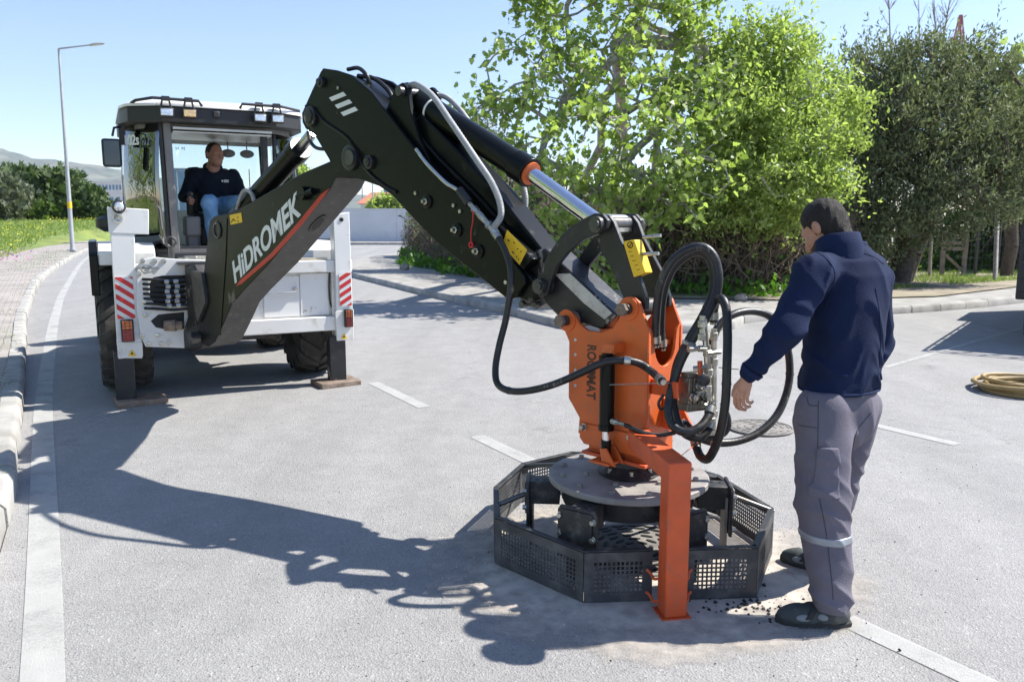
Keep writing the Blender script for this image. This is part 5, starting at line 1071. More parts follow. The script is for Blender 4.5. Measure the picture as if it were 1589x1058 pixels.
WK = sdf_obj('person', [(fh, lo_h, hi_h, .0045), (fore, lo, hi, .0032), (chain_f(handR), loR, hiR, .005), (core, lo_c, hi_c, .016)], M_SKIN, loc=ROOT, smooth_it=1)
tag(WK, 'man in navy fleece and grey-violet trousers standing by the cutter, one arm reaching out', 'person')
sdf_obj('hair', [(hair_f(HC, HB, low=-.092), *bounds([HC], .15), .0045)], M_HAIR, WK, smooth_it=1); HO = [o for o in COL.objects if o.name == 'hair'][0]
sdf_obj('beard', [(beard_f(HC, HB), *bounds([HC], .14), .005)], M_BEARD, WK, smooth_it=1)
def strands(HO, c, B, n, ln):                          # short hairs standing on the hair surface
    V0, F0 = BVH[HO]; V0 = np.array(V0); F0 = np.array(F0); i = rng.choice(len(F0), n); w4 = rng.dirichlet((1, 1, 1, 1), n); p = (V0[F0[i]]*w4[..., None]).sum(1)
    nn = np.cross(V0[F0[i, 1]]-V0[F0[i, 0]], V0[F0[i, 2]]-V0[F0[i, 0]]); nn /= np.linalg.norm(nn, axis=1)[:, None]+1e-9; q = p-np.array(c); nn *= np.sign((nn*q).sum(1))[:, None]
    back = -np.array(B[1])*.2-np.array(B[2])*.9; d = nn*.75+back*.55+rng.normal(size=(n, 3))*.22; d /= np.linalg.norm(d, axis=1)[:, None]; s = np.cross(d, nn); s /= np.linalg.norm(s, axis=1)[:, None]+1e-9
    L_ = ln*rng.uniform(.6, 1.3, (n, 1)); r_ = .00045; p = p-nn*.001; V = np.stack([p-s*r_, p+s*r_, p+s*r_*.6+d*L_*.6, p+d*L_], 1).reshape(-1, 3); return np_mesh('hair_strands', V, 4, M_HAIR, HO)
strands(HO, HC, HB, 9000, .0075)
for s in (-1, 1):
    p = HC+Vector(HB[0])*s*.031+Vector(HB[1])*.086+Vector(HB[2])*.002; b = MB(); b.lathe([(0, -.01), (.008, -.006), (.01, 0), (.008, .006), (0, .01)], 12, Matrix.Translation(p)); b.build('eye', M_EYE, WK)
TC = (SHL+SHR)/2; rgt = (SHR-SHL); rgt.z = 0; rgt.normalize(); fwd = UP.cross(rgt); HM = (HIPL+HIPR)/2
TB = np.array([rgt, fwd, UP], dtype=np.float32)
hem_z = AT(1300, 606, 3.45).z; top_z = NB.z+.02
def jacket(P, off=0.0, noise=True):
    x, y, z = P[..., 0], P[..., 1], P[..., 2]; t = np.clip((z-hem_z)/(top_z-hem_z), 0, 1)
    cx = HM.x+(TC.x-HM.x)*t; cy = HM.y+(TC.y-HM.y)*t; cx = cx+.012*np.sin(t*3.1)-.012*(1-t); 
    u = (x-cx)*rgt.x+(y-cy)*rgt.y; v = (x-cx)*fwd.x+(y-cy)*fwd.y
    T = [0, .06, .3, .6, .8, .9, .97, 1]; a = np.interp(t, T, [.205, .213, .212, .222, .222, .195, .12, .085]); b_ = np.interp(t, T, [.15, .155, .155, .16, .155, .135, .095, .08])
    d = (np.sqrt((u/a)**2+(v/b_)**2)-1)*np.minimum(a, b_); d = np.maximum(d, z-top_z-.02)
    arm = smin(cone(P, SHL, ELL_, .083, .066), cone(P, ELL_, WRL.lerp(ELL_, .06), .065, .044), .06); armr = smin(cone(P, SHR, ELR, .078, .062), cone(P, ELR, WRR, .062, .04), .03)
    d = smin(d, arm, .04); d = smin(d, armr, .04); d = smin(d, smin(cone(P, NB-Vector((0, 0, .03)), SHL, .055, .07), cone(P, NB-Vector((0, 0, .03)), SHR, .055, .07), .03), .04)
    if noise:
        m1 = np.exp(-(((P-np.array(ELL_))**2).sum(-1))/.016); d = d+folds(P, ELL_, (WRL-SHL).normalized(), .008, 75)*m1
        m2 = np.exp(-((z-hem_z-.1)/.12)**2); d = d+folds(P, TC, (0, 0, 1), .008, 42, 1)*m2; d = d+folds(P, TC, (.5, -.3, .8), .005, 30, 2)
        m3 = np.exp(-(((P-np.array(SHL.lerp(ELL_, .15)))**2).sum(-1))/.02); d = d+folds(P, SHL, (.6, .2, -.7), .007, 55)*m3
    return np.maximum(d-off, hem_z-z)
lj, hj = bounds([SHL, SHR, WRL, ELR, HM, WRR], .17); lj[2] = hem_z-.03; hj[2] = top_z+.05
JK = sdf_obj('fleece_jacket', [(jacket, lj, hj, .0072)], M_NAVY, WK, smooth_it=2)
def band(P): z = P[..., 2]; return np.maximum(jacket(P, .003), z-hem_z-.03)
hb = hj.copy(); hb[2] = hem_z+.05
# collar: standing band round the neck
b = MB(); ca_ = ((HC-NB).normalized()*.22+UP*.9).normalized(); nb = NB+UP*.012+Vector((-.004, 0, 0)); cu = (HC-NB).normalized()
pr = []; n_ = 32; vs = []
for (r, h, th_) in ((.112, -.085, 0), (.1, .0, 0), (.09, .052, 0), (.083, .057, 0), (.077, .046, 0), (.078, -.02, 0)):
    for k in range(n_):
        a = 2*math.pi*k/n_; q = rgt*math.cos(a)*r*1.02+fwd*math.sin(a)*r*1.0; qq = q-ca_*q.dot(ca_); vs.append(nb+qq.normalized()*r+ca_*(h-.018*max(0, math.sin(a))))
b.add(vs, [(i*n_+k, i*n_+(k+1) % n_, (i+1)*n_+(k+1) % n_, (i+1)*n_+k) for i in range(5) for k in range(n_)]); o = b.build('collar', M_NAVYD, JK, 0, 70)
b = MB(); ce = WRL.lerp(ELL_, .04); b.tube([ce, WRL.lerp(ELL_, .13)], [.046, .052], 24); b.build('cuff', M_NAVYD, JK)
# trousers
KZ = KNL.z
def pants(P, off=0.0, noise=True):
    z = P[..., 2]; B_ = TB; q = loc_(P, HM+Vector((0, 0, .03)), B_); d = ell(q, (0, -.005, 0), (.178, .15, .2))
    d = smin(d, smin(cone(P, HIPL+Vector((0, 0, .02)), KNL, .118, .112), cone(P, KNL, ANL+Vector((0, 0, .03)), .112, .086), .03), .03)
    d = smin(d, smin(cone(P, HIPR+Vector((0, 0, .02)), KNR, .112, .1), cone(P, KNR, ANR+Vector((0, 0, .03)), .1, .08), .03), .02)
    if noise:
        m1 = np.exp(-((z-KZ)/.13)**2); d = d+folds(P, KNL, (.3, .2, 1), .0065, 62)*m1; m2 = np.exp(-((z-.14)/.1)**2); d = d+folds(P, ANL, (.15, 0, 1), .008, 58, 1)*m2
        m3 = np.exp(-((z-HM.z+.06)/.12)**2); d = d+folds(P, HM, (.6, -.2, .7), .005, 40, 2)*m3; d = d+folds(P, HM, (.2, .5, .5), .003, 33, 0)
    return np.maximum(np.maximum(d-off, z-hem_z-.02), .075-z)
lp, hp_ = bounds([HIPL, HIPR, ANL, ANR, KNL, KNR], .2); lp[2] = .05; hp_[2] = hem_z+.04
PT = sdf_obj('work_trousers', [(pants, lp, hp_, .0078)], M_PANT, WK, smooth_it=2)
ta = AT(1285, 822, 3.30).z
def tape(P): z = P[..., 2]-.09*(P[..., 0]-KNL.x)*0; return np.maximum(np.maximum(pants(P, .0035), np.abs(z-ta)-.018), cone(P, KNL, ANL, .14, .13))
lt_, ht_ = lp.copy(), hp_.copy(); lt_[2] = ta-.04; ht_[2] = ta+.04
sdf_obj('reflective_band', [(tape, lt_, ht_, .007)], M_REFL, PT, smooth_it=1)
pc = AT(1268, 735, 3.2)
def pocket(P):
    q = loc_(P, pc, np.array([Vector((.98, .2, 0)), Vector((.2, -.98, 0)), UP], dtype=np.float32)); bx = np.maximum(np.abs(q[..., 0])-.085, np.abs(q[..., 2])-.1)
    fl = np.maximum(np.abs(q[..., 0])-.09, np.abs(q[..., 2]-.075)-.032); s1_ = np.maximum(pants(P, .006), bx); s2_ = np.maximum(pants(P, .012), fl)
    return np.maximum(np.minimum(s1_, s2_), q[..., 1]*-1-.02)
sdf_obj('cargo_pocket', [(pocket, *bounds([pc], .16), .006)], M_PANT, PT, smooth_it=1)
for pl_ in ([(1295, 422), (1305, 403), (1325, 392), (1352, 397), (1371, 410)], [(1262, 388), (1283, 402), (1295, 422), (1293, 442), (1283, 472), (1268, 505)], [(1358, 447), (1365, 490), (1366, 540), (1362, 590)], [(1233, 536), (1231, 576)]): seam('seam', JK, pl_, .0022, M_NAVYD, JK)
for pl_ in ([(1270, 622), (1269, 695)], [(1271, 770), (1282, 827), (1290, 895), (1293, 930)], [(1252, 616), (1256, 628), (1270, 630)], [(1352, 640), (1330, 668), (1322, 700)], [(1240, 660), (1268, 664)]): seam('seam', PT, pl_, .002, M_SEAM, PT)
b = MB(); b.tube([p for p in spline([HM+rgt*(.2*math.cos(t))+fwd*(.155*math.sin(t))+UP*(hem_z-HM.z+.012)-Vector((.012, 0, 0)) for t in np.linspace(0, 6.283, 20)], 3)], .006, 8, False); b.build('hem', M_NAVYD, JK)
# shoes
def shoe(an, toe, nm):
    z0 = 0; d = Vector((toe.x-an.x, toe.y-an.y, 0)); L_ = .215; d.normalize(); s_ = UP.cross(d); a = Vector((an.x, an.y, 0)); heel = a-d*.075
    B_ = np.array([d, s_, UP], dtype=np.float32)
    def up(P):
        q = loc_(P, heel, B_); f = cone(q, (.03, 0, .055), (.2, 0, .042), .045, .04); f = smin(f, ell(q, (.205, 0, .04), (.085, .049, .043)), .03); f = smin(f, cone(q, (.07, 0, .06), (.075, 0, .12), .048, .047), .03); f = f+.0015*np.sin(q[..., 0]*110)*np.exp(-((q[..., 0]-.13)/.05)**2)
        return np.maximum(f, .022-q[..., 2])
    def so_(P):
        q = loc_(P, heel, B_); x = q[..., 0]; hw = np.interp(x, [-.02, .03, .1, .2, .27, .3], [.02, .043, .038, .05, .035, .005]); f = np.maximum(np.abs(q[..., 1])-hw, np.maximum(-.02-x, x-.295)); f = np.maximum(f, q[..., 2]-.026-.012*np.clip((x-.22)/.06, 0, 1)); tread = .004*(np.sin(x*210) > 0); return np.maximum(f, (.002+tread)-q[..., 2])
    up_o = sdf_obj('safety_shoe', [(up, *bounds([heel, heel+d*.29, heel+UP*.12], .07), .005)], M_SHOE, WK, smooth_it=2)
    sdf_obj('sole', [(so_, *bounds([heel, heel+d*.29], .07), .0045)], M_SOLE, up_o, smooth_it=1)
    def pan(P):
        q = loc_(P, heel, B_); e = np.minimum(ell(q, (.19, -.03, .05), (.035, .05, .016)), ell(q, (.11, -.03, .055), (.022, .05, .016))); e = np.minimum(e, np.minimum(ell(q, (.19, .03, .05), (.035, .05, .016)), ell(q, (.11, .03, .055), (.022, .05, .016)))); return np.maximum(up(P)-.003, e)
    sdf_obj('shoe_panel', [(pan, *bounds([heel, heel+d*.29, heel+UP*.12], .07), .0045)], M_SHOEL, up_o, smooth_it=1)
    def strap(P):
        q = loc_(P, heel, B_); return np.maximum(up(P)-.006, np.maximum(np.abs(q[..., 0]*.8+q[..., 2]*.6-.165)-.013, .045-q[..., 2]))
    sdf_obj('strap', [(strap, *bounds([heel, heel+d*.29, heel+UP*.12], .07), .0045)], M_SOLE, up_o, smooth_it=1)
    b = MB(); c0 = heel+d*.13+UP*.088
    for k in range(3): cc = heel+d*(.11+.024*k)+UP*(.1-.011*k); b.tube([cc-s_*.032-UP*.008, cc+UP*.003, cc+s_*.032-UP*.008], .0035, 6)
    b.build('laces', M_SOLE, up_o)
shoe(ANL+Vector((-.01, 0, 0)), AT(1200, 962, 3.22)+Vector((0, .0, 0)), 'l'); shoe(ANR+Vector((0, 0, 0)), AT(1222, 866, 3.83), 'r')

# --- seated driver
def m_(x, y, z): return O+EX*x+EY*y+UP*z
dh = m_(.015, .80, 2.405); DB = basis(EX*.42-EY*.9+UP*-.03); dn = m_(.0, .87, 2.26)
dSL, dSR = m_(-.185, .86, 2.2), m_(.2, .88, 2.19); dEL, dWL = m_(-.30, .85, 1.97), m_(-.275, .65, 1.93); dER, dWR = m_(.29, .84, 1.95), m_(.30, .62, 1.9)
dH = m_(0, .98, 1.86); kL, kR = m_(-.1, .50, 1.90), m_(.2, .48, 1.9); aL, aR = m_(-.085, .42, 1.5), m_(.2, .42, 1.5)
dhand = hand_chain(dWL+EY*-.02, -EY*.8-UP*.1+EX*-.05, Vector((0, 0, .5))-EX*.9, UP*.9, .17, (1.0, 1.1, .7)); dhr = hand_chain(dWR, -EY, EX*.9+UP*.3, UP*.9, .17, (1.0, 1.1, .7))
fd = head_f(dh, DB, dn-Vector((0, 0, .03)), .98)
def dcore(P):
    d = cone(P, dn, dH, .08, .1)
    for a, b_, r1, r2 in ((dSL, dEL, .045, .036), (dEL, dWL, .036, .025), (dSR, dER, .045, .036), (dER, dWR, .036, .025), (dH, kL, .07, .05), (kL, aL, .045, .035), (dH, kR, .07, .05), (kR, aR, .045, .035)): d = smin(d, cone(P, a, b_, r1, r2), .03)
    return d
lc_, hc_ = bounds([dn, dH, dEL, dER, kL, kR, aL, aR, dWL, dWR], .12)
DR = sdf_obj('person', [(fd, *bounds([dh, dn], .15), .0055), (chain_f(dhand), *bounds([q for c_ in dhand for q in c_[:2]], .03), .004), (chain_f(dhr), *bounds([q for c_ in dhr for q in c_[:2]], .03), .004), (dcore, lc_, hc_, .018)], M_SKIN2, loc=m_(0, .95, 1.44), smooth_it=1)
tag(DR, 'driver in black hooded sweater and blue jeans sitting in the cab', 'person')
sdf_obj('hair', [(hair_f(dh, DB, .98, .035, th=.004), *bounds([dh], .14), .0055)], M_HAIR, DR, smooth_it=1)
def sweater(P):
    q = loc_(P, m_(.005, .92, 2.05), np.array([EX, -EY, UP], dtype=np.float32)); z = q[..., 2]; a = np.interp(z, [-.24, -.1, .08, .16, .22], [.19, .19, .215, .17, .08]); b_ = np.interp(z, [-.24, -.1, .08, .16, .22], [.15, .15, .14, .11, .07]); v = q[..., 1]-np.interp(z, [-.24, .2], [.0, .04])
    d = (np.sqrt((q[..., 0]/a)**2+(v/b_)**2)-1)*np.minimum(a, b_); d = np.maximum(d, np.abs(z)-.235)
    for s0_, e0_, w0_ in ((dSL, dEL, dWL), (dSR, dER, dWR)): d = smin(d, smin(cone(P, s0_, e0_, .078, .062), cone(P, e0_, w0_, .06, .042), .03), .035)
    hd_ = ell(q, (0, -.02, .235), (.105, .1, .06)); d = smin(d, hd_, .03); d = np.maximum(d, -cone(P, dn-UP*.02+(-EY)*.03, dh, .058, .06)); return d+folds(P, dSL, (.3, .3, .9), .004, 45)
SW = sdf_obj('hooded_sweater', [(sweater, *bounds([dSL, dSR, dWL, dWR, dEL, dER, dn, dH], .16), .009)], M_HOOD, DR)
def jeans(P):
    d = ell(loc_(P, dH, np.array([EX, -EY, UP], dtype=np.float32)), (0, 0, 0), (.18, .15, .12))
    for k_, a0_ in ((kL, aL), (kR, aR)): d = smin(d, smin(cone(P, dH.lerp(k_, .2), k_, .1, .078), cone(P, k_, a0_, .078, .062), .03), .03)
    return d+folds(P, kL, (.4, .3, .7), .005, 50)
sdf_obj('jeans', [(jeans, *bounds([dH, kL, kR, aL, aR], .18), .01)], M_JEAN, DR)
for a0_ in (aL, aR):
    b = MB(); b.lathe([(.0, 0), (.05, 0), (.055, .03), (.045, .07), (0, .08)], 16, Matrix.Translation(a0_-UP*.055) @ Matrix.Diagonal((1, 1, 1, 1))); b.tube([a0_-UP*.02, a0_-EY*.14-UP*.03], [.045, .038], 14); b.build('shoe', M_SOLE, DR)
b = MB(); c0 = m_(.09, .745, 2.13); T = frame(c0, EX, UP, -EY); b.box((.02, .008, 0), (.05, .01, .002), T); b.box((.02, -.008, 0), (.05, .008, .002), T); b.prism([(-.03, .006), (-.018, .012), (-.01, .0), (-.02, -.012)], -.001, .002, T); b.build('chest_logo', M_DECAL, SW)
# ------------------------------------------------------------------ vegetation
M_BARK = mat('grey_bark', (.36, .33, .3), .9, var=.35, vs=12, bump=.6, bs=40); M_BARKD = mat('dark_bark', (.11, .085, .065), .95, var=.35, vs=9, bump=.9, bs=25)
M_FIG = leaf_mat('fig_leaf', (.17, .24, .05), (.38, .46, .16), .5, .45, (1.35, 1.5, .85)); M_BRIGHT = leaf_mat('bright_leaf', (.2, .27, .06), (.43, .5, .18), .5, .45, (1.3, 1.45, .85))
M_OLIVE = leaf_mat('olive_leaf', (.095, .115, .05), (.26, .295, .15), .25, .72, (1.2, 1.3, .9)); M_OLIVEB = leaf_mat('pale_olive_leaf', (.09, .11, .06), (.2, .22, .15), .25, .55, (1.2, 1.3, .9))
M_DKLEAF = leaf_mat('deep_green_leaf', (.03, .065, .012), (.09, .15, .025), .35); M_PINE = leaf_mat('pine_needles', (.035, .065, .016), (.075, .12, .03), .2, .7)
M_BUSH = leaf_mat('bush_leaf', (.07, .13, .02), (.14, .22, .045), .35); M_IVY = leaf_mat('creeper_leaf', (.045, .1, .015), (.11, .19, .03), .4)
LOBED = np.array([(0, 0), (.22, .05), (.48, .12), (.3, .3), (.5, .52), (.26, .55), (.22, .78), (0, 1.0), (-.22, .78), (-.26, .55), (-.5, .52), (-.3, .3), (-.48, .12), (-.22, .05)])
OVAL = np.array([(0, 0), (.2, .3), (.16, .7), (0, 1), (-.16, .7), (-.2, .3)]); NARROW = np.array([(0, 0), (.15, .45), (0, 1), (-.15, .45)]); TUFT = np.array([(-.1, 0), (.1, 0), (.5, .7), (.1, .6), (0, 1), (-.15, .65), (-.45, .8)])
def leaves(cent, size, shape, up=.35, out=None, jit=.4, droop=0.0):
    n = len(cent); k = len(shape)
    t = rng.normal(size=(n, 3)); t[:, 2] += up*2-droop*2
    if out is not None: t += out*1.2
    t /= np.linalg.norm(t, axis=1)[:, None]; r = rng.normal(size=(n, 3)); s = np.cross(t, r); s /= np.linalg.norm(s, axis=1)[:, None]; nn = np.cross(t, s)
    z = size*(1+jit*rng.uniform(-1, 1, n)); u = shape[:, 0]; v = shape[:, 1]
    V = cent[:, None, :]+z[:, None, None]*(u[None, :, None]*s[:, None, :]+v[None, :, None]*t[:, None, :]+((np.abs(u)*.35-.12*v*v)[None, :, None])*nn[:, None, :])
    return V.reshape(-1, 3)
def blob(px, py, Y, r): c = AT(px, py, Y); return (c, r*Y/1240)
def in_blobs(bl, n, shell=.45, flat=1.0):
    w_ = np.array([b_[1]**2.2 for b_ in bl]); w_ /= w_.sum(); id_ = rng.choice(len(bl), n, p=w_); d = rng.normal(size=(n, 3)); d /= np.linalg.norm(d, axis=1)[:, None]
    rr = rng.uniform(shell**3, 1, n)**(1/3); c = np.array([tuple(b_[0]) for b_ in bl])[id_]; R_ = np.array([b_[1] for b_ in bl])[id_]; d2 = d*np.array([1, 1, flat]); return c+d2*(rr*R_)[:, None], d
def branches(base, fork, targets, r0, seg=3, tip=.008, wob=.18):
    nodes = [Vector(base), Vector(base).lerp(fork, .5)+Vector((random.uniform(-.1, .1), random.uniform(-.1, .1), 0)), Vector(fork)]; par = [-1, 0, 1]
    tg = sorted([Vector(t) for t in targets], key=lambda t: (t-Vector(fork)).length); A = np.array([tuple(n) for n in nodes])
    for t in tg:
        d = np.linalg.norm(A[2:]-np.array(t), axis=1)+.25*np.linalg.norm(A[2:]-np.array(fork), axis=1); j = int(np.argmin(d))+2; p = nodes[j]; L_ = (t-p).length
        if L_ < .05: continue
        prev = j; m = max(2, min(5, int(L_/.35)+1))
        for i in range(1, m+1):
            f = i/m; q = p.lerp(t, f)+Vector((random.gauss(0, 1), random.gauss(0, 1), random.gauss(0, 1)+.5*math.sin(f*3.1)))*(wob*L_*.22*(1-f*.7)); nodes.append(q); par.append(prev); prev = len(nodes)-1
        A = np.array([tuple(n) for n in nodes])
    w_ = [0]*len(nodes); ch = [0]*len(nodes)
    for i in range(len(nodes)): ch[par[i]] += 1 if par[i] >= 0 else 0
    for i in range(len(nodes)-1, -1, -1):
        if ch[i] == 0: w_[i] = 1
        if par[i] >= 0: w_[par[i]] += w_[i]
    rad = [max(tip, r0*(x/w_[0])**.5) for x in w_]; b = MB()
    for i in range(1, len(nodes)):
        a, c = nodes[par[i]], nodes[i]
        if (c-a).length < 1e-4: continue
        ra = min(rad[par[i]], rad[i]*1.35); b.tube([a, c], [ra, rad[i]], 7 if rad[i] > .03 else (5 if rad[i] > .015 else 4), caps=rad[i] > .03)
    return b
def tree(name, label, cat, base, fork, bl, n_cl, n_leaf, spread, lsize, shape, lm, bark, r0, nb=60, shell=.45, up=.3, droop=0, group=None, multi=None, tip=.008, extra=None, br=True, shoots=0, shl=.7):
    base = Vector(base); t = thing(name, label, cat, Matrix.Translation(base), group)
    cl, d = in_blobs(bl, n_cl, shell); id_ = rng.choice(n_cl, min(nb, n_cl), replace=False)
    if br:
        b = branches(base, fork, [tuple(cl[i]) for i in id_], r0, tip=tip)
        if multi:
            for (bb, ff, rr, kk) in multi:
                b2 = branches(bb, ff, [tuple(cl[i]) for i in rng.choice(n_cl, kk, replace=False)], rr, tip=tip); k0 = len(b.v); b.v += b2.v; b.f += [tuple(i+k0 for i in f) for f in b2.f]; b.mi += b2.mi
        b.build('trunk', bark, t, smooth=60)
    pc = np.repeat(cl, n_leaf, axis=0); dd = np.repeat(d, n_leaf, axis=0); g = rng.normal(size=pc.shape)*spread*rng.uniform(.5, 1.3, (n_cl, 1)).repeat(n_leaf, 0); pc = pc+g
    if extra is not None: pc = np.concatenate([pc, extra]); dd = np.concatenate([dd, np.tile([0, 0, .6], (len(extra), 1))])
    if shoots:
        si = rng.choice(n_cl, shoots); so_ = d[si]*.8+rng.normal(size=(shoots, 3))*.35+np.array([0, 0, .55]); so_ /= np.linalg.norm(so_, axis=1)[:, None]; f_ = np.linspace(0, 1, 14)
        sp = (cl[si][:, None, :]+so_[:, None, :]*(f_[None, :, None]*shl*rng.uniform(.5, 1.2, (shoots, 1, 1)))+rng.normal(size=(shoots, 14, 3))*.035).reshape(-1, 3)
        pc = np.concatenate([pc, sp]); dd = np.concatenate([dd, np.repeat(so_, 14, 0)])
    np_mesh('crown', leaves(pc, lsize, shape, up, dd*.5, .35, droop), len(shape), lm, t); return t
def bb_(L_): return [blob(*q) for q in L_]
# fig tree
fg = bb_([(775, 195, 18.5, 50), (740, 160, 18.8, 34), (800, 255, 18.4, 45), (760, 250, 18.4, 36), (835, 320, 18.2, 45), (800, 350, 18.2, 35), (1085, 160, 18.6, 55), (1080, 280, 18, 55), (745, 195, 18.6, 30), (800, 110, 19, 62), (845, 55, 19.3, 62), (900, 20, 19.6, 70), (960, 15, 20, 75), (1030, 20, 20, 70), (1090, 40, 19.8, 55), (1100, 100, 19.3, 55), (870, 140, 18.4, 65), (950, 110, 19, 75), (1030, 130, 18.6, 70), (850, 220, 18, 60), (930, 220, 18, 75), (1010, 240, 17.9, 75), (1070, 200, 18, 60), (900, 300, 18, 60), (970, 330, 17.8, 65), (1040, 320, 17.7, 60), (880, 370, 18.2, 40), (950, 400, 17.8, 45), (1010, -60, 20, 70), (900, -60, 20, 60), (830, 0, 19.4, 45)])
tree('fig_tree', 'tall open fig tree with pale grey branches and big lobed leaves behind the black boom', 'tree', G(965, 436), G(950, 405)+Vector((0, 1.2, 1.6)), [(Vector((c_.x*(1-2.2/c_.y), c_.y-2.2, 1.7+(c_.z-1.7)*(1-2.2/c_.y))), r_*(1-2.2/c_.y)) for c_, r_ in fg], 410, 19, .16, .13, LOBED, M_FIG, M_BARK, .16, 230, .35, .1, .2, multi=[(G(965, 436)+Vector((-.6, .6, 0)), G(965, 436)+Vector((-1.3, .9, 2.2)), .11, 150), (G(965, 436)+Vector((.5, .9, 0)), G(965, 436)+Vector((.7, 1.2, 2.5)), .1, 150)], tip=.013)
# bright green tree
bt = bb_([(1135, 110, 17.8, 50), (1190, 95, 17.8, 58), (1245, 120, 17.6, 52), (1160, 65, 18, 28), (1285, 165, 17.5, 42), (1310, 200, 17.5, 26), (1325, 168, 17.5, 17), (1335, 215, 17.4, 14), (1300, 130, 17.8, 20), (1215, 60, 18, 20), (1265, 85, 18, 18), (1090, 160, 17.6, 50), (1290, 300, 17, 28), (1150, 180, 17.2, 70), (1220, 190, 17, 75), (1280, 235, 17, 50), (1120, 260, 17, 65), (1190, 275, 16.8, 75), (1255, 290, 17, 45), (1095, 315, 17.4, 42), (1160, 325, 17.4, 42), (1215, 325, 17.4, 34), (1180, 160, 18.5, 80), (1180, 260, 18.2, 80)])
tree('green_tree', 'dense bright green small-leaved tree between the fig tree and the dark olive', 'tree', G(1150, 440)+Vector((0, 1.2, 0)), G(1150, 440)+Vector((.1, 1.5, 2.3)), bt, 900, 46, .17, .105, OVAL, M_BRIGHT, M_BARK, .15, 150, .3, .25, .1, shoots=420, shl=.9)
# big olive with upright shoots
ol = bb_([(1330, 130, 21.5, 48), (1370, 110, 21.5, 52), (1430, 115, 21.5, 62), (1490, 110, 21.5, 62), (1540, 150, 21.3, 55), (1580, 190, 21, 50), (1335, 200, 21, 62), (1400, 190, 20.6, 75), (1470, 200, 20.5, 80), (1545, 230, 20.5, 70), (1340, 275, 20.6, 60), (1410, 270, 20.1, 75), (1490, 280, 20.1, 75), (1560, 300, 20.4, 50), (1330, 340, 20.2, 52), (1390, 340, 19.9, 55), (1460, 335, 20, 50), (1340, 390, 19.6, 36), (1600, 240, 20.5, 60)])
sh = []
for k in range(150):
    px_ = random.uniform(1300, 1589); top = 62+random.uniform(0, 75)+(abs(px_-1440)/150)**2*28; p0 = AT(px_, top+70, 21+random.uniform(-.7, .7)); p1 = AT(px_+random.uniform(-8, 8), top, 21)
    for j in range(26): f = random.random(); sh.append(tuple(Vector(p0).lerp(Vector((p1.x, p0.y, p1.z)), f)+Vector((random.gauss(0, .05), random.gauss(0, .05), 0))))
ob = G(1392, 447); tree('olive_tree', 'big dark grey-green olive tree with a leaning trunk behind the standing man', 'tree', ob, ob+Vector((.35, .3, 1.5)), ol, 1000, 60, .17, .12, NARROW*np.array([1.15, 1]), M_OLIVE, M_BARKD, .3, 150, .3, .5, shoots=500, shl=.7, extra=np.array(sh), multi=[(ob+Vector((.25, .2, 0)), ob+Vector((.9, .5, 1.7)), .2, 50)])
gl = bb_([(690, 250, 27, 38), (722, 215, 27, 36), (760, 235, 27, 50), (730, 290, 26.5, 55), (790, 300, 26.5, 55), (680, 320, 26.5, 42), (845, 300, 26.5, 50), (750, 345, 26, 50), (830, 350, 26, 50)])
tree('pale_olive_tree', 'pale grey-green olive tree half hidden behind the bucket cylinder and fig leaves', 'tree', G(755, 412), G(755, 412)+Vector((0, 0, 1.5)), gl, 420, 36, .26, .15, NARROW*np.array([1.3, 1]), M_OLIVEB, M_BARKD, .2, 50, .3, .5)
dk = bb_([(1560, 350, 27, 55), (1600, 300, 27, 70), (1520, 370, 28, 50), (1480, 370, 29, 45), (1620, 400, 26, 60), (1550, 410, 28, 45), (1640, 200, 28, 90), (1590, 250, 28, 50), (1500, 412, 28, 38), (1450, 395, 29, 45), (1600, 420, 27, 50), (1420, 400, 29, 40), (1475, 410, 26, 26), (1530, 420, 26, 26), (1440, 415, 26, 26)])
tree('dark_green_tree', 'dark leafy tree behind the fence at the right edge', 'tree', G(1560, 436), G(1560, 436)+Vector((0, 0, 2)), dk, 720, 34, .3, .2, OVAL, M_DKLEAF, M_BARKD, .18, 60, .2, .2)
fs_ = bb_([(1497, 75, 24, 10), (1535, 78, 24, 14), (1572, 82, 24, 12), (1560, 110, 24, 20), (1585, 120, 24, 18), (1520, 100, 24, 12), (1575, 150, 24, 25)])
tree('fig_sapling', 'few large fig leaves showing above the right side of the olive crown', 'tree', G(1560, 436)+Vector((-1.5, -2, 0)), AT(1545, 200, 24), fs_, 26, 9, .12, .22, LOBED, M_FIG, M_BARK, .06, 20, .2, .1)
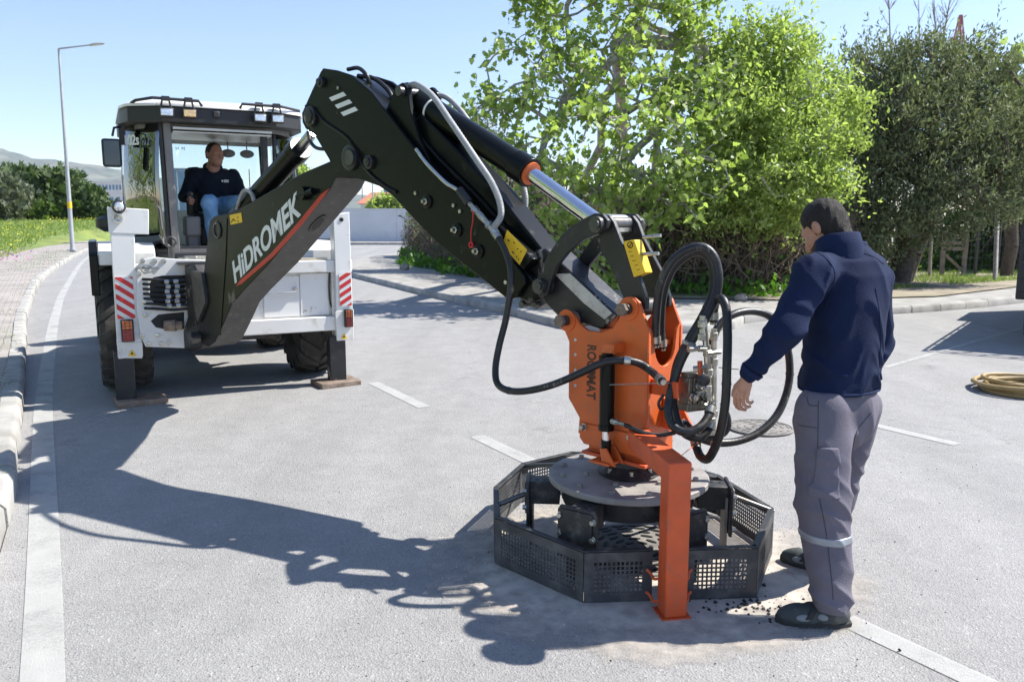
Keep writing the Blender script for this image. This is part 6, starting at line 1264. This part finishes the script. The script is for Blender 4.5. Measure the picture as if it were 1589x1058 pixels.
for i, (px_, top, Y, lab) in enumerate([(1380, -60, 23, 'bare leafless tree rising highest left of centre above the olive'), (1425, 0, 23.5, 'slim bare tree second from the left above the olive'), (1452, -20, 23, 'bare forked tree right of centre above the olive')]):
    base = G(px_, 440); base = Vector((AT(px_, 300, Y).x, Y, .15)); t = thing('bare_tree', lab, 'tree', Matrix.Translation(base), 'leafless trees above the olive')
    tips = [AT(px_+random.gauss(0, 18+8*(i == 2)), random.uniform(top, 90), Y+random.uniform(-.4, .4)) for _ in range(22)]
    b = MB(); ms = [spline([base, AT(px_+2, 150, Y), AT(px_+random.uniform(-4, 6), top, Y)], 8)]
    if i == 2: ms.append(spline([AT(px_+2, 150, Y), AT(px_+12, 60, Y), AT(px_+26, -20, Y)], 8))
    for m__ in ms:
        b.tube(m__, [.05-.04*j/(len(m__)-1) for j in range(len(m__))], 6)
        for k in range(26):
            f = random.uniform(.35, 1); p = m__[min(len(m__)-1, int(f*len(m__)))]; L_ = random.uniform(.4, 1.3)*(1.25-f); dr_ = Vector((random.choice((-1, 1))*random.uniform(.2, .6), random.uniform(-.4, .4), 1)).normalized()
            q = p+dr_*L_; b.tube([p, p.lerp(q, .5)-UP*.03, q], [.011, .007, .004], 4)
            for j in range(3): w2 = p.lerp(q, random.uniform(.3, .9)); b.tube([w2, w2+(dr_+Vector((random.gauss(0, .4), random.gauss(0, .4), 0)))*L_*.3], [.005, .003], 3)
    b.build('trunk', M_BARK, t, smooth=60)
# tree at the left, out of the picture except for a few twigs, mirrored in the cab window
lt = [(Vector((-7.6, 3.6, 4.6)), 1.5), (Vector((-9, 1.6, 5)), 1.8), (Vector((-8.6, 5.6, 4.2)), 1.3), (Vector((-9.6, -.6, 4)), 1.6), (Vector((-8.8, 2.4, 3)), 1.5), (Vector((-10.5, 4.6, 3.4)), 1.5), (Vector((-9.6, .6, 2.2)), 1.2), (Vector((-8, 1, 6.4)), 1.3), (Vector((-9.6, 7.2, 4.6)), 1.5), (Vector((-10, 8.8, 3.2)), 1.5), (Vector((-9.4, 7, 2.4)), 1.2), (Vector((-10.4, 9, 5.4)), 1.6), (Vector((-9.6, 5, 1.8)), 1.2)]
ex = []
for (px_, py_) in ((2, 90), (4, 226), (0, 190)):
    for k in range(4): ex.append(tuple(AT(px_-20+random.uniform(-6, 5), py_+random.uniform(-3, 3), 7.6)))
tree('roadside_tree', 'leafy roadside tree of which only twig tips reach into the left edge', 'tree', (-9.2, 2.4, .14), (-9.1, 2.4, 2.4), lt, 760, 30, .26, .16, OVAL, M_BRIGHT, M_BARK, .16, 60, .25, .2, extra=np.array(ex))

# hedge of dry creepers
hp = [Vector(q) for q in ((-4.9, 38.6, 0), (-3.4, 32, 0), (-1.9, 26.5, 0), (-.2, 22, 0), (1.4, 19.6, 0), (3.0, 18.3, 0), (4.8, 17.8, 0), (6.6, 18.3, 0), (8.2, 19.6, 0), (9.4, 21.6, 0), (10.9, 23.6, 0))]
hs = spline(hp, 10); HG = thing('creeper_hedge', 'thick brown hedge of dried creepers and twigs along the pavement under the trees', 'hedge', Matrix.Translation(hp[4]))
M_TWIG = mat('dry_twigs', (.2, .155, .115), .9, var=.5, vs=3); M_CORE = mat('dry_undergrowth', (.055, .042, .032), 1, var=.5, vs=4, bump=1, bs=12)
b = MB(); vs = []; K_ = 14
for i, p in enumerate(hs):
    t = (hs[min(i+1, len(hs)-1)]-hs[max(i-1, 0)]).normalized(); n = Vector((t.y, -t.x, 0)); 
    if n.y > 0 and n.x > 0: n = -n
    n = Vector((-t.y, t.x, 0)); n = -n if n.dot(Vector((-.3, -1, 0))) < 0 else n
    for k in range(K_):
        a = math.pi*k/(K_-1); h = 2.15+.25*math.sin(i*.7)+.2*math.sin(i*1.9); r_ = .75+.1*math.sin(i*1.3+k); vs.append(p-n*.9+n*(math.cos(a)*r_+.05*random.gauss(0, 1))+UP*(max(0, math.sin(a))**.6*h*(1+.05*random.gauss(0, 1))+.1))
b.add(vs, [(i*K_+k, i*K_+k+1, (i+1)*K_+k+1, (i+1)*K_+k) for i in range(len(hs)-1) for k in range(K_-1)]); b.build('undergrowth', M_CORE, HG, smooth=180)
b = MB(); lv = []; lv2 = []
NH = []
for i in range(len(hs)-1):
    t = (hs[i+1]-hs[i]).normalized(); n = Vector((-t.y, t.x, 0)); n = -n if n.dot(Vector((-.3, -1, 0))) < 0 else n; NH.append((hs[i], hs[i+1], t, n))
wts = [(q[1]-q[0]).length/max(1, (q[0].y-8)) for q in NH]
for k in range(5200):
    a, e, t, n = random.choices(NH, wts)[0]; p = a.lerp(e, random.random()); z = random.uniform(.1, 2.5); off = .12+.12*random.gauss(0, 1)-(.55*max(0, z-1.3)**2*.6); p = p+n*off+UP*z
    L_ = random.uniform(.3, 1.1); d = Vector((random.gauss(0, .6), random.gauss(0, .4), random.gauss(-.1, 1))).normalized(); bow = Vector((random.gauss(0, 1), random.gauss(0, 1), -.6))*.14*L_
    pts = [p-d*L_/2, p-d*L_/6+bow, p+d*L_/6+bow, p+d*L_/2]; r_ = random.choice((.004, .005, .006, .009, .013)); b.tube(pts, [r_, r_, r_*.9, r_*.5], 3, False)
    if random.random() < .3: lv2.append(tuple(p+n*.1))
b.build('dry_stems', M_TWIG, HG, smooth=0)
for k in range(4200):
    a, e, t, n = random.choices(NH, wts)[0]; p = a.lerp(e, random.random()); x = random.random()
    if math.sin(p.x*2.2+p.y)+math.sin(p.x*5) < -.1 and x > .12: continue
    z = random.choice((random.uniform(1.5, 2.7), random.gauss(.8, .5), random.uniform(2.0, 2.6))); lv.append(tuple(p+n*(.25+.1*random.gauss(0, 1)-.35*max(0, z-1.5))+UP*max(.1, z)))
np_mesh('creeper_leaves', leaves(np.array(lv), .12, OVAL*np.array([1.6, 1]), .1, None, .4), 6, M_IVY, HG)
b2 = np.array(lv2); np_mesh('dead_leaves', leaves(b2, .09, OVAL*np.array([1.6, 1]), 0, None, .4), 6, leaf_mat('dead_leaf', (.13, .09, .055), (.24, .17, .1), .15, .8), HG)

# ground plants
M_GRASS = leaf_mat('grass_blade', (.09, .16, .025), (.24, .3, .08), .35, .6); M_WEED = leaf_mat('weed_leaf', (.05, .13, .015), (.12, .24, .03), .4)
BLADE = np.array([(-.06, 0), (.06, 0), (.03, .6), (0, 1)])
def grass(name, label, pts, size, m, shape=BLADE, up=.9):
    o = np_mesh(name, leaves(np.array(pts), size, shape, up, None, .5), len(shape), m); return tag(o, label, name.replace('_', ' '), kind='stuff')
pts = []
while len(pts) < 60000:
    Y = 24+60*random.random()**1.6; kx = None; x = random.uniform(-70, -10)
    i = min(range(len(KLs)), key=lambda j: abs(KLs[j].y-Y)); kx = KLs[i].x-2.8
    if x < kx-.6: pts.append((x, Y, mz(Y)))
grass('meadow_grass', 'tall spring grass covering the meadow left of the brick pavement', pts, .34, M_GRASS)
pts = []
for k in range(4200):
    Y = 30+60*random.random(); i = min(range(len(KLs)), key=lambda j: abs(KLs[j].y-Y)); x = random.uniform(-70, KLs[i].x-3.2)
    if math.sin(x*.3+2)+math.sin(Y*.21+x*.11) > -.2: pts.append((x, Y, mz(Y)+random.uniform(.2, .38)))
grass('yellow_flowers', 'yellow wild flowers scattered through the meadow', pts, .085, leaf_mat('yellow_petal', (.5, .48, .05), (.7, .62, .08), .3), OVAL*np.array([2.4, 1]), .2)
pts = []
for k in range(420):
    c_ = random.choice(((-20.5, 31.5), (-22.5, 33), (-24, 32), (-19.2, 30.2), (-27, 33))); pts.append((c_[0]+random.gauss(0, .7), c_[1]+random.gauss(0, .9), .15+random.uniform(.1, .5)))
grass('purple_flowers', 'pinkish purple wild flowers at the edge of the meadow', pts, .07, leaf_mat('purple_petal', (.4, .16, .38), (.6, .35, .55), .3), OVAL*np.array([2.4, 1]), .2)
pts = []
for k in range(5200):
    s = random.random(); i = int(s*(len(hs)-2)); p = hs[i].lerp(hs[i+1], random.random()); a, e, t, n = NH[i]; w_ = math.sin(p.y*1.1)+math.sin(p.y*.45+1)
    if p.x > 1.2 and random.random() < .6: continue
    q = p+n*random.uniform(.1, .75+.35*w_); pts.append((q.x, q.y, .14+abs(random.gauss(0, .16))))
grass('weeds', 'green weeds along the foot of the brown hedge', pts, .15, M_WEED, OVAL*np.array([1.5, 1]), .4)
pts = []
for k in range(16000):
    x = random.uniform(6.5, 22); y = 16.6+(x-6.5)*.62+abs(random.gauss(0, 2.2))+.5; 
    if math.sin(x*1.7)+math.sin(y*2.1) > -1.0: pts.append((x, y, .155))
grass('verge_grass', 'short sunlit grass on the verge behind the right kerb', pts, .11, M_GRASS)
pts = []
ik = offset(KLs, .18)
for k in range(2600):
    i = random.randrange(len(ik)-1); p = ik[i].lerp(ik[i+1], random.random())
    if math.sin(p.y*1.9)+math.sin(p.y*.7) < .1 or (p.y < 14 and random.random() < .6): continue
    pts.append((p.x+random.gauss(0, .015+.008*p.y), p.y+random.gauss(0, .05), .14))
for k in range(2600):
    i = min(range(len(KLs)), key=lambda j: abs(KLs[j].y-33)); Y = random.uniform(26, 46); i = min(range(len(KLs)), key=lambda j: abs(KLs[j].y-Y)); pts.append((KLs[i].x-.5-abs(random.gauss(0, .6)), Y, .14))
grass('joint_weeds', 'small weeds growing in the joint behind the left kerb', pts, .045, M_WEED)
# far pines and bushes
def far_tree(name, label, L_, lm, n_cl, ls, group, Yb, sp=.45):
    bl = bb_([(x_, y_+(10 if name == 'pine_tree' else 3), Y_, r_) for x_, y_, Y_, r_ in L_]); c = bl[0][0]; base = Vector((c.x, c.y, 1.9 if c.x < -30 else .1)); tree(name, label, 'tree' if 'bush' not in name else 'bush', base, base+Vector((0, 0, max(1, c.z*.5))), bl, n_cl, 26, sp, ls, TUFT, lm, M_BARKD, .25, 14, .5, .5, group=group)
far_tree('pine_tree', 'round stone pine with the tallest crown left of the street lamp', [(95, 290, 92, 30), (75, 292, 92, 28), (112, 300, 91, 26), (90, 312, 91, 30)], M_PINE, 260, .75, 'pines beyond the meadow', 92)
far_tree('pine_tree', 'round stone pine right behind the street lamp pole', [(135, 308, 90, 24), (120, 318, 90, 24), (150, 320, 89, 18), (138, 328, 89, 22)], M_PINE, 220, .7, 'pines beyond the meadow', 90)
far_tree('pine_tree', 'broad pine at the left behind the light green bushes', [(45, 285, 95, 26), (25, 290, 95, 24), (62, 290, 95, 22), (45, 305, 94, 30)], M_PINE, 240, .75, 'pines beyond the meadow', 95)
far_tree('pine_tree', 'pine whose rounded top peeks between the two tallest pines', [(10, 275, 99, 16), (30, 272, 99, 14), (20, 290, 99, 25)], M_PINE, 130, .7, 'pines beyond the meadow', 99)
far_tree('grey_olive_tree', 'greyish olive tree cut by the left edge beyond the meadow', [(0, 290, 85, 26), (-20, 300, 85, 30), (15, 305, 85, 22), (0, 318, 84, 26)], M_OLIVEB, 200, .55, None, 85)
for (x, lab, g) in ((40, 'light green bush in front of the pines, left of centre', 0), (5, 'light green bush at the left edge below the grey olive', 0), (75, 'low light green bush between meadow and tallest pine', 0), (158, 'dark bush just left of the white machine beyond the meadow', 1)):
    far_tree('bush', lab, [(x, 326, 88, 13), (x-15, 330, 88, 10), (x+14, 329, 88, 11), (x+4, 333, 88, 12)], M_PINE if g else M_BUSH, 90, .45, 'bushes beyond the meadow', 80, .35)
far_tree('bush', 'yellow-green bush above the white wall right of the machine', [(610, 318, 78, 12), (590, 320, 78, 10), (625, 320, 78, 9)], M_BRIGHT, 60, .5, 'bushes beyond the white wall', 78, .35)
far_tree('bush', 'yellow-green bush behind the cab seen under the boom', [(462, 268, 70, 8), (455, 275, 70, 10), (468, 280, 70, 10), (462, 300, 70, 14)], M_BRIGHT, 60, .5, 'bushes beyond the white wall', 70, .35)
# ------------------------------------------------------------------ street furniture and the far side
M_GALV = mat('galvanised_steel', (.4, .41, .42), .5, metal=.4, var=.12, vs=3); M_WALL = mat('whitewashed_wall', (.55, .57, .6), .85, var=.06, vs=.6, dirt=(.4, .4, .4), da=.25, ds=.8)
def pole_lamp(label, base, top, arm, group=None):
    base = Vector(base); t = thing('street_lamp', label, 'street lamp', Matrix.Translation(base), group); top = Vector(top)
    b = MB(); b.tube([base, base+UP*.3, base.lerp(top, .5), top], [.15, .115, .09, .055], 14); b.build('pole', M_GALV, t)
    b = MB(); b.tube([top, top+arm*.8], [.045, .035], 10); b.build('arm', M_GALV, t)
    d = arm.normalized(); b = MB(); T = frame(top+arm*.8, d, UP.cross(d), UP); b.lathe([(0, -.06), (.14, -.05), (.17, 0), (.12, .05), (0, .07)], 16, T @ Matrix.Translation((.38, 0, 0)) @ Matrix.Diagonal((2.6, 1, 1, 1))); lh = b.build('lamp_head', M_GALV, t)
    b = MB(); b.lathe([(0, -.075), (.1, -.062), (.12, -.05)], 16, T @ Matrix.Translation((.38, 0, 0)) @ Matrix.Diagonal((2.4, 1, 1, 1))); b.build('lamp_glass', M_LENSW, lh)
lb = G(113, 391, .138); lt_ = AT(91, 76, lb.y); e_ = AT(150, 69, lb.y)
pole_lamp('tall grey street lamp standing on the brick pavement at the left', lb, lt_, e_-lt_-UP*0)
b = MB(Matrix.Translation(lb)); b.box((0, 0, .1), (.42, .42, .05)); pb = b.build('base_plate', M_GALV, [o for o in COL.objects if o.name == 'street_lamp'][0])
p = lb.lerp(lt_, .22); b = MB(); b.tube([p, p+(lt_-lb).normalized()*.35], .112, 14); b.build('yellow_band', M_YEL, [o for o in COL.objects if o.name == 'street_lamp'][0])
for (px_, Y, lab) in ((563, 110, 'thin far street lamp left of two poles behind the white wall'), (579, 95, 'thin far pole right behind the white wall'),):
    c0 = AT(px_, 330, Y); pole_lamp(lab, (c0.x, Y, 0), (c0.x, Y, AT(px_, 252, Y).z), Vector((1.2, 0, 0)), 'far poles behind the white wall')
c0 = AT(276, 300, 120); pole_lamp('far street lamp seen through the rear window of the cab', (c0.x, 120, 0), (c0.x, 120, AT(276, 266, 120).z), Vector((1.8, 0, .1)))
# white wall
wa, wb = G(400, 377), G(652, 378); u = (wb-wa).normalized(); T = frame(wa, u, UP.cross(u), UP); L_ = (wb-wa).length
b = MB(T); 
for k in range(int(L_/4)+1): b.box((k*4+2, 0, 1.37), (3.985, .22, 2.74))
ww = tag(b.build('boundary_wall', M_WALL, loc=wa), 'long white boundary wall across the street, seen right of the machine', 'wall')
b = MB(T); b.box((L_/2, -.0, 2.77), (L_+1.5, .3, .06)); b.build('coping', M_WALL, None).parent = None
o = COL.objects['coping']; o.parent = ww; o.matrix_parent_inverse = Matrix.Translation(wa).inverted()
pts = [Vector((-60, 61.5, 0)), Vector((-30, 61.2, 0)), Vector((0, 61, 0)), Vector((10, 61, 0))]; kerb('kerb_far', pts, 1, h=.2, wd=.3, seg=2)
sheet('pavement_far', [(-60, 61.8), (12, 61.3), (12, 66), (-60, 66)], .17, M_GRAVEL)
# distant buildings
M_BW = mat('pale_render', (.62, .63, .64), .85, var=.05, vs=.1); M_BBL = mat('blue_glass_cladding', (.13, .24, .36), .25, var=.2, vs=.3); M_TILE = mat('red_roof_tiles', (.42, .16, .1), .8, var=.2, vs=2)
def building(label, x0, x1, ytop, Y, m, stor=3, depth=12, win=True, roof=None, cols=7, ybase=330):
    a, e = AT(x0, ybase, Y), AT(x1, ybase, Y); zt = AT((x0+x1)/2, ytop, Y).z; t = thing('far_building', label, 'building', Matrix.Translation((a.x, Y, 0))); W_ = e.x-a.x
    b = MB(Matrix.Translation((a.x, Y, 0))); b.box((W_/2, depth/2, zt/2), (W_, depth, zt)); b.build('walls', m, t)
    if roof:
        b = MB(Matrix.Translation((a.x, Y, 0))); b.add([(-.5, -.5, zt), (W_+.5, -.5, zt), (W_+.5, depth+.5, zt), (-.5, depth+.5, zt), (.5, depth/2, zt+roof), (W_-.5, depth/2, zt+roof)], [(0, 1, 5, 4), (1, 2, 5), (2, 3, 4, 5), (3, 0, 4), (0, 3, 2, 1)]); b.build('roof', M_TILE, t)
    else:
        b = MB(Matrix.Translation((a.x, Y, 0))); b.box((W_/2, depth/2, zt+.15), (W_+.4, depth+.4, .3)); b.build('roof', M_BW, t)
    if win:
        for i in range(stor):
            for j in range(cols):
                b = MB(Matrix.Translation((a.x, Y, 0))); h_ = zt/stor; b.box((W_*(j+.5)/cols, -.02, h_*(i+.55)), (W_/cols*.6, .1, h_*.45)); b.build('window', M_BBL, t)
building('white building with blue windows behind the pines, left of the cab', 150, 192, 283, 330, M_BW, 4, 30, cols=8)
building('low white warehouse below the blue-windowed building left of the cab', 160, 200, 300, 260, M_BW, 2, 20, cols=4)
building('blue glass building seen through the left part of the cab', 262, 292, 262, 340, M_BBL, 4, 30, cols=6)
building('red-roofed low house above the white wall', 560, 650, 316, 105, M_BW, 1, 10, roof=1.6, cols=4)
building('pale blue high building far behind the boundary wall', 596, 622, 292, 420, M_BBL, 4, 30, cols=4)
building('long white hall seen through the cab behind the driver', 292, 420, 305, 300, M_BW, 2, 30, cols=9)
# wire fence with wooden gate at the right
M_WOOD = mat('weathered_wood', (.24, .2, .16), .9, var=.3, vs=5, bump=.5, bs=30)
gY = 23.5; gp = AT(1462, 435, gY); GT = thing('garden_gate', 'weathered wooden gate with a diagonal brace under the olive tree', 'gate', Matrix.Translation((gp.x, gY, .15)))
for px_ in (1463, 1497):
    p = AT(px_, 400, gY); zt = AT(px_, 362, gY).z; b = MB(); b.box((p.x, gY, zt/2+.07), (.1, .1, zt)); b.build('gate_post', M_WOOD, GT, .01)
x0, x1 = AT(1463, 400, gY).x+.05, AT(1497, 400, gY).x-.05
for py_ in (368, 377, 386):
    z = AT(1480, py_, gY).z; b = MB(); b.box(((x0+x1)/2, gY, z), (x1-x0, .04, .11)); b.build('rail', M_WOOD, GT, .005)
b = MB(); b.tube([Vector((x0, gY-.03, AT(1463, 395, gY).z)), Vector((x1, gY-.03, .3))], .05, 4); b.build('diagonal_brace', M_WOOD, GT)
FT = thing('wire_fence', 'wire fence on thin grey posts right of the wooden gate', 'fence', Matrix.Translation((AT(1540, 400, 23.8).x, 23.8, .15)))
for px_ in (1515, 1549, 1583, 1620):
    p = AT(px_, 400, 23.8); b = MB(); b.tube([Vector((p.x, 23.8, .1)), Vector((p.x, 23.8, AT(px_, 348, 23.8).z))], .035, 8); b.build('fence_post', M_DKST, FT)
b = MB(); xa, xb = AT(1500, 400, 23.8).x, AT(1640, 400, 23.8).x
for k in range(9): b.tube([Vector((xa, 23.8, .25+k*.2)), Vector((xb, 23.8, .25+k*.2))], .006, 4)
for k in range(24): x = xa+(xb-xa)*k/23; b.tube([Vector((x, 23.8, .2)), Vector((x, 23.8, 1.9))], .004, 4)
b.build('wire_mesh', M_DKST, FT)
# stones and litter at the hedge
M_STONE = mat('field_stone', (.33, .3, .26), .9, var=.3, vs=5, bump=.6, bs=20)
for i, (px_, py_, r, lab) in enumerate(((930, 462, .17, 'larger grey stone at the hedge foot behind the curved link'), (957, 465, .15, 'smaller grey stone next to the orange bracket ear'), (1222, 470, .11, 'small stone on the pavement left of the standing man'), (628, 418, .14, 'stone at the pavement end near the white wall'), (1150, 466, .1, 'small stone on the pavement behind the hose loop'))):
    c_ = G(px_, py_, .14); b = MB(); n1 = 10; vs = []
    def stf(P, c_=c_, r=r, i=i): q = P-np.array(c_+UP*r*.5); return ell(q, (0, 0, 0), (r*1.2, r, r*.8))+.02*np.sin(q[..., 0]*22+i)*np.sin(q[..., 1]*19+i)*np.cos(q[..., 2]*25)
    tag(sdf_obj('stone', [(stf, *bounds([c_+UP*r*.5], r*1.5), r*.14)], M_STONE, loc=c_, smooth_it=0), lab, 'stone', 'stones along the hedge')
M_PLBAG = mat('white_plastic_litter', (.7, .7, .68), .5, var=.05)
for (px_, py_, lab) in ((1197, 443, 'crumpled white litter at the hedge foot near the standing man'), (1078, 452, 'small bluish white litter scrap under the hedge behind the hose loop')):
    c_ = G(px_, py_, .2); b = MB(); vs = [c_+Vector((random.uniform(-.1, .1), random.uniform(-.06, .06), random.uniform(0, .16))) for _ in range(12)]; b.add(vs, [(0, 1, 2), (2, 1, 3), (3, 4, 2), (4, 5, 3), (5, 6, 7), (7, 8, 5), (8, 9, 10), (10, 11, 8), (1, 9, 6)]); tag(b.build('plastic_litter', M_PLBAG, loc=c_, smooth=0), lab, 'litter')
# dark truck at the right edge with its hose
tx = 6.87; TY = 10.9; TR = thing('flatbed_truck', 'black rear corner of a truck standing at the right edge', 'truck', Matrix.Translation((tx, TY, 0)) @ Matrix.Rotation(R(-37), 4, 'Z')); TM = ROOTM[TR]
M_TRK = mat('black_truck_paint', (.012, .013, .016), .4, var=.2, vs=3)
def tb(): return MB(TM)
b = tb(); b.box((1.0, .04, .92), (1.98, .08, .5)); tg = b.build('tailgate', M_TRK, TR, .01)
for z in (.74, .92, 1.1): b = tb(); b.box((1.0, -.012, z), (1.9, .022, .05)); b.build('tailgate_rib', M_TRK, tg, .005)
b = tb(); b.box((1.0, 2.1, .7), (1.98, 4.0, .1)); b.box((.03, 2.1, .92), (.05, 4.0, .46)); b.box((1.97, 2.1, .92), (.05, 4.0, .46)); b.build('load_bed', M_TRK, TR, .01)
b = tb()
for x in (.03, 1.97):
    for k in range(7): b.box((x, .1+k*.65, 1.42), (.045, .045, .5))
    for z in (1.3, 1.5, 1.68): b.box((x, 2.1, z), (.03, 4.0, .03))
for k in range(1, 6): b.box((k*.33, .05, 1.42), (.03, .03, .5))
b.box((1, .05, 1.68), (1.98, .035, .035)); b.box((1, .05, 1.45), (1.98, .03, .03)); b.build('rack', M_TRK, TR, .003)
b = tb(); b.box((.06, 2.1, 1.42), (.012, 4.0, .44)); b.build('side_board', M_TRK, TR)
b = tb(); b.box((1.0, 5.2, 1.25), (1.95, 1.7, 1.7)); b.box((1, 2.5, .52), (.8, 5, .2)); b.build('cab', M_TRK, TR, .08)
b = tb(); b.box((1.0, 4.34, 1.65), (1.3, .03, .45)); b.build('rear_window', M_GLASSD, TR)
for (x, y) in ((.2, 1.1), (1.8, 1.1), (.2, 5.1), (1.8, 5.1)):
    b = MB(TM @ Matrix.Translation((x, y, .38)) @ Matrix.Rotation(R(90), 4, 'Y')); b.lathe([(.2, -.12), (.34, -.12), (.38, -.08), (.38, .08), (.34, .12), (.2, .12)], 28); wl = b.build('wheel', M_RUB, TR)
    b = MB(TM @ Matrix.Translation((x, y, .38)) @ Matrix.Rotation(R(90), 4, 'Y')); b.lathe([(0, -.05), (.12, -.05), (.2, -.1), (.2, .1), (.12, .05), (0, .05)], 20); b.build('rim', M_GALV, wl)
b = tb(); b.box((.35, -.02, .62), (.18, .03, .09)); b.build('tail_lamp', M_LENSR, TR, .005); b = tb(); b.box((1.87, -.02, .62), (.18, .03, .09)); b.build('tail_lamp', M_LENSR, TR, .005)
M_TAN = mat('tan_hose', (.34, .24, .1), .5, var=.15, vs=15); hc = G(1590, 608); b = MB(); P = []
for k in range(9*26):
    a = 2*math.pi*k/26; lay_ = k/26; r_ = .37+.045*math.sin(lay_*2.3)+.02*math.sin(a*2+lay_); P.append(Vector((hc.x+.05*math.sin(lay_*1.7)+r_*math.cos(a), hc.y+.05*math.cos(lay_*2.1)+r_*math.sin(a), .022+.011*lay_+.012*math.sin(a+lay_*1.3))))
b.tube(P, .02, 8); tag(b.build('coiled_hose', M_TAN, loc=hc), 'tan rubber hose coiled on the asphalt by the black truck', 'hose')
# lattice pylon and power lines beyond the trees
pc_ = AT(1488, 60, 160); PY = thing('power_pylon', 'red and white lattice pylon top rising behind the olive tree', 'pylon', Matrix.Translation((pc_.x, 160, 0))); M_PYL = mat('red_pylon_paint', (.4, .15, .14), .6)
zt = AT(1490, 24, 160).z; b = MB()
for k in range(14):
    z0, z1 = zt*k/14, zt*(k+1)/14; w0, w1 = 4.5*(1-k/14)+.15, 4.5*(1-(k+1)/14)+.15
    for i in range(4):
        sx, sy = ((-1, -1), (1, -1), (1, 1), (-1, 1))[i]; tx_, ty_ = ((1, -1), (1, 1), (-1, 1), (-1, -1))[i]; A_ = Vector((pc_.x+sx*w0, 160+sy*w0, z0)); B_ = Vector((pc_.x+sx*w1, 160+sy*w1, z1)); C_ = Vector((pc_.x+tx_*w1, 160+ty_*w1, z1)); b.tube([A_, B_], .16, 4); b.tube([A_, C_], .09, 4); b.tube([B_, C_], .09, 4)
b.build('lattice_mast', M_PYL, PY)
for z in (.83, .66):
    b = MB(); b.box((pc_.x, 160, zt*z), (9, .3, .3)); b.build('cross_arm', M_PYL, PY)
for z in (.83, .66, .645):
    b = MB(); zz = zt*z; b.tube([Vector((pc_.x+4*(1 if z != .645 else -1)+(x-0), 160-x*.05, zz+((x-40)/40)**2*2.2-2.2)) for x in range(0, 81, 8)], .05, 4); tag(b.build('power_line', M_PYL, loc=Vector((pc_.x, 160, zz))), 'thin %s power cable running right from the pylon' % {.83: 'upper', .66: 'middle', .645: 'lowest'}[z], 'power line', 'cables of the pylon')
b = MB()
for k in range(1500):
    if k % 3 == 0: i = random.randrange(4, len(KLs)-20); p = KLs[i]+Vector((abs(random.gauss(0, .25)), random.uniform(-.3, .3), 0))
    else: Y = 1.9+9*random.random()**1.5; p = Vector((random.uniform(-.5, .62)*Y, Y, 0))
    r = random.choice((.0022, .003, .004, .005)); T = Matrix.Translation((p.x, p.y, r*.5)) @ Matrix.Rotation(random.random()*6, 4, 'Z') @ Matrix.Rotation(random.random()*2, 4, 'X')
    b.add([(r, 0, 0), (-r, .2*r, 0), (0, r, 0), (0, -r, .1*r), (0, 0, r*.8), (0, 0, -r*.8)], [(0, 2, 4), (2, 1, 4), (1, 3, 4), (3, 0, 4), (2, 0, 5), (1, 2, 5), (3, 1, 5), (0, 3, 5)], T)
tag(b.build('loose_grit', M_STONE, smooth=0), 'fine loose grit lying over the asphalt', 'grit', kind='stuff')
# ------------------------------------------------------------------ the air
b = MB(); b.box((0, 1800, 420), (9000, 4200, 842)); HZ = b.build('haze', bpy.data.materials.new('air'), smooth=0); HZ['kind'] = 'stuff'; HZ['label'] = 'thin bluish spring haze over the whole place'; HZ['category'] = 'haze'
hm = HZ.data.materials[0]; hm.use_nodes = True; t = hm.node_tree; t.nodes.remove(t.nodes['Principled BSDF']); pv = t.nodes.new('ShaderNodeVolumePrincipled')
pv.inputs['Density'].default_value = .00007; pv.inputs['Color'].default_value = (.8, .88, 1, 1); pv.inputs['Anisotropy'].default_value = .2; t.links.new(pv.outputs[0], t.nodes['Material Output'].inputs['Volume'])
